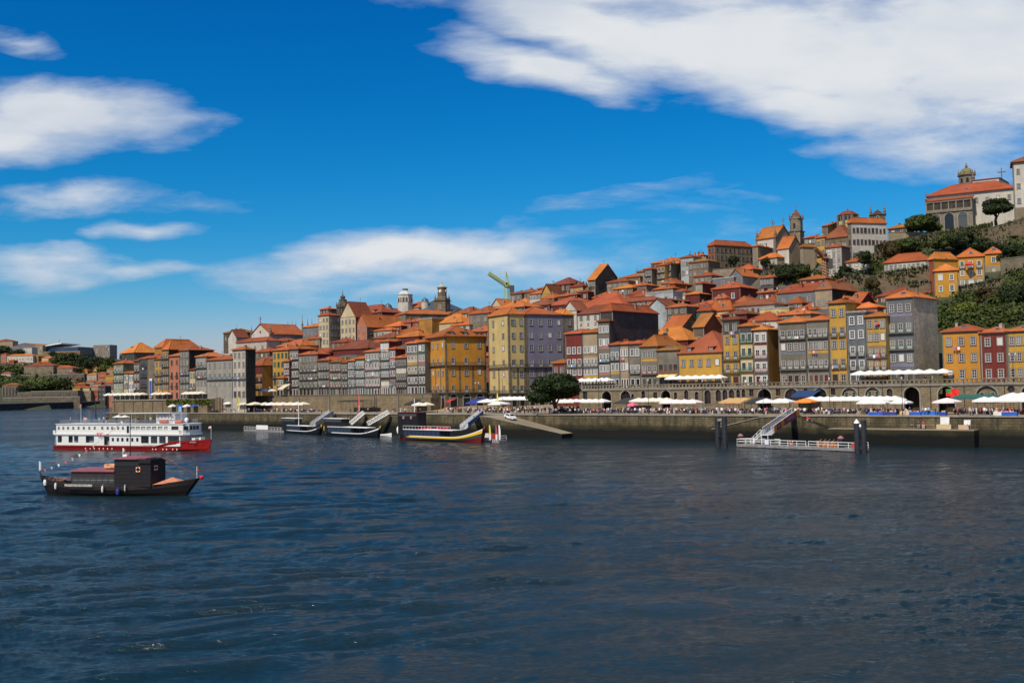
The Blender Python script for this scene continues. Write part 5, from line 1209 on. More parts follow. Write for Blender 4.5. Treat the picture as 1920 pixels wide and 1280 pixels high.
def raft(x, y, z, L_=2.6, c=(.7,.12,.03)):
    b = MB(); b.bar((x, y, z), (x+L_, y, z), .42, 8); o = b.build('liferaft', plain('liferaft_orange', c, .6, var=.2), e)
raft(X(317), -3.0, 7.55, 2.6); raft(X(344), -2.6, 7.5, 2.2)
box_part(e, 'front_window', [(X(367)-.02, X(367)+.04, y, y+.95, 5.4, 6.4) for y in (-1.9, -.7, .5)], GL[0])
b = MB(); b.poly([(X(362)+.25, -BW/2+.22+.0, 5.4), (X(366)+.15, -BW/2+1.25, 5.4), (X(366)+.15, -BW/2+1.25, 6.4), (X(362)+.25, -BW/2+.22, 6.4)]); b.build('corner_window', GL[0], e).location = (.05, -.05, 0)
b = MB(); b.lathe(X(359), -1.5, [(7.1, .2), (7.5, .2), (7.55, .5)]+[(8.0+math.sin(a)*.55, .55*math.cos(a)) for a in (-.6, -.2, .2, .6, 1.0, 1.4)], 12); b.build('radar_dome', white, e, smooth=True)
for q in range(2):
    b = MB(); cx = X(232+q*14); b.lathe(cx, -2.5, [(7.1, .05), (9.3, .05)], 6); b.lathe(cx, -2.5, [(8.8, 1.7), (9.4, .1)], 8); b.build('deck_parasol', wpm, e)
flag(e, X(140), 0, 7.1, 12.4, [(.6,.02,.02), (.02,.2,.05)], .9, 1.1, side=-1)
flag(e, X(346.5), -1, 7.1, 11.6, [(.15,.4,.7), (.15,.4,.7)], 1.0, 1.4, side=-1)
flag(e, X(397), 0, 2.9, 6.3, [(.8,.8,.8), (.7,.1,.1)], .9, .6, side=-1)
lifebuoy(e, (X(357), -BW/2+.1, 5.0)); lifebuoy(e, (X(324), -BW/2+2.3, 2.6))
box_part(e, 'bow_bulwark', [(X(370), X(376), -1.8, 1.8, 2.4, 3.3), (X(378), X(382), -.8, .8, 2.6, 3.4)], wpm)
b = MB()
for px in (172, 181.5, 190, 200, 208.5, 217, 226, 306, 312, 325.5, 332.5, 344, 352):
    b.lathe(0, 0, [(0, .16), (.05, .16)], 8); 
b = MB()
for px in (172, 181.5, 190, 200, 208.5, 217, 226, 306, 312, 325.5, 332.5, 344, 352):
    x = X(px); t_ = x/FL; yb_ = -bm(t_)*BW/2*(.55+.45*min(1, .8*1.6)**.7)-.03; n = 10
    b.poly([(x+.17*math.cos(2*PI*k/n), yb_-.02, .45+.17*math.sin(2*PI*k/n)) for k in range(n)])
b.build('portholes', white, e)
b = MB(); b.box(X(101), X(110), -BW/2+.6, BW/2-.6, 1.0, 1.15); b.bar((X(104), -BW/2+.6, 1.1), (X(108), -BW/2+.3, 4.3), .12); b.box(X(102), X(107), -BW/2+.2, BW/2-.2, 4.2, 5.3); b.build('stern_platform', wpm, e)
fr = plain('ferry_sign_red', (.6,.05,.06), .6); fb = plain('ferry_sign_grey', (.2,.2,.28), .6)
text_mesh('company_lettering', 'RDC', 1.15, fr, e, (X(202), -BW/2-.13, 4.25), ext=.02, bold=.03); box_part(e, 'logo_swoosh', [(X(198), X(206), -BW/2-.05, -BW/2+.0, 3.42, 3.5)], fb)
text_mesh('small_lettering', '. . . . .', .6, fb, e, (X(200), -BW/2-.0+.09, 3.0), ext=.02)
text_mesh('bow_name', 'DOURO', .42, plain('bow_letter_white', (.7,.6,.6), .6), e, (X(376), -2.62, 2.25), rot=(PI/2, 0, .32), ext=.02)
text_mesh('side_lettering', 'CRUZEIROS', .95, plain('faint_letters', (.6,.62,.64), .6), e, (X(298), -BW/2+.09, 1.45), ext=.015)
FERRY = (e, X)
# wake foam line at the bow
# ------------------------------------------------------------------ rabelo boats
def plankm(name, c): return plain(name, c, .55, var=.35)
dkw = plankm('tarred_wood', (.005,.0033,.0028)); redr = plain('oxide_red_roof', (.22,.075,.08), .45, var=.12)
# large dark boat in the foreground
A = W(80, 926); Bq = W(333, 929.5); v = Bq-A; RL = v.length; _n = Vector((-v.y, v.x, 0)).normalized()*1.6; A += _n; rz = math.atan2(v.y, v.x)
e = thing('wooden_tour_boat', 'dark brown wooden tour boat with a tall wheelhouse and a string of little flags', 'boat', A, rz)
kk = RL/254; X = lambda px: (px-93)*kk; Z = lambda py: (928-py)*kk
shf = lambda t: 1.3+max(0, (.34-t)/.34)**2.0*1.35+max(0, (t-.58)/.42)**2*1.2
bmf = lambda t: max(.04, math.sin(PI*min(1, max(0, (t*.94+.03))))**.62)
hull(e, RL, 4.2, shf, bmf, [(0, .4, 0), (.4, .72, 0), (.72, .8, 1), (.8, .92, 0), (.92, 1, 1)], [dkw, plankm('brown_strake', (.016,.008,.006)), plankm('worn_deck', (.05,.028,.018))], zk=-.5, rake0=1.5, rake1=2.5, n=44)
b = MB(); b.tube([(-1.3, 0, 2.3), (-1.7, 0, 2.8), (-2.0, 0, 3.35)], [.16, .13, .07]); b.build('stern_post', dkw, e)
b = MB(); b.tube([(RL+2.2, 0, 2.3), (RL+2.9, 0, 2.6)], [.16, .12]); b.build('stem_post', dkw, e)
b = MB(); b.lathe(RL+3.0, 0, [(2.3, .1), (2.45, .26), (2.7, .3), (2.9, .1)], 8); b.build('red_bow_fender', plain('red_cloth', (.6,.02,.04), .8), e)
# low cabin
xa_, xb_ = X(150), X(233); b = MB(); b.box(xa_, xb_, -1.75, 1.75, 1.3, Z(891.5)); lc = b.build('low_cabin', plain('cabin_brown', (.03,.022,.018), .5, var=.3), e)
b = MB(); z0_ = Z(891); b.prism([(xa_-.25, -2.0), (xb_, -2.0), (xb_, 2.0), (xa_-.25, 2.0)], z0_, z0_+.12)
b.poly([(xa_-.25, -2.0, z0_+.12), (xb_, -2.0, z0_+.12), (xb_, 0, z0_+.62), (xa_+1.6, 0, z0_+.62)]); b.poly([(xb_, 2.0, z0_+.12), (xa_-.25, 2.0, z0_+.12), (xa_+1.6, 0, z0_+.62), (xb_, 0, z0_+.62)]); b.poly([(xa_-.25, 2.0, z0_+.12), (xa_-.25, -2.0, z0_+.12), (xa_+1.6, 0, z0_+.62)])
b.build('cabin_roof', redr, e)
for q in range(7):
    x = xa_+.25+q*(xb_-xa_-.3)/7; o = box_part(lc, 'window', [(x+.05, x+(xb_-xa_)/7-.12, -1.78, -1.74, 1.75, 2.65)], plain('boat_glass', (.045,.055,.055), .2))
    box_part(lc, 'window_bar', [(x+.05, x+(xb_-xa_)/7-.12, -1.80, -1.77, 2.2, 2.24)], plain('pale_bar', (.3,.3,.28), .6))
# wheelhouse
xa_, xb_ = X(232.5), X(300); zt_ = Z(871); b = MB()
for q in range(14):
    z_ = 1.3+(zt_-1.3)*q/14; b.box(xa_+.03*(q % 2), xb_-.03*(q % 2), -1.85+.03*(q % 2), 1.85-.03*(q % 2), z_, z_+(zt_-1.3)/14)
wh = b.build('wheelhouse', dkw, e)
b = MB(); b.box(xa_+.1, xa_+4.3, -1.9, -1.86, zt_-1.0, zt_-.35); b.box(xa_-.04, xa_+.0, -1.5, 1.5, zt_-1.0, zt_-.35); b.build('window_band', plain('boat_glass_dark', (.02,.025,.025), .15), wh)
b = MB(); b.prism([(xa_-.45, -2.15), (xb_-2.2, -2.15), (xb_-1.2, -1.3), (xb_-1.2, 1.3), (xb_-2.2, 2.15), (xa_-.45, 2.15)], zt_, zt_+.14); b.lathe((xa_+xb_)/2-.6, 0, [(zt_+.14, 3.0), (zt_+.42, 1.6), (zt_+.46, .2)], 12, 0, 0, 1.0, .62); b.build('wheelhouse_roof', redr, e)
b = MB(); b.box(xb_-2.0, xb_+.2, -2.1, 2.1, zt_-.25, zt_-.12); b.box(xb_-2.0, xb_+.15, -2.1, -2.0, zt_-.55, zt_-.25); b.build('rear_canopy', dkw, e)
lifebuoy(e, (X(278), -1.95, Z(887)), r=.36); lifebuoy(e, (xb_+.08, -.7, Z(885)), ax='x', r=.36)
b = MB(); b.bar((X(248), 0, 1.5), (X(248), 0, Z(800)), .09, 6, 0, .05); b.build('mast', dkw, e)
box_part(e, 'roof_liferaft', [(X(208), X(232), -1.2, .2, Z(890)+.45, Z(890)+1.0)], plain('raft_case', (.62,.3,.16), .7, var=.5))
box_part(e, 'roof_box', [(X(239), X(246), -.6, .1, zt_+.3, zt_+.62)], white)
b = MB(); fx0, fx1 = X(303), X(348); b.poly([(fx0, -1.9, 1.62), (fx1, -.7, 1.95), (fx0+2.2, 0, 2.6)]); b.poly([(fx0, -1.9, 1.62), (fx0+2.2, 0, 2.6), (fx0, 1.9, 1.62)]); b.poly([(fx0+2.2, 0, 2.6), (fx1, -.7, 1.95), (fx1, .7, 1.95)]); b.poly([(fx0+2.2, 0, 2.6), (fx1, .7, 1.95), (fx0, 1.9, 1.62)])
b.build('foredeck_cover', plain('tan_tarp', (.45,.17,.09), .8, var=.15), e)
b = MB(); b.bar((X(300), .3, zt_+.35), (X(376), 0, Z(900)), .11, 6, 0, .08); b.bar((X(282), .3, zt_+.5), (X(316), .3, zt_-.1), .07); b.build('steering_oar', plain('oar_wood', (.1,.035,.03), .5), e)
for (px, py, w_, c) in ((90, 910, .34, (.7,.72,.68)), (116, 915, .2, (.7,.7,.6)), (215, 918, .17, (.7,.7,.6)), (243.5, 921.5, .3, (.02,.03,.2)), (256, 916, .12, (.5,.5,.45))):
    x = X(px); zc = Z(py); t_ = min(1, max(0, x/RL)); y = -bmf(t_)*2.3-.12; b = MB(); b.lathe(x, y, [(zc-.5, .04), (zc-.4, w_*.8), (zc, w_), (zc+.4, w_*.8), (zc+.5, .04)], 8); b.bar((x, y, zc+.4), (x, y+.15, 1.7), .02); b.build('fender', plain('fender_%.2f' % c[2], c, .6), e)
text_mesh('name_lettering', 'FRAGATAS DO DOURO', .46, plain('name_cream', (.62,.6,.52), .7), e, (X(169), -2.38, Z(912.5)), rot=(PI/2, 0, -.0), ext=.02, bold=.012)
b = MB(); pts = []
m0 = Vector((X(248), 0, Z(801))); m1 = Vector((-2.0, 0, 3.35)); n = 26
for i in range(n+1):
    u = i/n; p = m0.lerp(m1, u); p.z -= 1.3*math.sin(PI*u); pts.append(p)
for i in range(n): b.bar(pts[i], pts[i+1], .018)
for i in range(2, n-1, 2):
    p = pts[i]; c = (i//2) % 3; b.poly([(p.x, p.y, p.z), (p.x-.45, p.y-.05, p.z-.02), (p.x-.2, p.y, p.z-.5)], 1+c)
b.build('flag_garland', [iron, plain('garland_red', (.6,.08,.12), .8), plain('garland_white', (.7,.7,.66), .8), plain('garland_pink', (.6,.3,.3), .8)], e)
b = MB()
for i in range(26):
    a = R_.uniform(0, 1); x = -0.2+a*3.6; b.bar((x, R_.uniform(-1, 1), 1.9), (x+R_.uniform(-.4, .4), R_.uniform(-1, 1), 2.25+R_.uniform(0, .5)*(1-a)), .05)
b.build('coiled_ropes', plain('old_rope', (.3,.14,.1), .9, var=.4), e)
flag(e, -2.0, 0, 3.3, 4.9, [(.7,.7,.66)], .35, 1.3, side=1); flag(e, RL+2.2, 0, 2.3, 4.2, [(.02,.1,.03), (.5,.02,.02)], .5, .5, side=1)
flag(e, X(234), 0, zt_+.2, zt_+1.6, [(.7,.7,.5)], .3, .5, side=1)
RAB = (e, X, Z)
# moored boats
def moored(xp0, yp0, xp1, yp1, lab, B, hcols, strk, spec, zmul=1.0):
    A = W(xp0, yp0); Bq = W(xp1, yp1); v = Bq-A; L_ = v.length
    e = thing('moored_tour_boat', lab, 'boat', A, math.atan2(v.y, v.x), 'wooden tour boats moored at the quay')
    hi = spec.get('hi', 1.7)
    shf = lambda t: hi+max(0, (.2-t)/.2)**2*spec.get('st', 1.6)+max(0, (t-.7)/.3)**2*spec.get('bw', 1.7)
    bmf = lambda t: max(.05, math.sin(PI*min(1, max(0, (t*.94+.03))))**.55)
    o, pt = hull(e, L_, B, shf, bmf, strk, hcols+[plankm('boat_deck', (.2,.14,.09))], zk=-.5, rake0=spec.get('r0', 1.0), rake1=1.3, n=30)
    kx = lambda f: f*L_
    # cap pieces at the ends
    for (t_, c, nm) in ((0, spec.get('stern'), 'stern_cap'), (1, spec.get('bow'), 'bow_cap')):
        if c:
            b = MB(); zz_ = shf(t_); x = -spec.get('r0', 1.0) if t_ == 0 else L_+1.3; s_ = 1 if t_ == 0 else -1
            b.tube([(x+s_*1.9, 0, zz_-1.7), (x+s_*.7, 0, zz_-.7), (x+s_*.1, 0, zz_+.1), (x-s_*.15, 0, zz_+.75)], [1.0, .95, .7, .22] if t_ == 0 else [.5, .4, .3, .1], 8); b.build(nm, plain('cap_'+lab[:8]+nm, c, .5), e)
    a0, a1 = spec['canopy']; zc = hi+spec.get('cz', 1.9)
    b = MB(); b.box(kx(a0), kx(a1), -B*.42, B*.42, zc, zc+.16); b.build('canopy_roof', spec.get('cm', white), e)
    b = MB(); b.box(kx(a0)+.2, kx(a0+(a1-a0)*spec.get('gl', .75)), -B*.38, B*.38, hi-.1, zc-.15); cb = b.build('glazed_cabin', plain('boat_cabin_glass'+lab[:5], spec.get('gc', (.02,.03,.05)), .15), e)
    b = MB(); nn_ = 12
    for q in range(nn_+1):
        x = kx(a0)+.1+(kx(a1)-kx(a0)-.2)*q/nn_
        for s_ in (-1, 1): b.bar((x, s_*B*.395, hi-.1), (x, s_*B*.395, zc), .05)
    b.build('canopy_posts', dkw, e)
    w0, w1, wz = spec['wh']; b = MB(); b.box(kx(w0), kx(w1), -B*.34, B*.34, hi-.2, wz); b.box(kx(w0)-.25, kx(w1)+.25, -B*.38, B*.38, wz, wz+.14, 1)
    whp = b.build('wheelhouse', [dkw, spec.get('wr', white)], e)
    box_part(whp, 'window', [(kx(w0)+.5, kx(w1)-.5, -B*.345, -B*.34, wz-1.0, wz-.35)], plain('boat_glass', (.045,.055,.055), .2))
    if 'mast' in spec: f, zt_ = spec['mast']; b = MB(); b.bar((kx(f), -B*.2, hi), (kx(f), -B*.2, zt_), .11, 6); b.build('mast', white, e)
    for f in spec.get('buoys', ()): lifebuoy(e, (kx(f), -B*.36, wz-1.4))
    return e, kx, L_, hi, zc
yl = plain('boat_yellow', (.75,.42,.02), .45); gr_ = plain('boat_green', (.02,.07,.05), .45); rd_ = plain('boat_red', (.16,.012,.012), .45); blk = plain('boat_black', (.006,.006,.007), .4); whb = plain('boat_white', (.75,.75,.72), .45)
e, kx, L_, hi, zc = moored(752, 823.5, 903, 829.5, 'large red boat with a yellow band, rooftop red seats and a white mast', 4.8, [rd_, gr_, yl, whb], [(0, .5, 0), (.5, .72, 1), (.72, .93, 2), (.93, 1, 3)],
   dict(hi=1.4, st=1.7, bw=2.4, r0=1.2, stern=(.75,.73,.68), bow=(.3,.02,.02), canopy=(.1, .72), cz=1.7, wh=(.02, .28, 8.0), wr=rd_, mast=(.22, 12.0), buoys=(.1, .2), gc=(.02,.03,.06)))
b = MB(); rr = random.Random(4)
for q in range(26): x = kx(.13)+rr.random()*kx(.55); y = rr.choice((-1.5, -.6, .4, 1.3)); b.box(x, x+.7, y, y+.6, zc+.3, zc+.55); b.box(x, x+.12, y, y+.6, zc+.5, zc+1.0)
b.build('roof_seats', plain('red_seats', (.5,.02,.04), .7), e)
b = MB(); b.bar((kx(.1), -1.9, zc+1.1), (kx(.7), -1.9, zc+1.1), .04)
for q in range(16): x = kx(.1)+kx(.6)*q/15; b.bar((x, -1.9, zc+.1), (x, -1.9, zc+1.1), .03)
b.build('roof_railing', whb, e)
moored(613, 815.5, 709, 820, 'black boat with white canopy and yellow stern, middle of the three moored boats', 4.0, [blk, blk, whb], [(0, .4, 0), (.4, .87, 1), (.87, 1, 2)],
   dict(hi=1.2, st=1.5, bw=1.8, stern=(.75,.42,.02), bow=(.6,.35,.03), canopy=(.1, .88), cz=1.7, gl=.6, wh=(.02, .38, 5.6), gc=(.02,.035,.06)))
moored(535, 810.5, 600, 814.5, 'smaller black boat with yellow ends and a white mast, leftmost of the three moored boats', 3.6, [blk, blk, whb], [(0, .4, 0), (.4, .87, 1), (.87, 1, 2)],
   dict(hi=1.1, st=1.5, bw=1.7, stern=(.75,.42,.02), bow=(.7,.4,.02), canopy=(.16, .8), cz=1.6, gl=.6, wh=(.0, .4, 5.2), mast=(.46, 11.5)))
# ------------------------------------------------------------------ pontoons and gangways
def rails(b, pts, h=1.05, r=.06, gap=2.2, mid=True):
    for i in range(len(pts)-1):
        a = Vector(pts[i]); c = Vector(pts[i+1]); n = max(1, int((c-a).length/gap))
        b.bar(a+Vector((0, 0, h)), c+Vector((0, 0, h)), r)
        if mid: b.bar(a+Vector((0, 0, h*.5)), c+Vector((0, 0, h*.5)), r*.8)
        for k in range(n+1): p = a.lerp(c, k/n); b.bar(p, p+Vector((0, 0, h)), r)
A = W(1381, 838); Bq = W(1611, 847.5); v = Bq-A; PLn = v.length; rz = math.atan2(v.y, v.x)
e = thing('floating_pontoon', 'long grey floating pontoon with white railings between the tall mooring piles', 'pontoon', A, rz); PW = 3.6
box_part(e, 'deck', [(0, PLn, 0, PW, .15, .75)], plain('pontoon_concrete', (.2,.19,.18), .8, var=.3)); box_part(e, 'floats', [(q*PLn/6+.6, (q+1)*PLn/6-.6, .2, PW-.2, -.6, .15) for q in range(6)], blk)
b = MB(); rails(b, [(.1, .12, .75), (PLn*.59, .12, .75)], 1.15, .07); rails(b, [(PLn*.61, .12, .75), (PLn-.1, .12, .75), (PLn-.1, PW-.1, .75)], 1.15, .07); rails(b, [(.1, .12, .75), (.1, PW-.1, .75), (PLn*.3, PW-.1, .75)], 1.15, .07); b.build('railing', whb, e)
lifebuoy(e, (PLn*.475, 0, 1.5), r=.4); box_part(e, 'notice_board', [(PLn*.25, PLn*.285, -.02, .04, .9, 2.0)], plain('pale_board', (.6,.65,.75), .6)); box_part(e, 'red_sign', [(PLn*.945, PLn*.985, -.02, .04, .9, 1.8)], plain('sign_red', (.5,.05,.05), .6))
b = MB(); rails(b, [(PLn*.1, 1.0, .75), (PLn*.19, 1.0, 3.0), (PLn*.2, 1.0, 3.0)], 1.1, .07, 1.0); rails(b, [(PLn*.1, 2.3, .75), (PLn*.19, 2.3, 3.0), (PLn*.2, 2.3, 3.0)], 1.1, .07, 1.0)
for q in range(8): u = q/7; b.box(PLn*(.1+.09*u)-.2, PLn*(.1+.09*u)+.25, 1.0, 2.3, .75+2.25*u-.05, .8+2.25*u)
b.box(PLn*.19, PLn*.26, .9, 2.6, 2.9, 3.0); b.bar((PLn*.2, 1, .75), (PLn*.2, 1, 3), .08); b.bar((PLn*.255, 1, .75), (PLn*.255, 1, 3), .08); b.build('boarding_stairs', whb, e)
b = MB()
for q in range(10): x = PLn*.65+q*.62; b.box(x, x+.5, 1.2+.1*(q % 3), 2.2, .75, 1.5+.5*(q % 3 == 0)); 
for q in range(5): b.bar((PLn*.65+q*1.1, 1.0, 1.2), (PLn*.67+q*1.1, 2.2, 2.4), .06)
b.build('stacked_wooden_chairs', plain('stack_brown', (.35,.14,.05), .7, var=.4), e)
PONT = e
def pile(px, py, top, lab, cap, r=.62, g='mooring piles of the pontoon', name='mooring_pile'):
    p = W(px, py); e = thing(name, lab, 'pile', p, 0, g); zt_ = P(px, top, p.y).z; b = MB(); b.lathe(0, 0, [(-3, r), (zt_-.2, r), (zt_, r*.96)], 12); b.build('shaft', plain('tarred_steel', (.018,.02,.026), .55, var=.4), e)
    if cap == 'cone': b = MB(); b.lathe(0, 0, [(zt_, r*.95), (zt_+.25, r*.8), (zt_+.85, .05)], 12); b.build('cap', white, e)
    elif cap: b = MB(); b.lathe(0, 0, [(zt_, r*1.25), (zt_+.2, r*1.2), (zt_+.6, .2)], 12); b.build('cap', plain('faded_red_cap', (.28,.12,.12), .8), e)
    return p, zt_
for (a, c, col) in (((1346.5, 838.5, 783), (1359.5, 839.5, 782), 0), ((1608, 849, 793), (1620.5, 849, 787), 1)):
    tps = []
    for q, (px, py, tp) in enumerate((a, c)):
        cap = 'cone' if (col and q == 0) else None
        tps.append(pile(px, py, tp, ('left' if not col else 'right')+' end dark steel mooring pile, '+('left' if q == 0 else 'right')+' one of its pair'+(', white cone cap' if cap else ''), cap, .62))
    p0, p1 = tps[0][0], tps[1][0]; z = min(tps[0][1], tps[1][1])-.6; b = MB(); b.bar((p0.x, p0.y, z), (p1.x, p1.y, z), .42, 10); tag(b.build('pile_crossbeam', whb if col else plain('beam_grey', (.2,.2,.2), .6)), 'grey white cross tube joining the '+('right' if col else 'left')+' pair of mooring piles', 'crossbeam')
    b = MB(); z = 2.4; b.bar((p0.x, p0.y, z), (p1.x, p1.y, z), .3, 8); tag(b.build('pile_lower_brace', blk), 'dark lower brace between the '+('right' if col else 'left')+' pair of mooring piles', 'brace')
pile(1389, 837, 817.5, 'short dark pile with a faded red cap at the left end of the pontoon', 'red', .55); pile(1577, 845, 822, 'short dark pile with a faded red cap near the right end of the pontoon', 'red', .55)
def gangway(pa, pb, w, lab, panel=None, pc=None, letters=None, thick=1.1):
    """pa low end, pb high end, world points"""
    pa = Vector(pa); pb = Vector(pb); v = pb-pa; hl_ = math.hypot(v.x, v.y); L_ = v.length
    e = thing('gangway', lab, 'gangway', pa, 0, 'gangways between the quay and the pontoons'); e.rotation_mode = 'XYZ'
    e.rotation_euler = (0, -math.atan2(v.z, hl_), math.atan2(v.y, v.x))
    box_part(e, 'walkway', [(0, L_, -w/2, w/2, -.12, 0)], plain('gangway_grey', (.32,.33,.34), .6, var=.2))
    b = MB(); n = max(4, int(L_/1.3))
    for s_ in (-1, 1):
        y = s_*w/2
        for z in (0, thick): b.bar((0, y, z), (L_, y, z), .07)
        b.bar((0, y, thick*.5), (L_, y, thick*.5), .04)
        for k in range(n+1): x = L_*k/n; b.bar((x, y, 0), (x, y, thick), .05)
        for k in range(n): b.bar((L_*k/n, y, 0), (L_*(k+1)/n, y, thick), .04)
    b.build('truss_rails', whb, e)
    if panel:
        for (f0, f1, c) in panel: box_part(e, 'banner', [(L_*f0, L_*f1, -w/2-.12, -w/2-.08, .0, thick)], plain('banner_%.2f_%.2f' % (f0, c[0]), c, .7))
    if letters:
        for (f, tx, sz, c) in letters: text_mesh('banner_lettering', tx, sz, plain('letter_%.2f' % c[0], c, .7), e, (L_*f, -w/2-.14, thick*.5), ext=.01)
    return e
qa = lp(1492, -.5, 777)
pa = PONT.matrix_basis @ Vector((PLn*.235, 1.7, 3.0)); pb = Vector((qa.x, qa.y, QZ+.15))
MAR = (.25,.03,.05); OR_ = (.6,.22,.02)
gangway(pa, pb, 2.0, 'steep gangway with maroon and orange banners rising from the long pontoon', [(.08, .17, OR_), (.17, .32, MAR), (.32, .42, OR_), (.42, .87, MAR), (.87, .98, OR_)], None, [(.245, 'RIO', .7, (.5,.35,.4)), (.64, 'DOURO AZUL', .75, (.5,.35,.42))], thick=1.7)
BL = (.02,.12,.3)
def gw(px0, py0, z0, px1, o1, lab, **k):
    a = W(px0, py0, z0); q = lp(px1, o1, 777); return gangway(a, (q.x, q.y, QZ+.1), 1.6, lab, **k)
gw(868, 804, 3.6, 903, -1, 'gangway with a blue banner by the bow of the large red boat', panel=[(.1, .95, BL)], letters=[(.6, 'DOURO', .7, (.5,.6,.75))], thick=1.3)
gw(586, 799, 3.0, 622, -1, 'leftmost grey gangway down to the smaller black boat', panel=[(.02, .98, (.4,.42,.44))], thick=1.3)
gw(659, 796, 3.0, 684, -1, 'short gangway down to the stern of the middle moored boat', thick=1.1)
gw(691, 797, 3.0, 730, -1, 'long grey gangway down to the bow of the middle moored boat', thick=1.2)
def small_pont(a, b_, lab, w=2.4, sign=None, rail=True):
    A = W(*a); Bq = W(*b_); v = Bq-A; L_ = v.length; e = thing('small_pontoon', lab, 'pontoon', A, math.atan2(v.y, v.x), 'small pontoons at the foot of the quay')
    box_part(e, 'deck', [(0, L_, 0, w, -.3, .6)], plain('pontoon_concrete', (.2,.19,.18), .8, var=.3))
    if rail: b = MB(); rails(b, [(.1, .1, .6), (L_-.1, .1, .6), (L_-.1, w-.1, .6)], 1.1, .05); b.build('railing', whb, e)
    if sign: box_part(e, 'sign_panel', [(L_*sign[0], L_*sign[1], -.05, .0, .8, 2.4)], plain('sp_'+lab[:6], sign[2], .6))
    return e, L_
small_pont((457, 807.5), (532, 810.5), 'low pontoon with a blank white board left of the moored boats', sign=(.33, .62, (.7,.7,.7)))
e, L_ = small_pont((905, 828), (936, 829), 'small landing stage with a red and white sign right of the large red boat', sign=(.45, .98, (.3,.03,.03)), w=3)
box_part(e, 'white_panel', [(L_*.05, L_*.44, -.05, 0, 1.2, 2.4)], plain('wp', (.6,.55,.52), .7)); box_part(e, 'grille', [(L_*q/8, L_*q/8+.12, -.12, -.06, -.2, .8) for q in range(2, 8)], whb)
# small white dinghy between boats
A = W(716, 818); e = thing('small_dinghy', 'small white dinghy tied between the two larger moored boats', 'dinghy', A, YAW); hull(e, 4.6, 1.8, lambda t: .8+.4*t*t, lambda t: max(.05, math.sin(PI*min(1, t*.6+.4)*1.0)**.6 if t > .1 else .8), [(0, .6, 0), (.6, 1, 0)], [whb, plain('dinghy_in', (.4,.4,.38), .7)], zk=-.2, n=10)
box_part(e, 'outboard', [(-.3, .0, -.2, .2, .2, 1.2)], blk)
# ------------------------------------------------------------------ people
SKIN = plain('skin', (.42,.24,.16), .7)
HAIRS = [plain('hair_%d' % i, c, .8) for i, c in enumerate([(.03,.018,.012), (.1,.05,.02), (.3,.2,.09), (.25,.25,.24)])]
TROU = {'blue trousers': (.02,.03,.07), 'black trousers': (.012,.012,.014), 'beige shorts': (.4,.32,.2), 'grey trousers': (.16,.16,.17), 'white trousers': (.6,.6,.57)}
SHIRT = {'white': (.75,.74,.72), 'black': (.018,.018,.02), 'navy': (.02,.035,.12), 'red': (.5,.02,.025), 'sky blue': (.2,.38,.62), 'grey': (.28,.28,.28), 'pink': (.7,.28,.3), 'orange': (.75,.2,.02), 'green': (.05,.2,.07), 'yellow': (.75,.5,.04), 'beige': (.5,.4,.27), 'purple': (.16,.06,.25)}
POSE = {
 'standing': [(0,0,.95),[(-.11,0,.90),(-.12,.02,.5),(-.13,.03,.09),(-.13,-.1,.04)],[(.11,0,.90),(.12,.02,.5),(.13,.03,.09),(.13,-.1,.04)],[(0,0,1.2),(0,0,1.42),(0,0,1.52),(0,-.02,1.66)],[(-.19,0,1.38),(-.25,.02,1.1),(-.24,-.06,.86),(-.23,-.08,.76)],[(.19,0,1.38),(.25,.02,1.1),(.24,-.06,.86),(.23,-.08,.76)]],
 'walking': [(0,0,.93),[(-.1,0,.88),(-.11,-.2,.5),(-.11,-.28,.08),(-.11,-.42,.06)],[(.1,0,.88),(.11,.06,.48),(.11,.34,.14),(.11,.24,.04)],[(0,-.02,1.18),(0,-.04,1.4),(0,-.05,1.5),(0,-.09,1.64)],[(-.19,-.03,1.36),(-.24,.16,1.1),(-.23,.14,.88),(-.22,.1,.79)],[(.19,-.03,1.36),(.24,-.16,1.1),(.22,-.36,.98),(.21,-.44,.98)]],
 'sitting': [(0,.1,.5),[(-.1,.08,.47),(-.13,-.36,.48),(-.13,-.38,.1),(-.13,-.52,.04)],[(.1,.08,.47),(.13,-.36,.48),(.13,-.36,.1),(.13,-.5,.04)],[(0,.12,.76),(0,.12,.98),(0,.1,1.08),(0,.06,1.22)],[(-.19,.1,.94),(-.25,-.02,.7),(-.16,-.28,.66),(-.1,-.36,.68)],[(.19,.1,.94),(.25,-.02,.7),(.16,-.28,.66),(.1,-.36,.68)]],
 'pointing': [(0,0,.95),[(-.11,0,.90),(-.14,0,.5),(-.17,.03,.09),(-.17,-.1,.04)],[(.11,0,.90),(.13,0,.5),(.15,.03,.09),(.15,-.1,.04)],[(0,0,1.2),(0,0,1.42),(0,0,1.52),(0,-.02,1.66)],[(-.19,0,1.38),(-.25,.02,1.1),(-.2,-.14,.92),(-.14,-.2,.88)],[(.19,0,1.38),(.3,-.18,1.28),(.26,-.42,1.42),(.24,-.52,1.5)]],
}
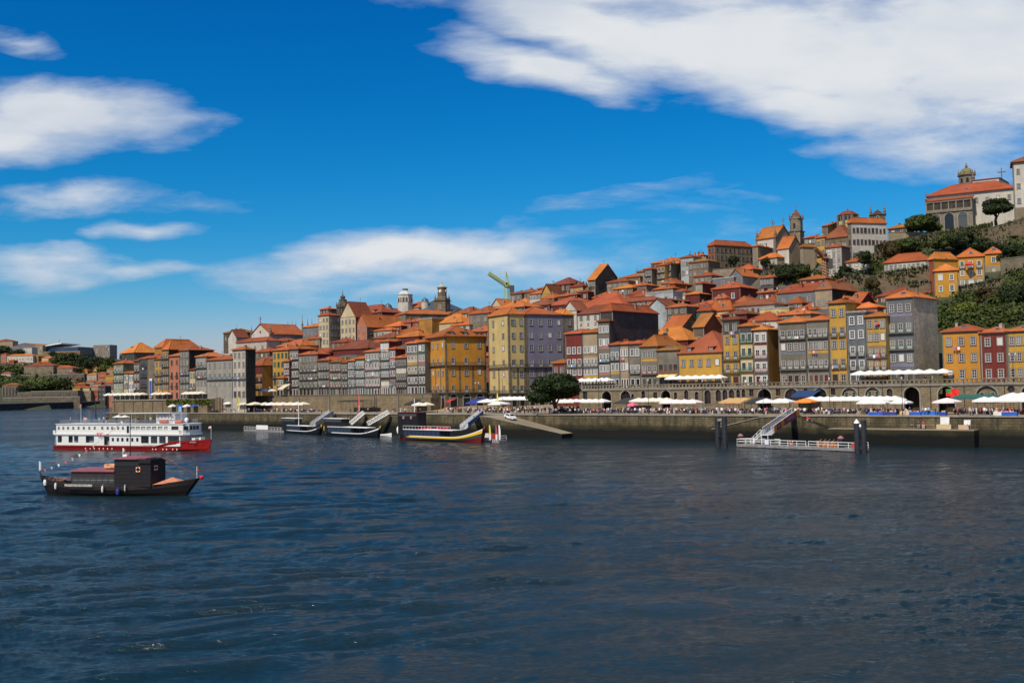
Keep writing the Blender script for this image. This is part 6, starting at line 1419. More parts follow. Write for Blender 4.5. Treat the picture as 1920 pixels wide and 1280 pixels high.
def person_mesh(pose, tr, hair):
    hip, l1, l2, sp_, a1, a2 = POSE[pose]
    V = [hip]; E = []; Rr = [.155]
    def chain(start, pts, rs):
        p = start
        for q, r in zip(pts, rs): V.append(q); Rr.append(r); E.append((p, len(V)-1)); p = len(V)-1
        return p
    chain(0, l1, (.10, .075, .05, .045)); chain(0, l2, (.10, .075, .05, .045))
    chain(0, sp_[:2], (.15, .155)); top = len(V)-1
    chain(top, sp_[2:], (.06, .115)); chain(top, a1, (.075, .055, .04, .045)); chain(top, a2, (.075, .055, .04, .045))
    me = bpy.data.meshes.new('tmp'); me.from_pydata(V, E, []); o = bpy.data.objects.new('tmp', me); COL.objects.link(o)
    o.modifiers.new('s', 'SKIN')
    for i, r in enumerate(Rr): me.skin_vertices[0].data[i].radius = (r, r*(.72 if i in (0, 9, 10) else 1)); 
    me.skin_vertices[0].data[0].use_root = True
    sm = o.modifiers.new('u', 'SUBSURF'); sm.levels = 1; sm.render_levels = 1
    dg = bpy.context.evaluated_depsgraph_get(); m2 = bpy.data.meshes.new_from_object(o.evaluated_get(dg))
    bpy.data.objects.remove(o); m2.name = 'person_'+pose
    m2.materials.clear()
    for mt in (SHIRTM, TRM[tr], SKIN, hair, SHOE): m2.materials.append(mt)
    dz = 0 if pose != 'sitting' else -.44; hz = sp_[3][2]
    for p in m2.polygons:
        c = p.center; z = c.z
        arm = abs(c.x) > .205 and z < 1.3+dz
        if z > hz+.045 or (z > hz-.1 and c.y > sp_[3][1]+.03): i = 3
        elif z > hz-.17: i = 2
        elif pose in ('pointing',) and (c.x > .2 and c.y < -.2): i = 2
        elif arm and z < 1.12+dz and z > .62+dz*.4: i = 2
        elif (pose != 'sitting' and z > .93) or (pose == 'sitting' and z > .58): i = 0
        elif z < .09: i = 4
        elif 'shorts' in tr and z < .5 and pose != 'sitting': i = 2
        else: i = 1
        p.material_index = i
    m2.polygons.foreach_set('use_smooth', [True]*len(m2.polygons)); return m2
SHOE = plain('shoes', (.03,.025,.025), .7)
SHIRTM, _nt, _b = newmat('shirt_cloth'); _b.inputs['Roughness'].default_value = .9; _oi = _nt.node('ShaderNodeObjectInfo'); _nt.link(_oi.outputs['Color'], _b.inputs['Base Color'])
TRM = {k: plain(k.replace(' ', '_'), v, .9) for k, v in TROU.items()}
PM = {}
LM = [(124,'near its stern'),(150,'past its flag'),(188,'before the deck parasols'),(226,'by the deck parasols'),(274,'mid deck'),(296,'by the wheelhouse'),(395,'right of the ferry bow'),(440,'by the white quay house'),(480,'near the yellow green banner'),(560,'above the leftmost boat'),(620,'by the leftmost gangway'),(660,'by the dark pergola'),(725,'above the middle boat'),(770,'by the dark tent'),(800,'behind the red boat'),(835,'by the golden house'),(865,'by the blue tent'),(900,'near the blue banner gangway'),(930,'at the top of the slipway'),(960,'behind the white car'),(1000,'left of the round tree'),(1040,'under the round tree'),(1080,'right of the round tree'),(1120,'by the first arch'),(1160,'by the black awning'),(1200,'near the pink parasol'),(1240,'by the second deep arch'),(1285,'by the small arched windows'),(1330,'above the left piles'),(1380,'by the tan awning'),(1430,'left of the gangway head'),(1480,'at the gangway head'),(1530,'right of the orange parasol'),(1580,'below the closed arch'),(1630,'by the blue cloth tables'),(1680,'by the red parasol stall'),(1720,'by the bright blue table'),(1760,'by the hanging red cloth'),(1800,'left of the green parasols'),(1840,'below the green parasols'),(1890,'at the right edge')]
def where(px): return min(LM, key=lambda t: abs(t[0]-px))[1]
USED = set(); NP = [0]
def person(loc, rz, pose, px, zone, group, shirts=None, s=None):
    rng = R_
    for k in range(60):
        sh_ = rng.choice(shirts or ['white','white','white','black','black','black','navy','navy','navy','grey','grey','red','sky blue','pink','beige'] if k < 12 else list(SHIRT))
        tr = rng.choice(list(TROU)); ha = rng.randrange(4); ps = pose
        if k > 20 and pose != 'sitting': ps = rng.choice(['standing', 'walking', 'pointing'])
        lab = '%s person, %s shirt, %s, %s%s' % ({'pointing': 'pointing'}.get(ps, ps), sh_, tr, zone+', ' if zone else '', where(px))
        if len(lab.split()) > 16: lab = lab.replace(zone+', ', '', 1) if zone else lab
        if lab not in USED: break
    else:
        lab = lab.replace(' person', ' '+['black','brown','blond','grey'][ha]+' haired person')
    USED.add(lab)
    key = (ps, tr, ha)
    if key not in PM: PM[key] = person_mesh(ps, tr, HAIRS[ha])
    o = link('person', PM[key]); o.location = loc; o.rotation_euler = (0, 0, rz); k = s or rng.uniform(.94, 1.06); k *= 1.07; o.scale = (k*1.12, k*1.12, k)
    o.color = (*SHIRT[sh_], 1); tag(o, lab, 'person', group); NP[0] += 1; return o
# ------------------------------------------------------------------ parasols
PAR = {}
def parasol(loc, w, hh, col, lab, group, rz=0, oct_=False):
    key = (w, hh, col, oct_)
    if key not in PAR:
        e = empty('parasol'); c = {'white': (.66,.65,.61), 'cream': (.64,.58,.44), 'pink': (.6,.12,.2), 'pale pink': (.74,.62,.6), 'green': (.015,.09,.075), 'orange': (.8,.22,.03), 'red': (.6,.03,.03), 'yellow': (.7,.55,.05), 'black': (.02,.02,.024), 'tan': (.55,.33,.14), 'blue': (.02,.07,.25)}[col]
        b = MB(); n = 8 if oct_ else 4; r = w/2*(1 if oct_ else 1.38); a0 = 0 if oct_ else PI/4
        m_ = 12
        for k in range(n):
            A0 = a0+2*PI*k/n; A1 = a0+2*PI*(k+1)/n
            for j in range(3):
                def pt(A_, f): return (math.cos(A_)*r*f, math.sin(A_)*r*f, hh-.9*f**1.2)
                f0, f1 = (.02, .4, .75)[j], (.4, .75, 1.0)[j]; mp = lambda f: tuple((pt(A0, f)[i]+pt(A1, f)[i])/2+(0 if i < 2 else -.06*f) for i in range(3))
                b.quad(pt(A0, f0), pt(A0, f1), mp(f1), mp(f0)); b.quad(mp(f0), mp(f1), pt(A1, f1), pt(A1, f0))
            p, q, mm_ = pt(A0, 1), pt(A1, 1), mp(1.0)
            for u, v_ in ((p, mm_), (mm_, q)): b.quad(u, (u[0], u[1], u[2]-.3), (v_[0], v_[1], v_[2]-.3), v_)
        b.build('canopy', plain('canopy_'+col, c, .8, var=.05), e)
        b = MB(); b.lathe(0, 0, [(0, .3), (.08, .3), (.1, .05), (hh+.12, .04)], 6); b.build('pole', plain('parasol_pole', (.2,.16,.12), .6), e)
        PAR[key] = e; o = e
    else: o = copy_tree(PAR[key])
    o.location = loc; o.rotation_euler = (0, 0, rz); tag(o, lab, 'parasol', group); return o
ORD = ['first','second','third','fourth','fifth','sixth','seventh','eighth','ninth','tenth','eleventh','twelfth','thirteenth','fourteenth','fifteenth','sixteenth','seventeenth','eighteenth','nineteenth','twentieth','twenty-first','twenty-second','twenty-third','twenty-fourth','twenty-fifth','twenty-sixth','twenty-seventh','twenty-eighth','twenty-ninth','thirtieth','thirty-first','thirty-second','thirty-third','thirty-fourth','thirty-fifth','thirty-sixth']
def prow(pxs, o, z, w, hh, cols, what, group):
    for i, px in enumerate(pxs):
        p = lp(px, o, 750); col = cols[i % len(cols)] if isinstance(cols, (list, tuple)) else cols
        parasol((p.x, p.y, z), w, hh, col, '%s parasol, %s from left %s' % (col, ORD[i], what), group, YAW+R_.uniform(-.05, .05))
GP = 'parasols along the lower promenade'; GU = 'parasols on the upper walk'
import itertools
prow([914, 927], 17, QZ+.5, 5.2, 4.0, 'white', 'in the pair by the yellow flag', GP)
prow([936], 7, QZ, 5.4, 3.9, 'white', 'standing alone in front of the yellow flag', GP)
prow([945, 955, 965, 975, 985, 995], 19, QZ+.6, 4.6, 4.6, 'white', 'in the row left of the round tree', GP)
prow([1048, 1059, 1070, 1081, 1093, 1105, 1117, 1129], 19, QZ, 4.4, 4.2, 'white', 'in the row right of the round tree', GP)
prow([1198, 1211, 1224, 1237, 1250], 17, QZ, 4.4, 4.4, ['cream','white'], 'in the row right of the pink one', GP)
prow([1256, 1269, 1284, 1299], 11, QZ, 4.6, 4.0, 'pale pink', 'in the row below the small arched windows', GP)
prow([1437, 1462, 1472], 13, QZ, 4.3, 4.0, 'white', 'in the three right of the dark tent', GP)
prow([1512], 9, QZ, 4.6, 4.1, 'orange', 'alone by the gangway head', GP)
prow([1523, 1538, 1552, 1566, 1580, 1594, 1608, 1622, 1636, 1650, 1664, 1678], 14, QZ, 4.4, 4.4, 'white', 'in the row right of the orange one', GP)
prow([1627, 1650, 1690], 7.5, QZ, 4.3, 3.8, 'white', 'in the front row by the blue tables', GP)
prow([1776], 9, QZ, 5.2, 3.9, 'pale pink', 'alone below the hanging red cloth', GP)
prow([1808, 1832, 1856], 17, QZ, 5.0, 4.7, 'green', 'in the dark green row', GP)
prow([1846, 1862, 1878, 1894, 1910, 1928], 9, QZ, 4.4, 4.1, 'white', 'in the row at the right edge', GP)
prow([1900, 1918], 15, QZ, 4.6, 4.9, 'white', 'in the raised pair at the right edge', GP)
prow([1186], 10, QZ, 2.6, 3.3, 'pink', 'alone in front of the black awning', GP)
prow([786, 800], 12, QZ, 4.0, 3.6, 'cream', 'in the pair behind the red boat', GP)
prow([432], 9, QZ, 4.2, 4.6, 'white', 'alone below the white quay house', GP)
prow([460, 478], 9, QZ, 5.0, 4.2, 'cream', 'in the two right of the quay house', GP)
prow([497, 509, 520, 531, 545, 557, 569], 12, QZ, 4.0, 4.0, ['cream','pale pink'], 'in the shaded row above the pontoon', GP)
prow([324, 338, 351, 365], 3.4 if False else 1.8, QZ, 3.0, 3.6, ['white','blue'], 'in the small row behind the ferry', GP)
prow([1092, 1105, 1117, 1130, 1139], 27.5, TZ, 3.4, 3.3, 'white', 'on the upper walk by the slate wall', GU)
prow([1262, 1276, 1291, 1306, 1321, 1336, 1350], 27.4, TZ, 3.6, 3.4, 'white', 'on the upper walk by the yellow house', GU)
prow([1615, 1633, 1651, 1669, 1687, 1706, 1724, 1746, 1770], 27.4, TZ, 4.0, 3.5, 'white', 'on the upper walk by the stone wall', GU)
GLT = 'parasols on the left river terrace'
prow([204, 213, 222, 231, 240, 249, 258, 267], 5.8, 12.4, 3.6, 3.2, ['white','cream'], 'at the left end of the terrace', GLT)
prow([292, 302, 312], 6.0, 12.4, 3.6, 3.2, 'cream', 'in the three below the salmon house', GLT)
prow([350, 359, 368, 377], 6.0, 12.4, 3.6, 3.2, 'cream', 'in the four by the quay house', GLT)
prow([497, 508], 21, 12.9, 3.8, 3.2, 'white', 'of two on the old wall top', 'parasols on the old river wall')
# awnings and market tents
def awning(px0, px1, o, z, dep, col, lab, slope=.9, legs=True, zlow=2.6):
    q0, q1 = lp(px0, o, 750), lp(px1, o, 750); x0_, x1_ = -so(q0)[0], -so(q1)[0]; e = thing('market_awning', lab, 'awning', QE, YAW)
    b = MB(); n = max(2, int((x1_-x0_)/2.2))
    for i in range(n):
        a, c = x0_+(x1_-x0_)*i/n, x0_+(x1_-x0_)*(i+1)/n; m_ = (a+c)/2
        for (u, v_, k0, k1) in ((a, m_, 0, -.12), (m_, c, -.12, 0)):
            b.quad((u, o, z+zlow+k0), (v_, o, z+zlow+k1), (v_, o+dep, z+zlow+slope+k1), (u, o+dep, z+zlow+slope+k0)); b.quad((u, o, z+zlow-.3+k0), (v_, o, z+zlow-.3+k1), (v_, o, z+zlow+k1), (u, o, z+zlow+k0))
    b.build('canopy', plain('awning_'+lab.split()[0]+str(px0), col, .85, var=.15), e)
    b = MB()
    for i in range(n+1): x = x0_+(x1_-x0_)*i/n; b.bar((x, o+.1, z), (x, o+.1, z+zlow), .05); b.bar((x, o+dep-.1, z), (x, o+dep-.1, z+zlow+slope), .05)
    b.build('posts', iron, e); return e
awning(1150, 1190, 15, QZ, 7, (.03,.03,.033), 'black market awning left of the pink parasol', 1.4, zlow=3)
awning(1347, 1390, 15, QZ, 6, (.5,.3,.12), 'tan canvas awning below the arched windows', 1.1, zlow=3)
awning(1396, 1420, 15, QZ, 7, (.02,.022,.026), 'dark market tent left of the deepest arch', 1.4, zlow=2.8)
awning(1482, 1524, 19, QZ, 5, (.01,.035,.11), 'navy blue awning behind the orange parasol', 1.6, zlow=4.4)
awning(632, 682, 13, QZ, 6, (.02,.02,.022), 'dark pergola roof on the left quay', .3, zlow=4.2)
awning(757, 790, 15, QZ, 6, (.018,.018,.02), 'dark tent under the old wall left of the golden house', 1.8, zlow=2.8)
awning(872, 896, 16, QZ+.4, 5, (.015,.03,.2), 'royal blue tent with a white panel on the square', 1.5, zlow=2.7)
awning(833, 842, 17, QZ+.4, 4, (.4,.02,.02), 'small red kiosk awning in front of the golden house', 1.0, zlow=3.2)
awning(1232, 1267, 28.2, TZ, 2.6, (.7,.55,.24), 'cream awning of the brown gallery house', .8, zlow=3.3)
awning(520, 531, 19, 12.9, 4, (.55,.45,.3), 'slanted cream shade sail on the old wall', 2.0, zlow=3.0)
# tables and chairs
tm = MB(); tm.lathe(0, 0, [(0, .25), (.04, .25), (.05, .04), (.72, .04)], 6); tm.lathe(0, 0, [(.72, .45), (.76, .45)], 10, m=1); TMESH = tm.mesh('cafe_table', [iron, plain('table_top', (.5,.48,.42), .6)])
cm = MB()
for x in (-.2, .2):
    for y in (-.2, .2): cm.bar((x, y, 0), (x, y, .45 if y < 0 else .9), .02)
cm.box(-.23, .23, -.23, .23, .43, .47); cm.box(-.22, .22, .19, .22, .6, .9); CMESH = cm.mesh('cafe_chair', plain('chair_brown', (.08,.04,.025), .7))
CMESH2 = cm.mesh('cafe_chair', plain('chair_pale', (.5,.5,.48), .7))
def cafe(px, o, z, n, tag_): 
    p = lp(px, o, 760); t = link('cafe_table', TMESH); t.location = (p.x, p.y, z); tag(t, 'round table %s' % tag_, 'table', 'cafe tables')
    for k in range(n):
        a = YAW+PI/2*k*2+.3; q = (p.x+math.cos(a)*.8, p.y+math.sin(a)*.8); c = link('cafe_chair', CMESH if k % 2 else CMESH2); c.location = (*q, z); c.rotation_euler = (0, 0, a-PI/2)
        tag(c, '%s chair at the table %s' % ('dark' if k % 2 else 'pale', tag_), 'chair', 'cafe chairs')
        if R_.random() < .85: person((*q, z), a-PI/2, 'sitting', px, 'at '+('upper walk table' if z > 10 else 'a table'), 'people on the quay')
_c = 0
for px in list(range(1060, 1140, 16))+list(range(1200, 1320, 17))+list(range(1360, 1400, 18))+list(range(1440, 1480, 20))+list(range(1530, 1700, 17))+list(range(1850, 1920, 18)):
    cafe(px, R_.uniform(11, 16), QZ, 2, 'under the promenade parasols, %s from left' % ORD[_c]); _c += 1
_c = 0
for px in (1098, 1112, 1128, 1268, 1284, 1300, 1318, 1334, 1620, 1640, 1662, 1690, 1712, 1740): cafe(px, 27.6, TZ, 2, 'on the upper walk, %s from left' % ORD[_c]); _c += 1
_c = 0
for px in (497, 512, 530, 548, 566): cafe(px, 12, QZ, 2, 'under the shaded left quay row, %s from left' % ORD[_c]); _c += 1
# blue cloth stalls
def stall(px, o, w, col, lab, z=QZ):
    p = lp(px, o, 770); e = thing('market_stall', lab, 'stall', (p.x, p.y, z), YAW+R_.uniform(-.1, .1), 'cloth covered tables at the right of the quay'); b = MB(); b.box(-w/2, w/2, -.5, .5, .0, .78); b.build('table_cloth', plain('cloth_'+lab[:12], col, .9, var=.2), e)
    b = MB(); rr = random.Random(int(px))
    for q in range(9): x = rr.uniform(-w/2+.1, w/2-.4); y = rr.uniform(-.4, .1); b.box(x, x+.3, y, y+.3, .78, .84+rr.random()*.3, q % 3)
    b.build('goods', [plain('goods_a', (.55,.42,.25), .9), plain('goods_b', (.5,.06,.05), .9), plain('goods_c', (.6,.6,.58), .9)], e)
BLU = (.012,.09,.4)
stall(1643, 2.5, 3.6, BLU, 'blue cloth table left of the bright blue boxes'); stall(1668, 2.6, 3.2, (.02,.04,.2), 'dark blue cloth table, second of the blue tables'); stall(1716, 3.5, 2.6, BLU, 'blue cloth table with trays, third of the blue tables')
stall(1744, 6.0, 3.4, (.01,.13,.5), 'bright blue table standing alone left of the pale pink parasol'); stall(1768, 2.4, 1.6, (.01,.05,.3), 'small blue crate table below the pale pink parasol'); stall(1893, 2.6, 3.2, BLU, 'blue table at the right edge with white cloths'); stall(1875, 4.6, 2.6, (.6,.6,.6), 'white cloth table near the hanging scarves'); stall(1700, 6.5, 3, (.55,.4,.25), 'wooden tray table behind the blue tables')
# ------------------------------------------------------------------ crowd
def crowd(n, px0, px1, o0, o1, zf=None, zone='', po=('standing', 'standing', 'walking', 'walking', 'pointing')):
    for i in range(n):
        px = R_.uniform(px0, px1); o = R_.uniform(o0, o1); p = lp(px, o, 765); z = (QZ+.01 if o < 14 else QZ+.01+(o-14)/17*(8.4-QZ)) if zf is None else zf
        person((p.x, p.y, z), R_.uniform(0, 2*PI), R_.choice(po), px, zone, 'people on the quay')
crowd(26, 835, 915, 3, 15, zone='on the square'); crowd(30, 915, 1040, 2.2, 17, zone='on the square')
crowd(16, 935, 1010, 1.2, 3, zone='at the quay edge')
crowd(38, 1040, 1200, 1.5, 9); crowd(30, 1200, 1300, 1.5, 9); crowd(8, 1300, 1345, 1.5, 9); crowd(20, 1345, 1440, 1.5, 9); crowd(24, 1440, 1620, 1.5, 9)
crowd(12, 1620, 1800, 3, 8); crowd(7, 1795, 1850, 2, 8); crowd(8, 1850, 1925, 3, 8)
crowd(12, 395, 470, 1.5, 6); crowd(16, 470, 620, 3, 10); crowd(10, 640, 790, 3, 12); crowd(4, 860, 905, 1.2, 3, zone='at the quay edge')
for px in (1142, 1158, 1232, 1355, 1398, 1440, 1475, 1500, 1610, 1735, 1748): 
    p = lp(px, 26, 712); person((p.x, p.y, TZ), R_.uniform(0, 6), R_.choice(('standing', 'walking')), px, 'on the upper walk', 'people on the quay')
for (px, o, z, ps, c, zn) in ((1500+14, -2.4, QZ-1.6, 'sitting', 'red', 'on the worn steps'), (1500+22, -2.6, QZ-2.4, 'sitting', 'navy', 'on the worn steps'), (1722, -1.2, 3.77, 'standing', 'navy', 'on the low ledge'), (1731, -1.2, 3.77, 'standing', 'red', 'on the low ledge'), (1709, -2.9, 3.5, 'sitting', 'black', 'on the ledge rim'), (1816, -1.2, 3.77, 'standing', 'white', 'on the low ledge')):
    p = lp(px, o, 790); person((p.x, p.y, z), YAW, ps, px, zn, 'people on the quay', [c])
# dense seated crowd in the shade further back: one uncountable mass
_v = []; _f = []; _mi = []; _src = [PM[k] for k in list(PM)][:14]
_cm = [plain('crowd_'+n_, SHIRT[n_], .9) for n_ in ('white', 'black', 'navy', 'black', 'grey', 'navy', 'red')]+[plain('crowd_legs', (.02,.02,.03), .9), SKIN]
for (p0, p1, o0_, o1_, n_) in ((910, 1000, 12, 22, 70), (1045, 1145, 9, 22, 90), (1145, 1345, 9, 22, 150), (1345, 1420, 9, 20, 40), (1425, 1700, 9, 21, 170), (1790, 1930, 9, 21, 90), (480, 600, 9, 18, 60), (835, 910, 12, 20, 30)):
    for i in range(n_):
        px = R_.uniform(p0, p1); o_ = R_.uniform(o0_, o1_); p = lp(px, o_, 760); z_ = QZ if o_ < 14 or px > 1090 or px < 835 else QZ+(o_-14)/17*(8.4-QZ); s_ = R_.choice(_src); a = R_.uniform(0, 6.28); ca, sa = math.cos(a), math.sin(a); base = len(_v); c_ = R_.randrange(7)
        for v_ in s_.vertices: _v.append((p.x+(v_.co.x*ca-v_.co.y*sa)*1.15, p.y+(v_.co.x*sa+v_.co.y*ca)*1.15, z_+v_.co.z*1.05))
        for q_ in s_.polygons: _f.append(tuple(base+k for k in q_.vertices)); _mi.append({0: c_, 2: 8, 3: 7}.get(q_.material_index, 7))
_me = bpy.data.meshes.new('background_crowd'); _me.from_pydata(_v, [], _f); [_me.materials.append(m_) for m_ in _cm]; _me.polygons.foreach_set('material_index', _mi); _me.update()
tag(link('background_crowd', _me), 'dense crowd packed in the shade of the promenade parasols', 'crowd', kind='stuff')
fe, FX = FERRY
for (px, y) in ((124, -1), (138, 1.5), (166, -2.5), (188, 0), (196, -3), (210, -2.8), (226, -2), (274, -3), (296, -2.5)):
    l = Vector((FX(px), y, 7.1)); w_ = fe.matrix_basis @ l; person(tuple(w_), R_.uniform(0, 6), 'standing', px, 'on the ferry sun deck', 'ferry passengers')
# white hoardings on the ledge
for (px, w, h_, c, lab) in ((1771, 2.0, 4.2, (.62,.62,.58), 'tall white board leaning on the quay wall above the ledge'), (1813, 1.4, 3.2, (.66,.64,.6), 'white board on the ledge, right of the tall one'), (1769, 3.2, 1.6, (.45,.34,.2), 'low sand coloured board below the tall white one'), (1806, 2.2, 1.5, (.42,.3,.18), 'low sand coloured board on the ledge, right one')):
    p = lp(px, -.55 if h_ > 2 else -1.3, 790); b = MB(); b.box(-w/2, w/2, -.06, .06, 0, h_*.62); b.box(-w/2-.05, w/2+.05, -.08, .08, h_*.62, h_*.62+.08)
    o = b.build('leaning_board', plain('board_%.2f_%d' % (c[2], px), c, .8, var=.15)); o.location = (p.x, p.y, 3.76); o.rotation_euler = (-.12, 0, YAW); tag(o, lab, 'board', 'boards on the low ledge')
# ------------------------------------------------------------------ lamps, banners
def lamp(px, o, z, h_, lab, two=True):
    p = lp(px, o, 760); e = thing('street_lamp', lab, 'street lamp', (p.x, p.y, z), YAW, 'street lamps on the quay'); b = MB(); b.lathe(0, 0, [(0, .16), (.6, .13), (.7, .08), (h_, .05)], 8)
    if two: b.bar((-.7, 0, h_-.2), (.7, 0, h_-.2), .04)
    b.build('post', iron, e)
    for s_ in ((-.7, .7) if two else (0,)): b = MB(); b.lathe(s_, 0, [(h_-.15, .08), (h_+.05, .2), (h_+.4, .24), (h_+.55, .05)], 8); b.build('lantern', plain('lantern_glass', (.5,.5,.45), .3), e)
for i, (px, o, z, h_, lab) in enumerate(((1123, 3, QZ, 9.5, 'tall thin lamp post by the first arch right of the round tree'), (1216, 3, QZ, 9.2, 'tall lamp post in front of the paired little arches'), (1318, 22, QZ, 8.8, 'short lamp post by the arcade door'), (1431, 5, QZ, 8.6, 'tall lamp post in front of the deepest arch'), (1556, 4, QZ, 8.6, 'tall lamp post in front of the white parasol row'), (1692, 4, QZ, 8.4, 'tall lamp post left of the arch with the red cloth'), (895, 8, QZ, 9.5, 'lamp post in front of the golden corner house'), (943, 8, QZ, 11, 'lamp post in front of the pale yellow corner house'), (820, 12, QZ, 9, 'dark lamp post beside the end bastion'), (706, 12, QZ, 8, 'lamp post against the old river wall'), (506, 12, QZ, 9.5, 'lamp post left of the old wall parasols'), (407, 4, QZ, 11, 'tall pale post in front of the white quay house'), (1902, 25, TZ, 6.2, 'green lamp post on the upper walk at the right edge'))): lamp(px, o, z, h_, lab, i % 3 == 0)
def feather(px, o, z, h_, c1, c2, lab, off=None):
    p = lp(px, o, 770) if off is None else off; e = thing('feather_flag', lab, 'flag banner', (p.x, p.y, z), YAW, 'feather flags'); b = MB(); b.bar((0, 0, 0), (0, 0, h_), .04); b.build('pole', iron, e)
    b = MB(); n = 8
    for i in range(n):
        z0_, z1_ = .6+(h_-.7)*i/n, .6+(h_-.7)*(i+1)/n; f = lambda q: .6*math.sin(min(1, max(.05, (h_+.25-q)/(h_)))*PI*.72+.2)**.8
        b.quad((.03, 0, z0_), (.03+f(z0_), .1, z0_), (.03+f(z1_), .1, z1_), (.03, 0, z1_), 0 if i > 2 else 1)
    b.build('cloth', [plain('fl_%.2f%.2f' % c1[:2], c1, .8), plain('fm_%.2f%.2f' % c2[:2], c2, .8)], e)
feather(932, 6, QZ, 6.5, (.65,.6,.03), (.65,.6,.03), 'yellow feather flag among the white parasols of the square')
feather(447, 5, QZ, 6.5, (.55,.5,.05), (.5,.5,.1), 'yellow green feather flag on the left quay')
feather(672, 2, QZ, 6.5, (.65,.08,.08), (.6,.2,.2), 'red feather flag at the head of the short gangway')
for px, c, lb in ((917, (.55,.5,.52), 'pale mauve feather flag, leftmost of three by the slipway foot'), (929, (.35,.06,.08), 'dark red feather flag, middle of three by the slipway foot'), (935, (.7,.68,.66), 'white feather flag, rightmost of three by the slipway foot')):
    p = W(px, 826, 1.0); feather(px, 0, .6, 4.6, c, (.6,.6,.6), lb, off=p)
p = lp(283.5, 7.6, 720); e = thing('wall_banner', 'tall blue and white banner hanging on the bare grey stone house', 'banner', (p.x, p.y, 13.5), YAW); box_part(e, 'cloth', [(-.9, .9, -.3, -.25, 0, 7.2)], plain('banner_blue', (.03,.06,.28), .8)); box_part(e, 'cloth_border', [(-1.1, 1.1, -.25, -.2, -.2, 8.2)], plain('banner_white', (.6,.62,.66), .8))
b = MB()
for i in range(5):
    for j in range(4): b.quad(*[(-1.2+u*.6, .12*math.sin(u*2+v_), v_*.42-.14*u*(v_ < 4)) for u, v_ in ((i, j), (i+1, j), (i+1, j+1), (i, j+1))], m=0 if j < 2 or i > 1 else 1)
p = lp(1783, 20, 738); tag(b.build('hanging_cloth', [plain('red_flag_cloth', (.7,.015,.01), .8), plain('green_flag_cloth', (.03,.2,.03), .8)], None, loc=(p.x, p.y, P(1783, 742, p.y).z), rz=YAW), 'large red and green flag cloth waving in front of a deep arch', 'flag')
p = P(1643.5, 607, lp(1643, 29.6).y); b = MB(); 
for q in range(8): a = 2*PI*q/8; a1 = 2*PI*(q+1)/8; b.poly([(0, 0, .5), (math.cos(a)*.85, math.sin(a)*.5, 0), (math.cos(a1)*.85, math.sin(a1)*.5, 0)])
tag(b.build('window_parasol', plain('red_cloth2', (.7,.02,.05), .8), None, loc=(p.x, p.y-.6, p.z-.2)), 'small red parasol at the upper window of the yellow house', 'parasol')
p = P(1813, 492, HS[-1][4][1] if False else hd(1819, 540, .56)-2); tag(parasol((p.x, p.y-1.6, p.z-2.4), 2.4, 2.5, 'red', 'x', None), 'faded red parasol on the balcony of the yellow slope house', 'parasol', 'hillside terrace parasols')
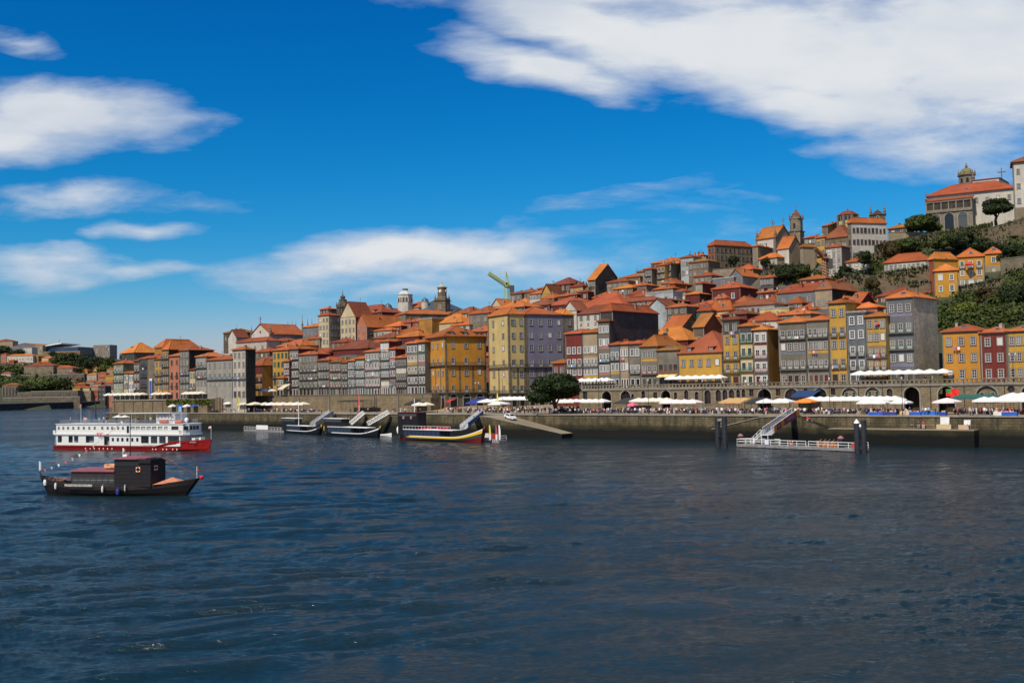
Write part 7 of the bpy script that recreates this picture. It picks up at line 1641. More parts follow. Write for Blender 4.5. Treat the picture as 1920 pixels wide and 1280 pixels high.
# ------------------------------------------------------------------ car
def car():
    p = slip_pt(.24, .42); q = slip_pt(.44, .42); v = q-p; pitch = math.atan2(-v.z, math.hypot(v.x, v.y)); e = thing('parked_car', 'small white hatchback parked on the sloping slipway', 'car', p.lerp(q, .5)+Vector((0, 0, .03)), 0)
    e.rotation_euler = (0, pitch, math.atan2(v.y, v.x)-.25); e.scale = (1.12, 1.12, 1.12)
    prof = [(-1.75, .35), (-1.78, .75), (-1.62, .98), (-1.35, 1.42), (-.9, 1.5), (.2, 1.49), (.75, 1.08), (1.45, .95), (1.74, .72), (1.78, .35)]
    def wd(x, z): return .8-(.14*max(0, (z-.95)/.55))-(.08 if abs(x) > 1.6 else 0)
    b = MB(); n = len(prof)
    for k in range(n):
        a, c = prof[k], prof[(k+1) % n]; b.quad((a[0], -wd(*a), a[1]), (a[0], wd(*a), a[1]), (c[0], wd(*c), c[1]), (c[0], -wd(*c), c[1]))
    for s_ in (-1, 1):
        pts = [(x, s_*wd(x, z), z) for x, z in prof]
        lowp = [pts[i] for i in (0, 1, 2, 6, 7, 8, 9)]; upp = [pts[i] for i in (2, 3, 4, 5, 6)]
        b.poly(lowp if s_ > 0 else lowp[::-1]); b.poly(upp if s_ > 0 else upp[::-1])
    paint, nt, bb = newmat('white_car_paint'); bb.inputs['Base Color'].default_value = (.75,.75,.73,1); bb.inputs['Roughness'].default_value = .25; bb.inputs['Coat Weight'].default_value = .6
    b.build('body', paint, e); gl = GL[0]
    b = MB()
    for s_ in (-1, 1):
        f = lambda x, z: (x, s_*(wd(x, z)+.012), z)
        for w_ in ([(-1.25, 1.02), (-.35, 1.02), (-.35, 1.4), (-1.12, 1.36)], [(-.28, 1.02), (.62, 1.02), (.2, 1.38), (-.28, 1.4)]):
            q_ = [f(*z) for z in w_]; b.poly(q_ if s_ < 0 else q_[::-1])
    b.build('side_window', gl, e); b = MB(); b.quad((.27, -.62, 1.45), (.27, .62, 1.45), (.76, .7, 1.1), (.76, -.7, 1.1)); b.build('windscreen', gl, e).location = (.02, 0, .02)
    b = MB(); b.quad((-1.4, -.6, 1.36), (-1.6, -.66, 1.05), (-1.6, .66, 1.05), (-1.4, .6, 1.36)); b.build('rear_window', gl, e).location = (-.02, 0, .02)
    for x in (-1.12, 1.12):
        for s_ in (-1, 1):
            w_ = MB(); w_.torus((0, 0, 0), .24, .09, 'y', 16, 8); o = w_.build('wheel', plain('tyre_rubber', (.015,.015,.015), .9), e, smooth=True); o.location = (x, s_*.74, .32)
            r = MB(); r.torus((0, 0, 0), .1, .07, 'y', 10, 6); r.build('rim', metal, o)
    for s_ in (-1, 1):
        h_ = MB(); h_.lathe(0, 0, [(0, .11), (.06, .09)], 10); o = h_.build('headlight', plain('headlight_glass', (.8,.82,.85), .1), e); o.location = (1.7, s_*.52, .78); o.rotation_euler = (0, PI/2-.3, 0)
        h_ = MB(); h_.box(-.03, .03, -.07, .07, -.12, .12); o = h_.build('tail_light', plain('tail_red', (.5,.01,.01), .3), e); o.location = (-1.74, s_*.62, .88)
    b = MB(); b.box(1.77, 1.8, -.28, .28, .42, .54); b.build('number_plate', white, e)
car()
# ------------------------------------------------------------------ vegetation
def leafmat(c, name):
    m, nt, b = newmat(name); b.inputs['Roughness'].default_value = .65; b.inputs['Specular IOR Level'].default_value = .25
    g = nt.node('ShaderNodeNewGeometry'); tc = nt.node('ShaderNodeTexCoord')
    f = nt.noise(tc.outputs['Object'], .35, 3, .6); f2 = g.outputs['Random Per Island']
    col = nt.mix(nt.ramp(f, [(.35, 0), (.65, 1)]), sc(c, .6), sc(c, 1.25)); col = nt.mix(nt.math('MULTIPLY', f2, .55), col, (c[0]*1.5, c[1]*1.25, c[2]*.9))
    nt.link(col, b.inputs['Base Color']); return m
LMt = [leafmat((.016,.029,.006), 'foliage_dark'), leafmat((.036,.054,.009), 'foliage_mid'), leafmat((.075,.095,.012), 'foliage_bright'), leafmat((.055,.046,.016), 'foliage_dry')]
bark = plain('tree_bark', (.06,.045,.03), .95, var=.4)
def quads_mesh(name, cen, size, mt, rng, norm=None):
    n = len(cen); a = rng.normal(size=(n, 3)); 
    if norm is not None: a = a*.55+norm
    a /= np.linalg.norm(a, axis=1)[:, None]; t = np.cross(a, rng.normal(size=(n, 3))); t /= np.linalg.norm(t, axis=1)[:, None]; s_ = np.cross(a, t)
    sz = (size*rng.uniform(.6, 1.4, n))[:, None]
    v = np.stack([cen-t*sz-s_*sz*.5, cen+t*sz*.2-s_*sz*.7, cen+t*sz+s_*sz*.2, cen-t*sz*.1+s_*sz*.7], 1).reshape(-1, 3)
    me = bpy.data.meshes.new(name); me.vertices.add(n*4); me.vertices.foreach_set('co', v.ravel()); me.loops.add(n*4); me.loops.foreach_set('vertex_index', np.arange(n*4)); me.polygons.add(n)
    me.polygons.foreach_set('loop_start', np.arange(n)*4); me.materials.append(mt); me.update(calc_edges=True); me.validate(); return me
def tree(px, py_top, py_base, wpx, d, lab, mt=1, th=.28, seed=1, flat=1.0, n=2600, group=None, cat='tree', name='tree', leaf=.34, z=None):
    rng = np.random.default_rng(seed); k = d/F; p = P(px, py_base, d); 
    if z is not None: p.z = z
    Ht = (py_base-py_top)*k; Wd = wpx*k; e = thing(name, lab, cat, p, rng.uniform(0, 6), group)
    zc0 = Ht*th; hc = Ht-zc0; cl = []; nc = 16
    for i in range(nc):
        a = rng.uniform(0, 2*PI); r = Wd*.5*rng.uniform(.2, .78); zz = zc0+hc*rng.uniform(.25, .85); f = 1-abs((zz-zc0)/hc-.45)*1.0
        cl.append((math.cos(a)*r*f, math.sin(a)*r*f, zz, Wd*rng.uniform(.16, .26), hc*rng.uniform(.16, .27)))
    cl.append((0, 0, zc0+hc*.6, Wd*.3, hc*.38))
    pts = []; nrm = []
    for (x, y, zz, r, rh) in cl:
        q = rng.normal(size=(n//nc, 3)); q /= np.linalg.norm(q, axis=1)[:, None]; nrm.append(q.copy()); q *= rng.uniform(.72, 1.08, (len(q), 1))
        pts.append(q*np.array([r, r, rh])+np.array([x, y, zz]))
    pts = np.concatenate(pts); nrm = np.concatenate(nrm); keep = pts[:, 2] > zc0*.85; pts = pts[keep]; nrm = nrm[keep]; pts[:, 2] = np.minimum(pts[:, 2], Ht)
    link('crown', quads_mesh('crown', pts, leaf*max(.6, Wd/10), LMt[mt], rng, nrm*.9), e)
    b = MB(); tr = max(.12, Wd*.035); b.tube([(0, 0, -1.5), (.02*Wd, 0, zc0*.5), (0, .02*Wd, zc0*1.0), (0, 0, zc0+hc*.5)], [tr*1.25, tr, tr*.85, tr*.3], 8)
    for i in range(6): c = cl[i]; b.tube([(0, 0, zc0*(.75+.1*(i % 3))), (c[0]*.5, c[1]*.5, (zc0+c[2])/2), (c[0], c[1], c[2])], [tr*.55, tr*.35, tr*.1], 5)
    b.build('trunk', bark, e); return e
pt_ = lp(1041, 4, 776)
tree(1041, 702, 776, 112, pt_.y, 'large round dark green tree standing at the quay edge', 0, .24, 3, n=22000, leaf=.21, z=QZ)
def ht(px, top, base, w, lab, mt=1, dd=0, k=.62, **kw): return tree(px, top, base, w, hd(px, base, k)+dd, lab, mt, **kw)
ht(1727, 406, 436, 78, 'wide flat topped green tree left of the convent loggia', 1, th=.12, seed=5, n=7000, group=None, k=.56)
ht(1868, 375, 418, 70, 'dark spreading tree in front of the white convent wing', 0, th=.25, seed=6, n=6000, k=.53, dd=-4)
ht(1376, 479, 502, 24, 'small round dark tree in front of the ruined mansion', 0, th=.15, seed=7, n=2500)
ht(1436, 482, 506, 26, 'dark tree below the low wing of the hill church', 0, th=.15, seed=8, n=2500)
ht(1586, 499, 524, 34, 'dark bushy tree in front of the small white house', 0, th=.1, seed=9, n=3500, k=.58)
ht(1810, 569, 612, 88, 'bright green leafy tree behind the right golden house roofs', 2, th=.12, seed=10, n=9000, k=.3)
ht(1776, 594, 614, 34, 'smaller bright tree beside the tall stone side wall', 1, th=.1, seed=11, n=4000, k=.3)
ht(1668, 452, 492, 40, 'olive green tree at the top of the ivy wall', 3, th=.15, seed=12, n=4000, k=.55)
ht(1806, 425+10, 470, 60, 'dark tree above the yellow slope houses', 0, th=.1, seed=13, n=4500, k=.54)
ht(1700, 448, 480, 60, 'broad green tree above the long low white house', 1, th=.1, seed=14, n=4500, k=.56)
ht(1848, 447, 478, 58, 'bushy tree behind the rightmost yellow slope house', 0, th=.1, seed=15, n=4000, k=.53)
ht(1900, 455, 500, 56, 'dark tree at the right edge above the stone wall', 0, th=.15, seed=16, n=4000, k=.5)
ht(1636, 520, 546, 34, 'dry brownish green tree left of the rock wall', 3, th=.1, seed=17, n=3500, k=.5)
ht(1620, 470, 500, 34, 'ivy dark tree right of the palace', 0, th=.1, seed=18, n=3000, k=.54)
ht(1495, 560, 578, 22, 'small green tree in front of the pale blue grey house', 1, th=.1, seed=19, n=1800)
ht(1511, 558, 578, 22, 'small bright bush left of the stone house with tall windows', 2, th=.1, seed=20, n=1800)
ht(1770, 440, 470, 50, 'mid green tree on the slope below the loggia', 1, th=.1, seed=21, n=4000, k=.54)
ht(1905, 530, 590, 60, 'tall dark tree at the right edge of the slope', 0, th=.1, seed=22, n=5000, k=.34)
ht(1856, 536, 578, 62, 'spreading green tree below the yellow slope houses', 3, th=.1, seed=23, n=5000, k=.36)
ht(1475, 500, 524, 50, 'ivy covered tree under the hill church apse', 0, th=.05, seed=24, n=3500, k=.6)
ht(1505, 497, 520, 36, 'bright green tree under the hill church apse', 1, th=.05, seed=25, n=3000, k=.6)
ht(1318, 500, 520, 22, 'small scrubby tree below the grey stone house', 3, th=.1, seed=26, n=1500)
ht(1108, 528, 548, 14, 'dark narrow tree left of the steep stone gable', 0, th=.1, seed=27, n=1200)
ht(1083, 532-4, 545, 14, 'small tree on the skyline behind the yellow house', 0, th=.1, seed=28, n=900)
# palm
def palm(px, top, base, d, lab, seed):
    rng = random.Random(seed); k = d/F; p = P(px, base, d); Ht = (base-top)*k; e = thing('palm_tree', lab, 'palm tree', p, 0, 'palms on the green slope'); b = MB(); b.tube([(0, 0, -1), (.2, 0, Ht*.4), (0, 0, Ht*.75)], [.45, .35, .32], 8); b.build('trunk', bark, e); b = MB()
    for q in range(26):
        a = rng.uniform(0, 2*PI); el = rng.uniform(-.3, 1.1); L_ = rng.uniform(3.2, 4.4); pr = Vector((0, 0, Ht*.75)); n = 7
        for i in range(n):
            u = (i+1)/n; nx = Vector((math.cos(a)*L_*u*math.cos(el*(1-u*.4)), math.sin(a)*L_*u*math.cos(el*(1-u*.4)), Ht*.75+L_*(math.sin(el)*u-.9*u*u*.8))); sd = Vector((-math.sin(a), math.cos(a), 0))*.5*math.sin(PI*min(.95, u+.05))+Vector((0, 0, -.18)); s2 = Vector((math.sin(a), -math.cos(a), 0))*.5*math.sin(PI*min(.95, u+.05))+Vector((0, 0, -.18))
            b.quad(pr, nx, nx+sd, pr+sd); b.quad(nx, pr, pr+s2, nx+s2); pr = nx
    b.build('fronds', LMt[1], e)
palm(1893, 533, 585, hd(1893, 585, .4), 'tall palm on the right of the green slope', 1); palm(1872, 548, 592, hd(1872, 592, .36), 'shorter palm left of the tall palm', 2); palm(1902, 452-20, 490, hd(1902, 490, .5), 'palm at the right edge beside the rough stone wall', 3)
# hillside retaining walls and ivy walls
def rwall(px0, top0, px1, top1, hpx, lab, mt, d0_, d1_, name='retaining_wall', ivy=0, seed=1, thick=1.2):
    a = P(px0, top0, d0_); c = P(px1, top1, d1_); hh = hpx*(d0_+d1_)/2/F; v = Vector((c.x-a.x, c.y-a.y, 0)); L_ = v.length; e = thing(name, lab, 'stone wall', (a.x, a.y, a.z-hh), math.atan2(v.y, v.x), 'retaining walls of the hillside'); dz = c.z-a.z
    b = MB(); b.prism([(0, 0), (L_, 0), (L_, thick), (0, thick)], [-5, -5+dz, -5+dz, -5], [hh, hh+dz, hh+dz, hh]); b.build('wall_face', mt, e); b = MB(); b.prism([(0, -.15), (L_, -.15), (L_, thick+.1), (0, thick+.1)], [hh, hh+dz, hh+dz, hh], [hh+.25, hh+dz+.25, hh+dz+.25, hh+.25]); b.build('coping', gran_d, e)
    for u in (0, .25, .5, .75, 1): CTRL.append((a.x+v.x*u, a.y+v.y*u, a.z-hh+dz*u)); n_ = Vector((-v.y, v.x, 0)).normalized()*(thick+2); CTRL.append((a.x+v.x*u+n_.x, a.y+v.y*u+n_.y, a.z+dz*u-.6))
    if ivy:
        rng = np.random.default_rng(seed); n = int(L_*hh*3.2*ivy); x = rng.uniform(0, L_, n); z_ = rng.beta(1.6, 1.0, n)*(hh+.6); keep = (np.sin(x*.35+seed)+np.sin(x*.13+seed*2)*.8+z_/hh*1.6 > .4-ivy*.6); x = x[keep]; z_ = z_[keep]
        c_ = np.stack([x, rng.uniform(-.7, .0, len(x)), z_+dz*x/L_], 1); link('ivy', quads_mesh('ivy', c_, .42, LMt[seed % 2], rng, np.tile([0, -.6, .3], (len(c_), 1))), e)
    return e
rockm = wallmat((.30,.235,.16), 'stone')
def hw(px0, t0, px1, t1, hpx, lab, k=.56, ivy=0, seed=1, mt=None, dd=0): return rwall(px0, t0, px1, t1, hpx, lab, mt or rockm, hd(px0, t0+hpx, k)+dd, hd(px1, t1+hpx, k)+dd, ivy=ivy, seed=seed)
hw(1640, 462, 1740, 440, 22, 'long ivy wall below the round tree, left stretch', ivy=1.2, seed=2)
hw(1740, 439, 1862, 418, 26, 'long ivy wall below the convent arches', ivy=1.1, seed=3, k=.55)
hw(1855, 428, 1945, 402, 36, 'rough stone wall climbing to the upper right edge', k=.52, ivy=.25, mt=wallmat((.36,.28,.19), 'stone'))
hw(1645, 512, 1742, 500, 26, 'rocky retaining wall below the long low white house', k=.5, ivy=1.0, seed=5)
hw(1440, 497, 1517, 497, 22, 'ivy covered wall under the hill church', k=.62, ivy=1.5, seed=6)
hw(1876, 486, 1950, 478, 30, 'dressed stone wall with tall dark posts right of the yellow slope houses', k=.5, mt=wallmat((.3,.27,.2), 'stone'))
hw(1665, 436, 1740, 436, 14, 'low grey and ochre garden wall under the round tree', k=.58, mt=wallmat((.33,.29,.2), 'render'))
hw(1700, 530, 1745, 528, 14, 'small rock wall left of the tall yellow house', k=.44, ivy=.9, seed=8)
hw(1790, 540, 1880, 520, 14, 'stone footing wall below the yellow slope houses', k=.46, ivy=.8, seed=9)
hw(1580, 512, 1650, 520, 18, 'mossy wall below the small white house', k=.56, ivy=.9, seed=10)
hw(1800, 552, 1945, 545, 9, 'mossy terrace wall crossing the green slope, upper one', k=.42, ivy=.25, seed=11)
hw(1846, 580, 1945, 574, 8, 'short terrace wall on the green slope, lower one', k=.38, ivy=.2, seed=12)
hw(1330, 506, 1420, 500, 14, 'pale garden wall below the ruined mansion', k=.62, mt=wallmat((.38,.33,.25), 'render'))
# ------------------------------------------------------------------ far bank
def fd(yb): return 1250+3.6*(752-yb)
FQ0 = W(-40, 770.5); FQ1 = W(215, 762.5)
def fh_(x0, x1, yt, yb, lab, wall, rows='', cols=0, x2=None, dd=0, **kw):
    kw.setdefault('rc', R_.choice((0, 1, 4, 5))); kw.setdefault('group', 'houses of the far riverbank'); kw.setdefault('ch', 0)
    return h(x0, x1, x2, yt, yb, lab, wall, rows, cols, d=fd(yb)+dd, yaw=kw.pop('yaw', -8), D=kw.pop('D', 14), found=14, **kw)
v = FQ1-FQ0; t = thing('far_quay_wall', 'long dark quay wall of the far riverbank', 'quay wall', FQ0, math.atan2(v.y, v.x)); b = MB(); b.box(-200, v.length+150, 0, 3, -2, 6.6); b.build('wall_face', wallmat((.035,.035,.035), 'render'), t); b = MB(); b.box(-200, v.length+150, -.3, 14, 6.6, 7.4); b.build('coping', gran_l, t)
for u in np.linspace(-.3, 1.2, 12): CTRL.append((FQ0.x+v.x*u-v.y*.06, FQ0.y+v.y*u+v.x*.06, 6.0)); CTRL.append((FQ0.x+v.x*u-v.y*.1, FQ0.y+v.y*u+v.x*.1, 9.0))
fh_(4, 34, 722, 741, 'small riverside house with a tan roof on the far bank, lower left', 'dstone', 'a', 5, rc=3, kind='render')
fh_(34, 60, 736, 750, 'low stone ruin wall left of the arched ruin on the far bank', 'dstone', '', 0, roof='f', kind='render', trim=False)
fh_(58, 146, 733, 754, 'long roofless stone ruin with rows of empty windows on the far bank', 'dstone', 'ww', 15, roof='f', kind='render', sur=gran_d, frm=iron, trim=False, D=10)
fh_(5, 150, 745, 756, 'low stone river front wall on the far bank', 'dstone', '', 0, dd=-6, roof='f', kind='render', trim=False, D=5)
fh_(146, 170, 733, 753, 'cream and grey riverside house right of the long ruin', 'stone', 'ww', 4, roof='f', kind='render')
fh_(170, 184, 733, 752, 'red fronted riverside house below two yellow windows on the far bank', 'brick', 'ww', 2, rc=4)
fh_(184, 197, 724, 752, 'dark blue riverside house with a white door on the far bank', 'slate', 'www', 2)
fh_(45, 100, 686, 708, 'long walled stone convent with a red roof on the far bank', 'stone', 'qn', 6, rc=5, kind='render', D=22)
fh_(94, 136, 690, 708, 'right wing of the walled stone convent with small windows on the far bank', 'stone', 'ww', 7, rc=1, kind='render', D=20)
fh_(40, 158, 702, 714, 'long terrace wall below the far stone convent', 'dstone', '', 0, dd=-8, roof='f', kind='render', trim=False, D=6)
fh_(13, 62, 667, 677, 'white terraced houses in a row with tall grey doors on the far hill', 'white', 'w', 9, rc=4)
fh_(62, 72, 668, 677, 'ochre yellow shed house right of the white terrace on the far hill', 'ochre', 'w', 2, rc=3)
fh_(78, 96, 671, 684, 'small cream house with a bright pyramid roof on the far hill', 'cream', 'w', 2, rc=4)
fh_(68, 96, 680, 688, 'low red roofed cottages below the small cream house on the far hill', 'offw', '', 0, rc=0, trim=False)
fh_(-6, 15, 684, 692, 'grey white house with a broad window at the left edge, far hill', 'lgrey', 'w', 3, rc=2)
fh_(-6, 24, 640, 652, 'cream villa with a red roof at the top left of the far hill', 'beige', 'w', 4, rc=5, dd=50)
fh_(0, 14, 638, 650, 'taller cream block behind the far hilltop villa', 'offw', 'w', 2, rc=5, dd=80)
fh_(44, 60, 652, 668, 'white and maroon block right of the hilltop villa', 'white', 'w', 1, roof='f', x2=None)
e, L, D, Hh = fh_(24, 68, 648, 662, 'long low grey green glass hall on the far skyline', 'blueg', '', 0, dd=60, roof='x', rh=4, trim=False, D=60)
e, L, D, Hh = fh_(66, 80, 648, 662, 'cream corner block left of the big glass hall', 'beige', 'ww', 2, dd=30, roof='f')
e, L, D, Hh = fh_(79, 146, 651, 662, 'big dark blue glass exhibition hall with a white tilted roof on the far skyline', 'blueg', '', 0, dd=40, roof='f', trim=False, D=60, skind='plaster')
b = MB(); b.box(.5, L-.5, -.4, -.1, 1.0, Hh); b.build('glass_front', plain('hall_glass', (.015,.05,.1), .15), e)
b = MB(); b.prism([(-3, -4), (L*.58, -4), (L*.58, 50), (-3, 50)], [Hh+.5, Hh+5.5, Hh+5.5, Hh+.5], [Hh+1.5, Hh+6.7, Hh+6.7, Hh+1.5]); b.build('tilted_roof', white, e)
b = MB(); b.bar((L*.38, 10, Hh), (L*.38, 10, Hh+13), .2); b.build('mast', iron, e)
fh_(78, 150, 659, 666, 'long pale retaining block under the glass exhibition hall', 'tan', 'w', 14, dd=28, roof='f', kind='render', trim=False)
fh_(150, 176, 652, 668, 'long white banded apartment block on the far skyline', 'offw', 'wwww', 6, dd=120, roof='f', D=18, sur=gran_d)
fh_(175, 206, 647, 672, 'tall grey pink apartment block at the right of the far skyline', 'pink' if False else (.36,.3,.29), 'wwwww', 7, dd=110, roof='f', D=22, sur=gran_d)
_r = random.Random(9); cl = ['offw', 'salmon', 'yellow', 'beige', 'grey', 'brick', 'pale', 'lgrey', 'stone']
_w = {'offw': 'off white', 'salmon': 'salmon', 'yellow': 'yellow', 'beige': 'beige', 'grey': 'grey', 'brick': 'brick red', 'pale': 'pale yellow', 'lgrey': 'light grey', 'stone': 'stone'}
for i, (x0, x1, yt, yb) in enumerate(((163, 181, 702, 712), (181, 199, 700, 712), (198, 214, 704, 716), (161, 176, 715, 722), (176, 190, 717, 724), (140, 160, 720, 728), (150, 168, 727, 735), (170, 190, 725, 735), (196, 214, 718, 728), (196, 214, 730, 738), (197, 214, 740, 748), (136, 150, 727, 736), (200, 214, 692, 704))):
    c = cl[i % len(cl)]; fh_(x0, x1, yt, yb+3, '%s cottage on the far bank, %s counted in the cluster beside the terrace' % (_w[c], ORD[i]), c, 'w', 3, D=10)
e = thing('channel_marker', 'dark pointed channel marker standing in the river behind the ferry', 'river marker', W(179.5, 791), 0); b = MB(); b.lathe(0, 0, [(-2, 1.2), (1, 1.2), (2.2, .5), (9, .25), (12, .05)], 8); b.build('post', plain('marker_dark', (.02,.04,.07), .5), e)
_k = 0
for (x0, x1, yt, yb) in ((2, 12, 664, 672), (16, 26, 676, 684), (30, 44, 681, 688), (100, 112, 681, 689), (62, 78, 695, 701), (126, 140, 700, 708), (140, 152, 706, 714), (152, 164, 694, 702), (170, 182, 690, 698), (186, 198, 708, 715), (110, 124, 720, 728), (2, 20, 700, 710), (128, 142, 716, 724)):
    c = cl[(_k*4+1) % len(cl)]; fh_(x0, x1, yt, yb+3, 'small %s house scattered on the far hill, %s counted among the trees' % (_w[c], ORD[_k]), c, 'w', 3, D=10); _k += 1
# far trees
for i, (px, top, base, w_, mt) in enumerate(((8, 648, 668, 44, 0), (36, 655, 672, 30, 0), (110, 662, 690, 40, 1), (135, 661, 688, 36, 0), (160, 664, 694, 40, 0), (185, 668, 698, 40, 0), (205, 668, 700, 30, 1), (163, 676, 702, 30, 0), (120, 676, 692, 40, 1), (196, 684, 704, 36, 2), (150, 688, 704, 30, 1), (30, 692, 706, 36, 1), (52, 716, 732, 40, 1), (92, 716, 732, 70, 1), (20, 714, 728, 50, 1), (115, 712, 730, 40, 0), (40, 722, 744, 22, 0), (68, 712, 726, 50, 2), (100, 658, 672, 24, 0), (227, 663, 676, 10, 0))):
    tree(px, top, base, w_, fd(base), '%s tree of the far hill, %s counted along the slope' % (['dark','mid green','bright green','dry'][mt], ORD[i]), mt, .08, 60+i, n=1600, group='trees of the far riverbank', leaf=.34)
# ------------------------------------------------------------------ terrain
CT = np.array(CTRL)
def extra(px, py, d): p = P(px, py, d); return (p.x, p.y, p.z)
near = so
ex = []
for px in range(210, 2100, 60):      # foot of the hill behind the front rows
    p = lp(px, 46 if px > 1000 else 62); ex.append((p.x, p.y, 11.5 if px < 820 else (7.0 if px < 1085 else 12.5)))
    if 820 < px < 1085: p = lp(px, 90); ex.append((p.x, p.y, 8.5))
for px in range(1600, 2000, 40):
    for yb, k in ((600, .34), (560, .4), (520, .48), (470, .54), (440, .56)): ex.append(extra(px, yb, hd(px, yb, k)))
CT = np.vstack([CT, np.array(ex)])
isfar = CT[:, 1] > 1000
def idw(X, Y, pts, pw=2.6):
    d2 = (X[:, None]-pts[None, :, 0])**2+(Y[:, None]-pts[None, :, 1])**2; w = 1/(d2+30)**(pw/2); return (w*pts[None, :, 2]).sum(1)/w.sum(1)
na, nr = 330, 330
ang = np.linspace(math.radians(-36), math.radians(40), na)
rad = np.concatenate([np.linspace(150, 900, nr-70), np.geomspace(905, 9000, 70)])
Aa, Rr_ = np.meshgrid(ang, rad, indexing='ij'); Xg = (np.sin(Aa)*Rr_).ravel(); Yg = (np.cos(Aa)*Rr_).ravel()
sg = (Xg-Q0.x)*U.x+(Yg-Q0.y)*U.y; og = (Xg-Q0.x)*N.x+(Yg-Q0.y)*N.y
vf = Vector((FQ1.x-FQ0.x, FQ1.y-FQ0.y)).normalized(); of = (Xg-FQ0.x)*(-vf.y)+(Yg-FQ0.y)*vf.x
zn = np.concatenate([idw(Xg[i:i+20000], Yg[i:i+20000], CT[~isfar]) for i in range(0, len(Xg), 20000)])
zf = np.concatenate([idw(Xg[i:i+20000], Yg[i:i+20000], CT[isfar]) for i in range(0, len(Xg), 20000)])
landn = (sg < S_L-1)&(og > 2)
z = np.full(len(Xg), -4.0)
farl = (of > 4)&(~landn)
z[farl] = np.minimum(zf[farl], 6+.5*of[farl]); 
nearz = np.where(og < 31.5, 4.0, np.minimum(zn, 4+(og-31.5)*2.5))
nearz = np.where((og >= 31.5), nearz, 3.5); z[landn] = nearz[landn]
s_a, s_b = s_at(1085, 31), S_W0; insq = landn&(sg > s_a-3)&(sg < s_b)&(og < 110); z[insq] = np.minimum(z[insq], 7.6)
z += np.where(z > 12, (np.sin(Xg*.13)+np.sin(Yg*.17+Xg*.05))*.35, 0)
me = bpy.data.meshes.new('ground'); v3 = np.stack([Xg, Yg, z], 1)
idx = np.arange(na*nr).reshape(na, nr); q = np.stack([idx[:-1, :-1], idx[:-1, 1:], idx[1:, 1:], idx[1:, :-1]], -1).reshape(-1, 4)[:, ::-1]
me.from_pydata(v3.tolist(), [], q.tolist()); me.polygons.foreach_set('use_smooth', [True]*len(q)); me.update()
m, nt, b_ = newmat('hillside_ground'); b_.inputs['Roughness'].default_value = .95; tc = nt.node('ShaderNodeTexCoord'); ob = tc.outputs['Object']
f = nt.ramp(nt.noise(ob, .06, 6, .65), [(.4, 0), (.6, 1)]); g2 = nt.ramp(nt.noise(ob, .5, 4, .7), [(.35, 0), (.7, 1)])
col = nt.mix(f, (.02,.028,.008), (.07,.055,.03)); col = nt.mix(g2, col, (.03,.045,.01)); sxy = nt.node('ShaderNodeSeparateXYZ'); nt.link(ob, sxy.inputs[0]); gr = nt.math('MAXIMUM', nt.ramp(nt.math('DIVIDE', sxy.outputs[0], nt.math('MAXIMUM', sxy.outputs[1], 1.0)), [(.31, 0), (.33, 1)]), nt.ramp(nt.math('DIVIDE', sxy.outputs[1], 2000.0), [(.45, 0), (.5, 1)]))
col = nt.mix(gr, nt.mix(g2, (.10,.08,.06), (.05,.045,.035)), col); nt.link(col, b_.inputs['Base Color']); me.materials.append(m)
tag(link('ground', me), 'green and brown hillside ground', 'ground', kind='structure')
# undergrowth: uncountable scrub on the green slope and on the far bank
def zat(X, Y, far=False): return idw(np.array(X), np.array(Y), CT[isfar] if far else CT[~isfar])
rng = np.random.default_rng(5); cs = []
for px0, px1, y0, y1, k0, k1, n in ((1630, 1945, 445, 600, .55, .34, 26000), (1750, 1945, 590, 626, .34, .3, 9000), (1440, 1640, 500, 522, .6, .58, 3500)):
    for i in range(n//40):
        px = rng.uniform(px0, px1); yb = rng.uniform(y0, y1)
        if px < 1700 and yb > 545: continue
        if 1648 < px < 1750 and 474 < yb < 566: continue
        if 1738 < px < 1885 and 465 < yb < 545: continue
        if 1742 < px < 1802 and yb < 584: continue
        u = (yb-y0)/(y1-y0); d = hd(px, yb, k0+(k1-k0)*u); c = np.array(P(px, yb, d)); s_ = rng.uniform(.8, 2.2)
        g = rng.normal(size=(40, 3))*np.array([s_, s_, s_*.5]); cs.append(c+g)
for i in range(420):
    px = rng.uniform(1745, 1960); d = rng.uniform(hd(px, 616, .3)-14, hd(px, 545, .42) if px > 1802 else hd(px, 596, .33)); c = np.array(P(px, 600, d)); cs.append(c+rng.normal(size=(40, 3))*np.array([1.8, 1.8, .8]))
cs = np.concatenate(cs); zz = zat(cs[:, 0], cs[:, 1]); cs[:, 2] = zz+np.abs(rng.normal(size=len(cs)))*.9
tag(link('hillside_scrub', quads_mesh('hillside_scrub', cs, .5, LMt[1], rng, np.tile([0, -.2, .6], (len(cs), 1)))), 'ivy and scrub covering the green slope', 'undergrowth', kind='stuff')
cs = []
for i in range(520):
    px = rng.uniform(0, 214); yb = rng.uniform(672, 730)
    if yb < 690 and px < 95: continue
    if px > 150 and yb > 705: continue
    p = np.array(P(px, yb, fd(yb))); s_ = rng.uniform(3, 7); g = rng.normal(size=(36, 3))*np.array([s_, s_, s_*.4]); cs.append(p+g)
cs = np.concatenate(cs); cs[:, 2] = np.minimum(zat(cs[:, 0], cs[:, 1], True), 200)+np.abs(rng.normal(size=len(cs)))*3
tag(link('far_scrub', quads_mesh('far_scrub', cs, 1.9, LMt[1], rng, np.tile([0, -.3, .5], (len(cs), 1)))), 'green scrub covering the far hill', 'undergrowth', kind='stuff')
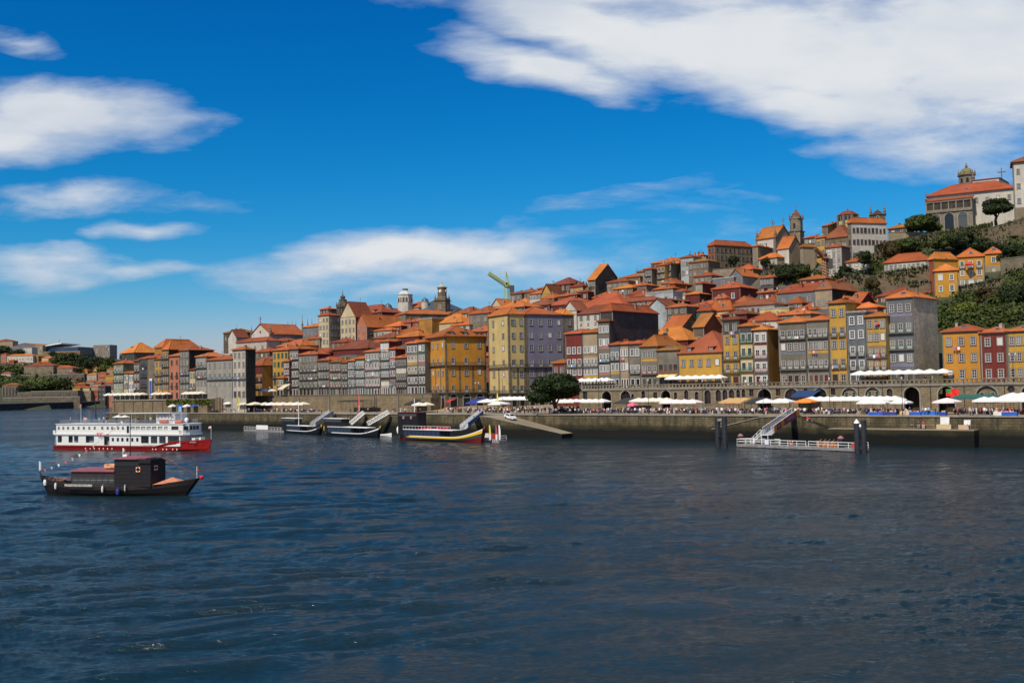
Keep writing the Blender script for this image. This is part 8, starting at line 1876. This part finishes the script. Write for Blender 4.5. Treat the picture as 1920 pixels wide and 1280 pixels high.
# ivy hanging on the left terrace wall
c_ = np.stack([rng.uniform(-s_at(310, 2, 750), -s_at(395, 2, 750), 900), rng.uniform(2.0, 2.4, 900), 12.2-np.abs(rng.normal(size=900))*1.0], 1)
o = link('hanging_ivy', quads_mesh('hanging_ivy', c_, .4, LMt[2], rng)); o.location = QE; o.rotation_euler = (0, 0, YAW); tag(o, 'bright ivy hanging over the left terrace wall', 'ivy', kind='stuff')
# ------------------------------------------------------------------ river
m, nt, b_ = newmat('river_water'); tc = nt.node('ShaderNodeTexCoord'); ob = tc.outputs['Object']
b_.inputs['Base Color'].default_value = (.004, .011, .018, 1); b_.inputs['Roughness'].default_value = .11; b_.inputs['IOR'].default_value = 1.33; b_.inputs['Specular IOR Level'].default_value = .5
n1 = nt.noise(nt.mapping(ob, (.05, .16, 1), (0, 0, .25)), 1.0, 3, .5)
n2 = nt.noise(nt.mapping(ob, (.55, 1.15, 1), (0, 0, -.15)), 1.0, 5, .62)
n3 = nt.noise(nt.mapping(ob, (2.4, 4.2, 1), (0, 0, .3)), 1.0, 4, .65)
calm = nt.ramp(nt.noise(nt.mapping(ob, (.012, .03, 1), (0, 0, .3)), 1.0, 3, .55), [(.35, .45), (.65, 1)])
hsum = nt.math('ADD', nt.math('MULTIPLY', n1, .3), nt.math('ADD', nt.math('MULTIPLY', n2, .45), nt.math('MULTIPLY', n3, .2)))
bp = nt.node('ShaderNodeBump'); bp.inputs['Distance'].default_value = 1.0; nt.link(nt.math('MULTIPLY', calm, WBUMP), bp.inputs['Strength']); nt.link(hsum, bp.inputs['Height']); nt.link(bp.outputs[0], b_.inputs['Normal'])
cl_ = nt.ramp(nt.noise(nt.mapping(ob, (.01, .02, 1)), 1.0, 3, .5), [(.35, 0), (.7, 1)]); nt.link(nt.mix(cl_, (.004,.020,.026), (.012,.022,.024)), b_.inputs['Base Color'])
def grid_river():
    ys = np.concatenate([[-80, -20, 15, 30, 42], 1/np.linspace(1/48, 1/560, 800), np.geomspace(600, 9000, 40)]); gx = 640; us = np.concatenate([[-4, -2, -1, -.7], np.linspace(-.58, .58, gx-8), [.7, 1, 2, 4]])
    Yw, Uw = np.meshgrid(ys, us, indexing='ij'); Xw = Uw*(np.maximum(Yw, 30)+12); rg = np.random.default_rng(2); Z = np.zeros_like(Xw); dY = np.gradient(ys)[:, None]; dX = .00184*(np.maximum(Yw, 30)+12)
    def vn(sx_, sy_, sd):      # smooth value noise
        g = np.random.default_rng(sd).normal(size=(64, 64)); x = Xw*sx_+31.7; y = Yw*sy_+11.3; xi = np.floor(x).astype(int); yi = np.floor(y).astype(int); fx = x-xi; fy = y-yi; fx = fx*fx*(3-2*fx); fy = fy*fy*(3-2*fy)
        a = g[yi % 64, xi % 64]; b = g[yi % 64, (xi+1) % 64]; c = g[(yi+1) % 64, xi % 64]; d_ = g[(yi+1) % 64, (xi+1) % 64]; return (a*(1-fx)+b*fx)*(1-fy)+(c*(1-fx)+d_*fx)*fy
    w1, w2, w3 = vn(.06, .09, 1), vn(.11, .16, 2), vn(.03, .05, 3)
    Xp = Xw+1.6*w1+.6*w2; Yp = Yw+1.3*w2+1.5*w3
    left = 1/(1+np.exp((Xw+8)/16)); chop = np.clip(.95+.22*w3+.12*w1, .5, 1.3)*(1-.35*left)
    for i in range(110):
        lam = float(np.exp(rg.uniform(np.log(.45), np.log(9)))); th = rg.normal(math.radians(100), math.radians(34 if lam < 3 else 16)); k = 2*PI/lam; kx, ky = k*math.cos(th), k*math.sin(th)
        att = np.clip((2*PI/max(abs(ky), .05)/np.maximum(dY, 1e-3)-2.2)/2.5, 0, 1)*np.clip((2*PI/max(abs(kx), .05)/dX-2.2)/2.5, 0, 1)
        st = .021 if lam < 3 else .018; amp = st*lam/(2*PI)*1.15; ph = kx*Xp+ky*Yp+rg.uniform(0, 6.28); sn = np.sin(ph)
        Z += amp*att*(sn+.25*np.cos(2*ph))*(chop if lam < 3 else .6+.9*left)
    Z += .21*left*np.sin(Xp*.20+Yp*.62)*np.clip(1-Yw/400, 0, 1)
    n_ = len(ys); v3 = np.stack([Xw.ravel(), Yw.ravel(), Z.ravel()], 1).astype(np.float32); idx = np.arange(n_*gx).reshape(n_, gx); q = np.stack([idx[:-1, :-1], idx[:-1, 1:], idx[1:, 1:], idx[1:, :-1]], -1).reshape(-1)
    me = bpy.data.meshes.new('river'); me.vertices.add(len(v3)); me.vertices.foreach_set('co', v3.ravel()); me.loops.add(len(q)); me.loops.foreach_set('vertex_index', q.astype(np.int32)); nq_ = len(q)//4; me.polygons.add(nq_); me.polygons.foreach_set('loop_start', np.arange(nq_, dtype=np.int32)*4); me.polygons.foreach_set('use_smooth', np.ones(nq_, dtype=bool)); me.update(calc_edges=True); return me
me = grid_river(); me.materials.append(m)
tag(link('river', me), 'wide dark blue rippled river', 'water', kind='structure')
# gull
b = MB(); b.quad((0, 0, 0), (.5, .1, .15), (.9, .1, .05), (.5, -.1, .1)); b.quad((0, 0, 0), (-.5, -.1, .1), (-.9, .1, .05), (-.5, .1, .15)); b.lathe(0, 0, [(-.05, .05), (0, .12), (.05, .05)], 6, 0, 0, .6, 2.6)
for i, (px, py) in enumerate(((604, 548), (836, 438))):
    p = P(px, py, 260); o = link('gull', b.mesh('gull', [plain('gull_white', (.5,.5,.5), .8)])); o.location = p; tag(o, ['small gull flying above the domed bell tower', 'distant gull high above the clock tower'][i], 'bird', 'flying gulls')
# ------------------------------------------------------------------ light and sky
SUN_EL = math.radians(50); SV = Vector((-.58, -.81, 0)).normalized()
sd = bpy.data.lights.new('sun', 'SUN'); sd.energy = 5.0; sd.angle = math.radians(.5); sd.color = (1, .91, .77)
so_ = bpy.data.objects.new('sun', sd); COL.objects.link(so_)
dv = Vector((SV.x*math.cos(SUN_EL), SV.y*math.cos(SUN_EL), math.sin(SUN_EL))); so_.rotation_euler = dv.to_track_quat('Z', 'Y').to_euler(); so_.location = (0, 0, 300)
w = bpy.data.worlds.new('World'); SC.world = w; w.use_nodes = True; nt = NT(w.node_tree); bg = w.node_tree.nodes['Background']
sky = nt.node('ShaderNodeTexSky', sky_type='NISHITA', sun_disc=False); sky.sun_elevation = SUN_EL; sky.sun_rotation = math.atan2(SV.x, SV.y); sky.altitude = 50; sky.air_density = 1.0; sky.dust_density = .6; sky.ozone_density = 3.0
hs = nt.node('ShaderNodeHueSaturation'); hs.inputs['Saturation'].default_value = 1.35; nt.link(sky.outputs[0], hs.inputs['Color'])
sk0 = nt.mix(1.0, hs.outputs[0], SKYTINT, 'MULTIPLY'); ssp = nt.node('ShaderNodeSeparateColor'); nt.link(sk0, ssp.inputs[0]); scb = nt.node('ShaderNodeCombineColor')
nt.link(nt.math('MULTIPLY', nt.math('POWER', nt.math('MULTIPLY', ssp.outputs[0], SKYS/.2), 2.6), .216/SKYS), scb.inputs[0])
nt.link(nt.math('MAXIMUM', nt.math('MULTIPLY_ADD', ssp.outputs[1], 1.17, -.024/SKYS), .0), scb.inputs[1]); nt.link(nt.math('MULTIPLY', ssp.outputs[2], 1.25), scb.inputs[2]); skyc = scb.outputs[0]
tc = nt.node('ShaderNodeTexCoord'); sx = nt.node('ShaderNodeSeparateXYZ'); nt.link(tc.outputs['Generated'], sx.inputs[0])
yy = nt.math('MAXIMUM', sx.outputs[1], .12); az = nt.math('DIVIDE', sx.outputs[0], yy); el = nt.math('DIVIDE', sx.outputs[2], yy)
cv = nt.node('ShaderNodeCombineXYZ'); nt.link(az, cv.inputs[0]); nt.link(el, cv.inputs[1])
warp = nt.node('ShaderNodeTexNoise'); warp.inputs['Scale'].default_value = 6; warp.inputs['Detail'].default_value = 3; nt.link(cv.outputs[0], warp.inputs['Vector'])
wv = nt.node('ShaderNodeVectorMath', operation='SUBTRACT'); nt.link(warp.outputs['Color'], wv.inputs[0]); wv.inputs[1].default_value = (.5, .5, .5)
ws = nt.node('ShaderNodeVectorMath', operation='SCALE'); nt.link(wv.outputs[0], ws.inputs[0]); ws.inputs['Scale'].default_value = .055
wa = nt.node('ShaderNodeVectorMath', operation='ADD'); nt.link(cv.outputs[0], wa.inputs[0]); nt.link(ws.outputs[0], wa.inputs[1])
s2 = nt.node('ShaderNodeSeparateXYZ'); nt.link(wa.outputs[0], s2.inputs[0])
def pe(px, py): r = ray(px, py); return r.x/r.y, r.z/r.y
def ell(px, py, rx, ry, shear=0.0, amp=1.0):
    cx, cz = pe(px, py); rx /= F; ry /= F
    dx = nt.math('SUBTRACT', s2.outputs[0], cx); dz = nt.math('SUBTRACT', s2.outputs[1], cz)
    dz = nt.math('SUBTRACT', dz, nt.math('MULTIPLY', dx, shear))
    a = nt.math('MULTIPLY', dx, 1/rx); a = nt.math('MULTIPLY', a, a); c = nt.math('MULTIPLY', dz, 1/ry); c = nt.math('MULTIPLY', c, c)
    v_ = nt.math('SUBTRACT', 1, nt.math('SQRT', nt.math('ADD', a, c))); return nt.math('MINIMUM', nt.math('MULTIPLY', v_, amp), nt.math('MULTIPLY', v_, 2.0))
CL = [(1500, 90, 560, 150, -.12, 1.9), (1830, 100, 420, 170, -.1, 2.0), (1120, 60, 330, 110, -.28, 1.5), (1010, 120, 250, 50, -.22, 1.3), (1300, -60, 700, 130, 0, 1.6), (1550, 190, 420, 70, -.16, 1.6),
      (110, 225, 300, 95, -.02, 1.5), (40, 270, 260, 60, .0, 1.2), (240, 215, 200, 50, -.1, .9), (60, 75, 100, 34, -.35, .35), (130, 378, 260, 40, .0, .5), (330, 385, 170, 22, 0, .35),
      (760, 480, 360, 48, .02, 1.5), (640, 500, 280, 52, .03, 1.0), (270, 430, 130, 20, .03, .9), (60, 495, 200, 45, -.06, .9), (230, 505, 180, 22, 0, .5), (1280, 440, 260, 60, .1, .16), (820, 520, 420, 50, 0, .5), (980, 500, 220, 40, .0, .7), (1050, 395, 110, 22, .2, .12), (1300, 430, 160, 50, .1, .1), (780, 545, 200, 22, 0, .7), (1760, 270, 330, 80, -.12, .55), (1180, 380, 240, 30, .15, .02)]
dens = None
for c in CL:
    e_ = ell(*c); dens = e_ if dens is None else nt.math('SMOOTH_MAX', dens, e_, .15)
fb = nt.node('ShaderNodeTexNoise'); fb.inputs['Scale'].default_value = 9; fb.inputs['Detail'].default_value = 7; fb.inputs['Roughness'].default_value = .58; fb.inputs['Distortion'].default_value = .5
nt.link(nt.mapping(cv.outputs[0], (.55, 1.6, 1), (0, 0, .18)), fb.inputs['Vector'])
fine = nt.node('ShaderNodeTexNoise'); fine.inputs['Scale'].default_value = 30; fine.inputs['Detail'].default_value = 5; fine.inputs['Roughness'].default_value = .6; nt.link(nt.mapping(cv.outputs[0], (.5, 1.8, 1), (0, 0, .35)), fine.inputs['Vector'])
nz = nt.math('ADD', nt.math('MULTIPLY', nt.math('SUBTRACT', fb.outputs[0], .5), 1.5), nt.math('MULTIPLY', nt.math('SUBTRACT', fine.outputs[0], .5), .7))
st2 = nt.noise(nt.mapping(cv.outputs[0], (2.2, 14, 1), (0, 0, .12), (5, 2, 0)), 3.0, 5, .6); dn = nt.math('ADD', nt.math('ADD', dens, nz), nt.math('MULTIPLY', nt.math('SUBTRACT', st2, .5), .6))
mask = nt.ramp(dn, [(.0, .0), (.16, .14), (.46, .56), (.9, .98)])
tone = nt.ramp(nt.math('ADD', nt.math('MULTIPLY', dn, .5), nt.math('MULTIPLY', fb.outputs[0], .4)), [(.2, (.62, .72, .88)), (.75, (1, 1, 1))])
cloudc = nt.mix(1.0, tone, CLOUDC, 'MULTIPLY')
cloudc = nt.mix(nt.ramp(nt.noise(nt.mapping(cv.outputs[0], (.8, 2.2, 1), (0, 0, .1), (3, 1, 0)), 5, 4, .55), [(.42, 0), (.7, .45)]), cloudc, tuple(x*y for x, y in zip(CLOUDC, (.42, .54, .74))))
up_ = nt.ramp(nt.math('MULTIPLY', nt.math('ADD', sx.outputs[2], .0), 20.0), [(0.0, 0), (.3, 1)])
back_cloud_fill = nt.ramp(nt.noise(nt.mapping(tc.outputs['Generated'], (1.2, 1.2, 2.6)), 2.4, 6, .55), [(.42, 0), (.58, .9)])  # unseen clouds added behind the camera as neutral fill for the shade
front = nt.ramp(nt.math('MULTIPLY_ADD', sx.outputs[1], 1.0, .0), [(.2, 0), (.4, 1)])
mk = nt.mix(front, back_cloud_fill, mask); mks = nt.node('ShaderNodeSeparateColor'); nt.link(mk, mks.inputs[0]); mk = mks.outputs[0]
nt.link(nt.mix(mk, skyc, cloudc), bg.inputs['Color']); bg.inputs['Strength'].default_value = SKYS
SC.render.engine = 'CYCLES'
SC.view_settings.view_transform = 'Standard'; SC.view_settings.look = 'None'; SC.view_settings.exposure = EXPO; SC.view_settings.gamma = 1.0
SC.cycles.max_bounces = 5; SC.cycles.diffuse_bounces = 2; SC.cycles.glossy_bounces = 3; SC.cycles.transmission_bounces = 2; SC.cycles.volume_bounces = 0
dup = {k: v for k, v in LABELS.items() if len(v) > 1}
print('objects', len(bpy.data.objects), 'people', NP[0], 'dup labels', len(dup), list(dup)[:8])

for o_ in bpy.data.objects:
    if o_.get('label') and len(o_['label'].split()) > 16: print('LONG', len(o_['label'].split()), o_['label'])
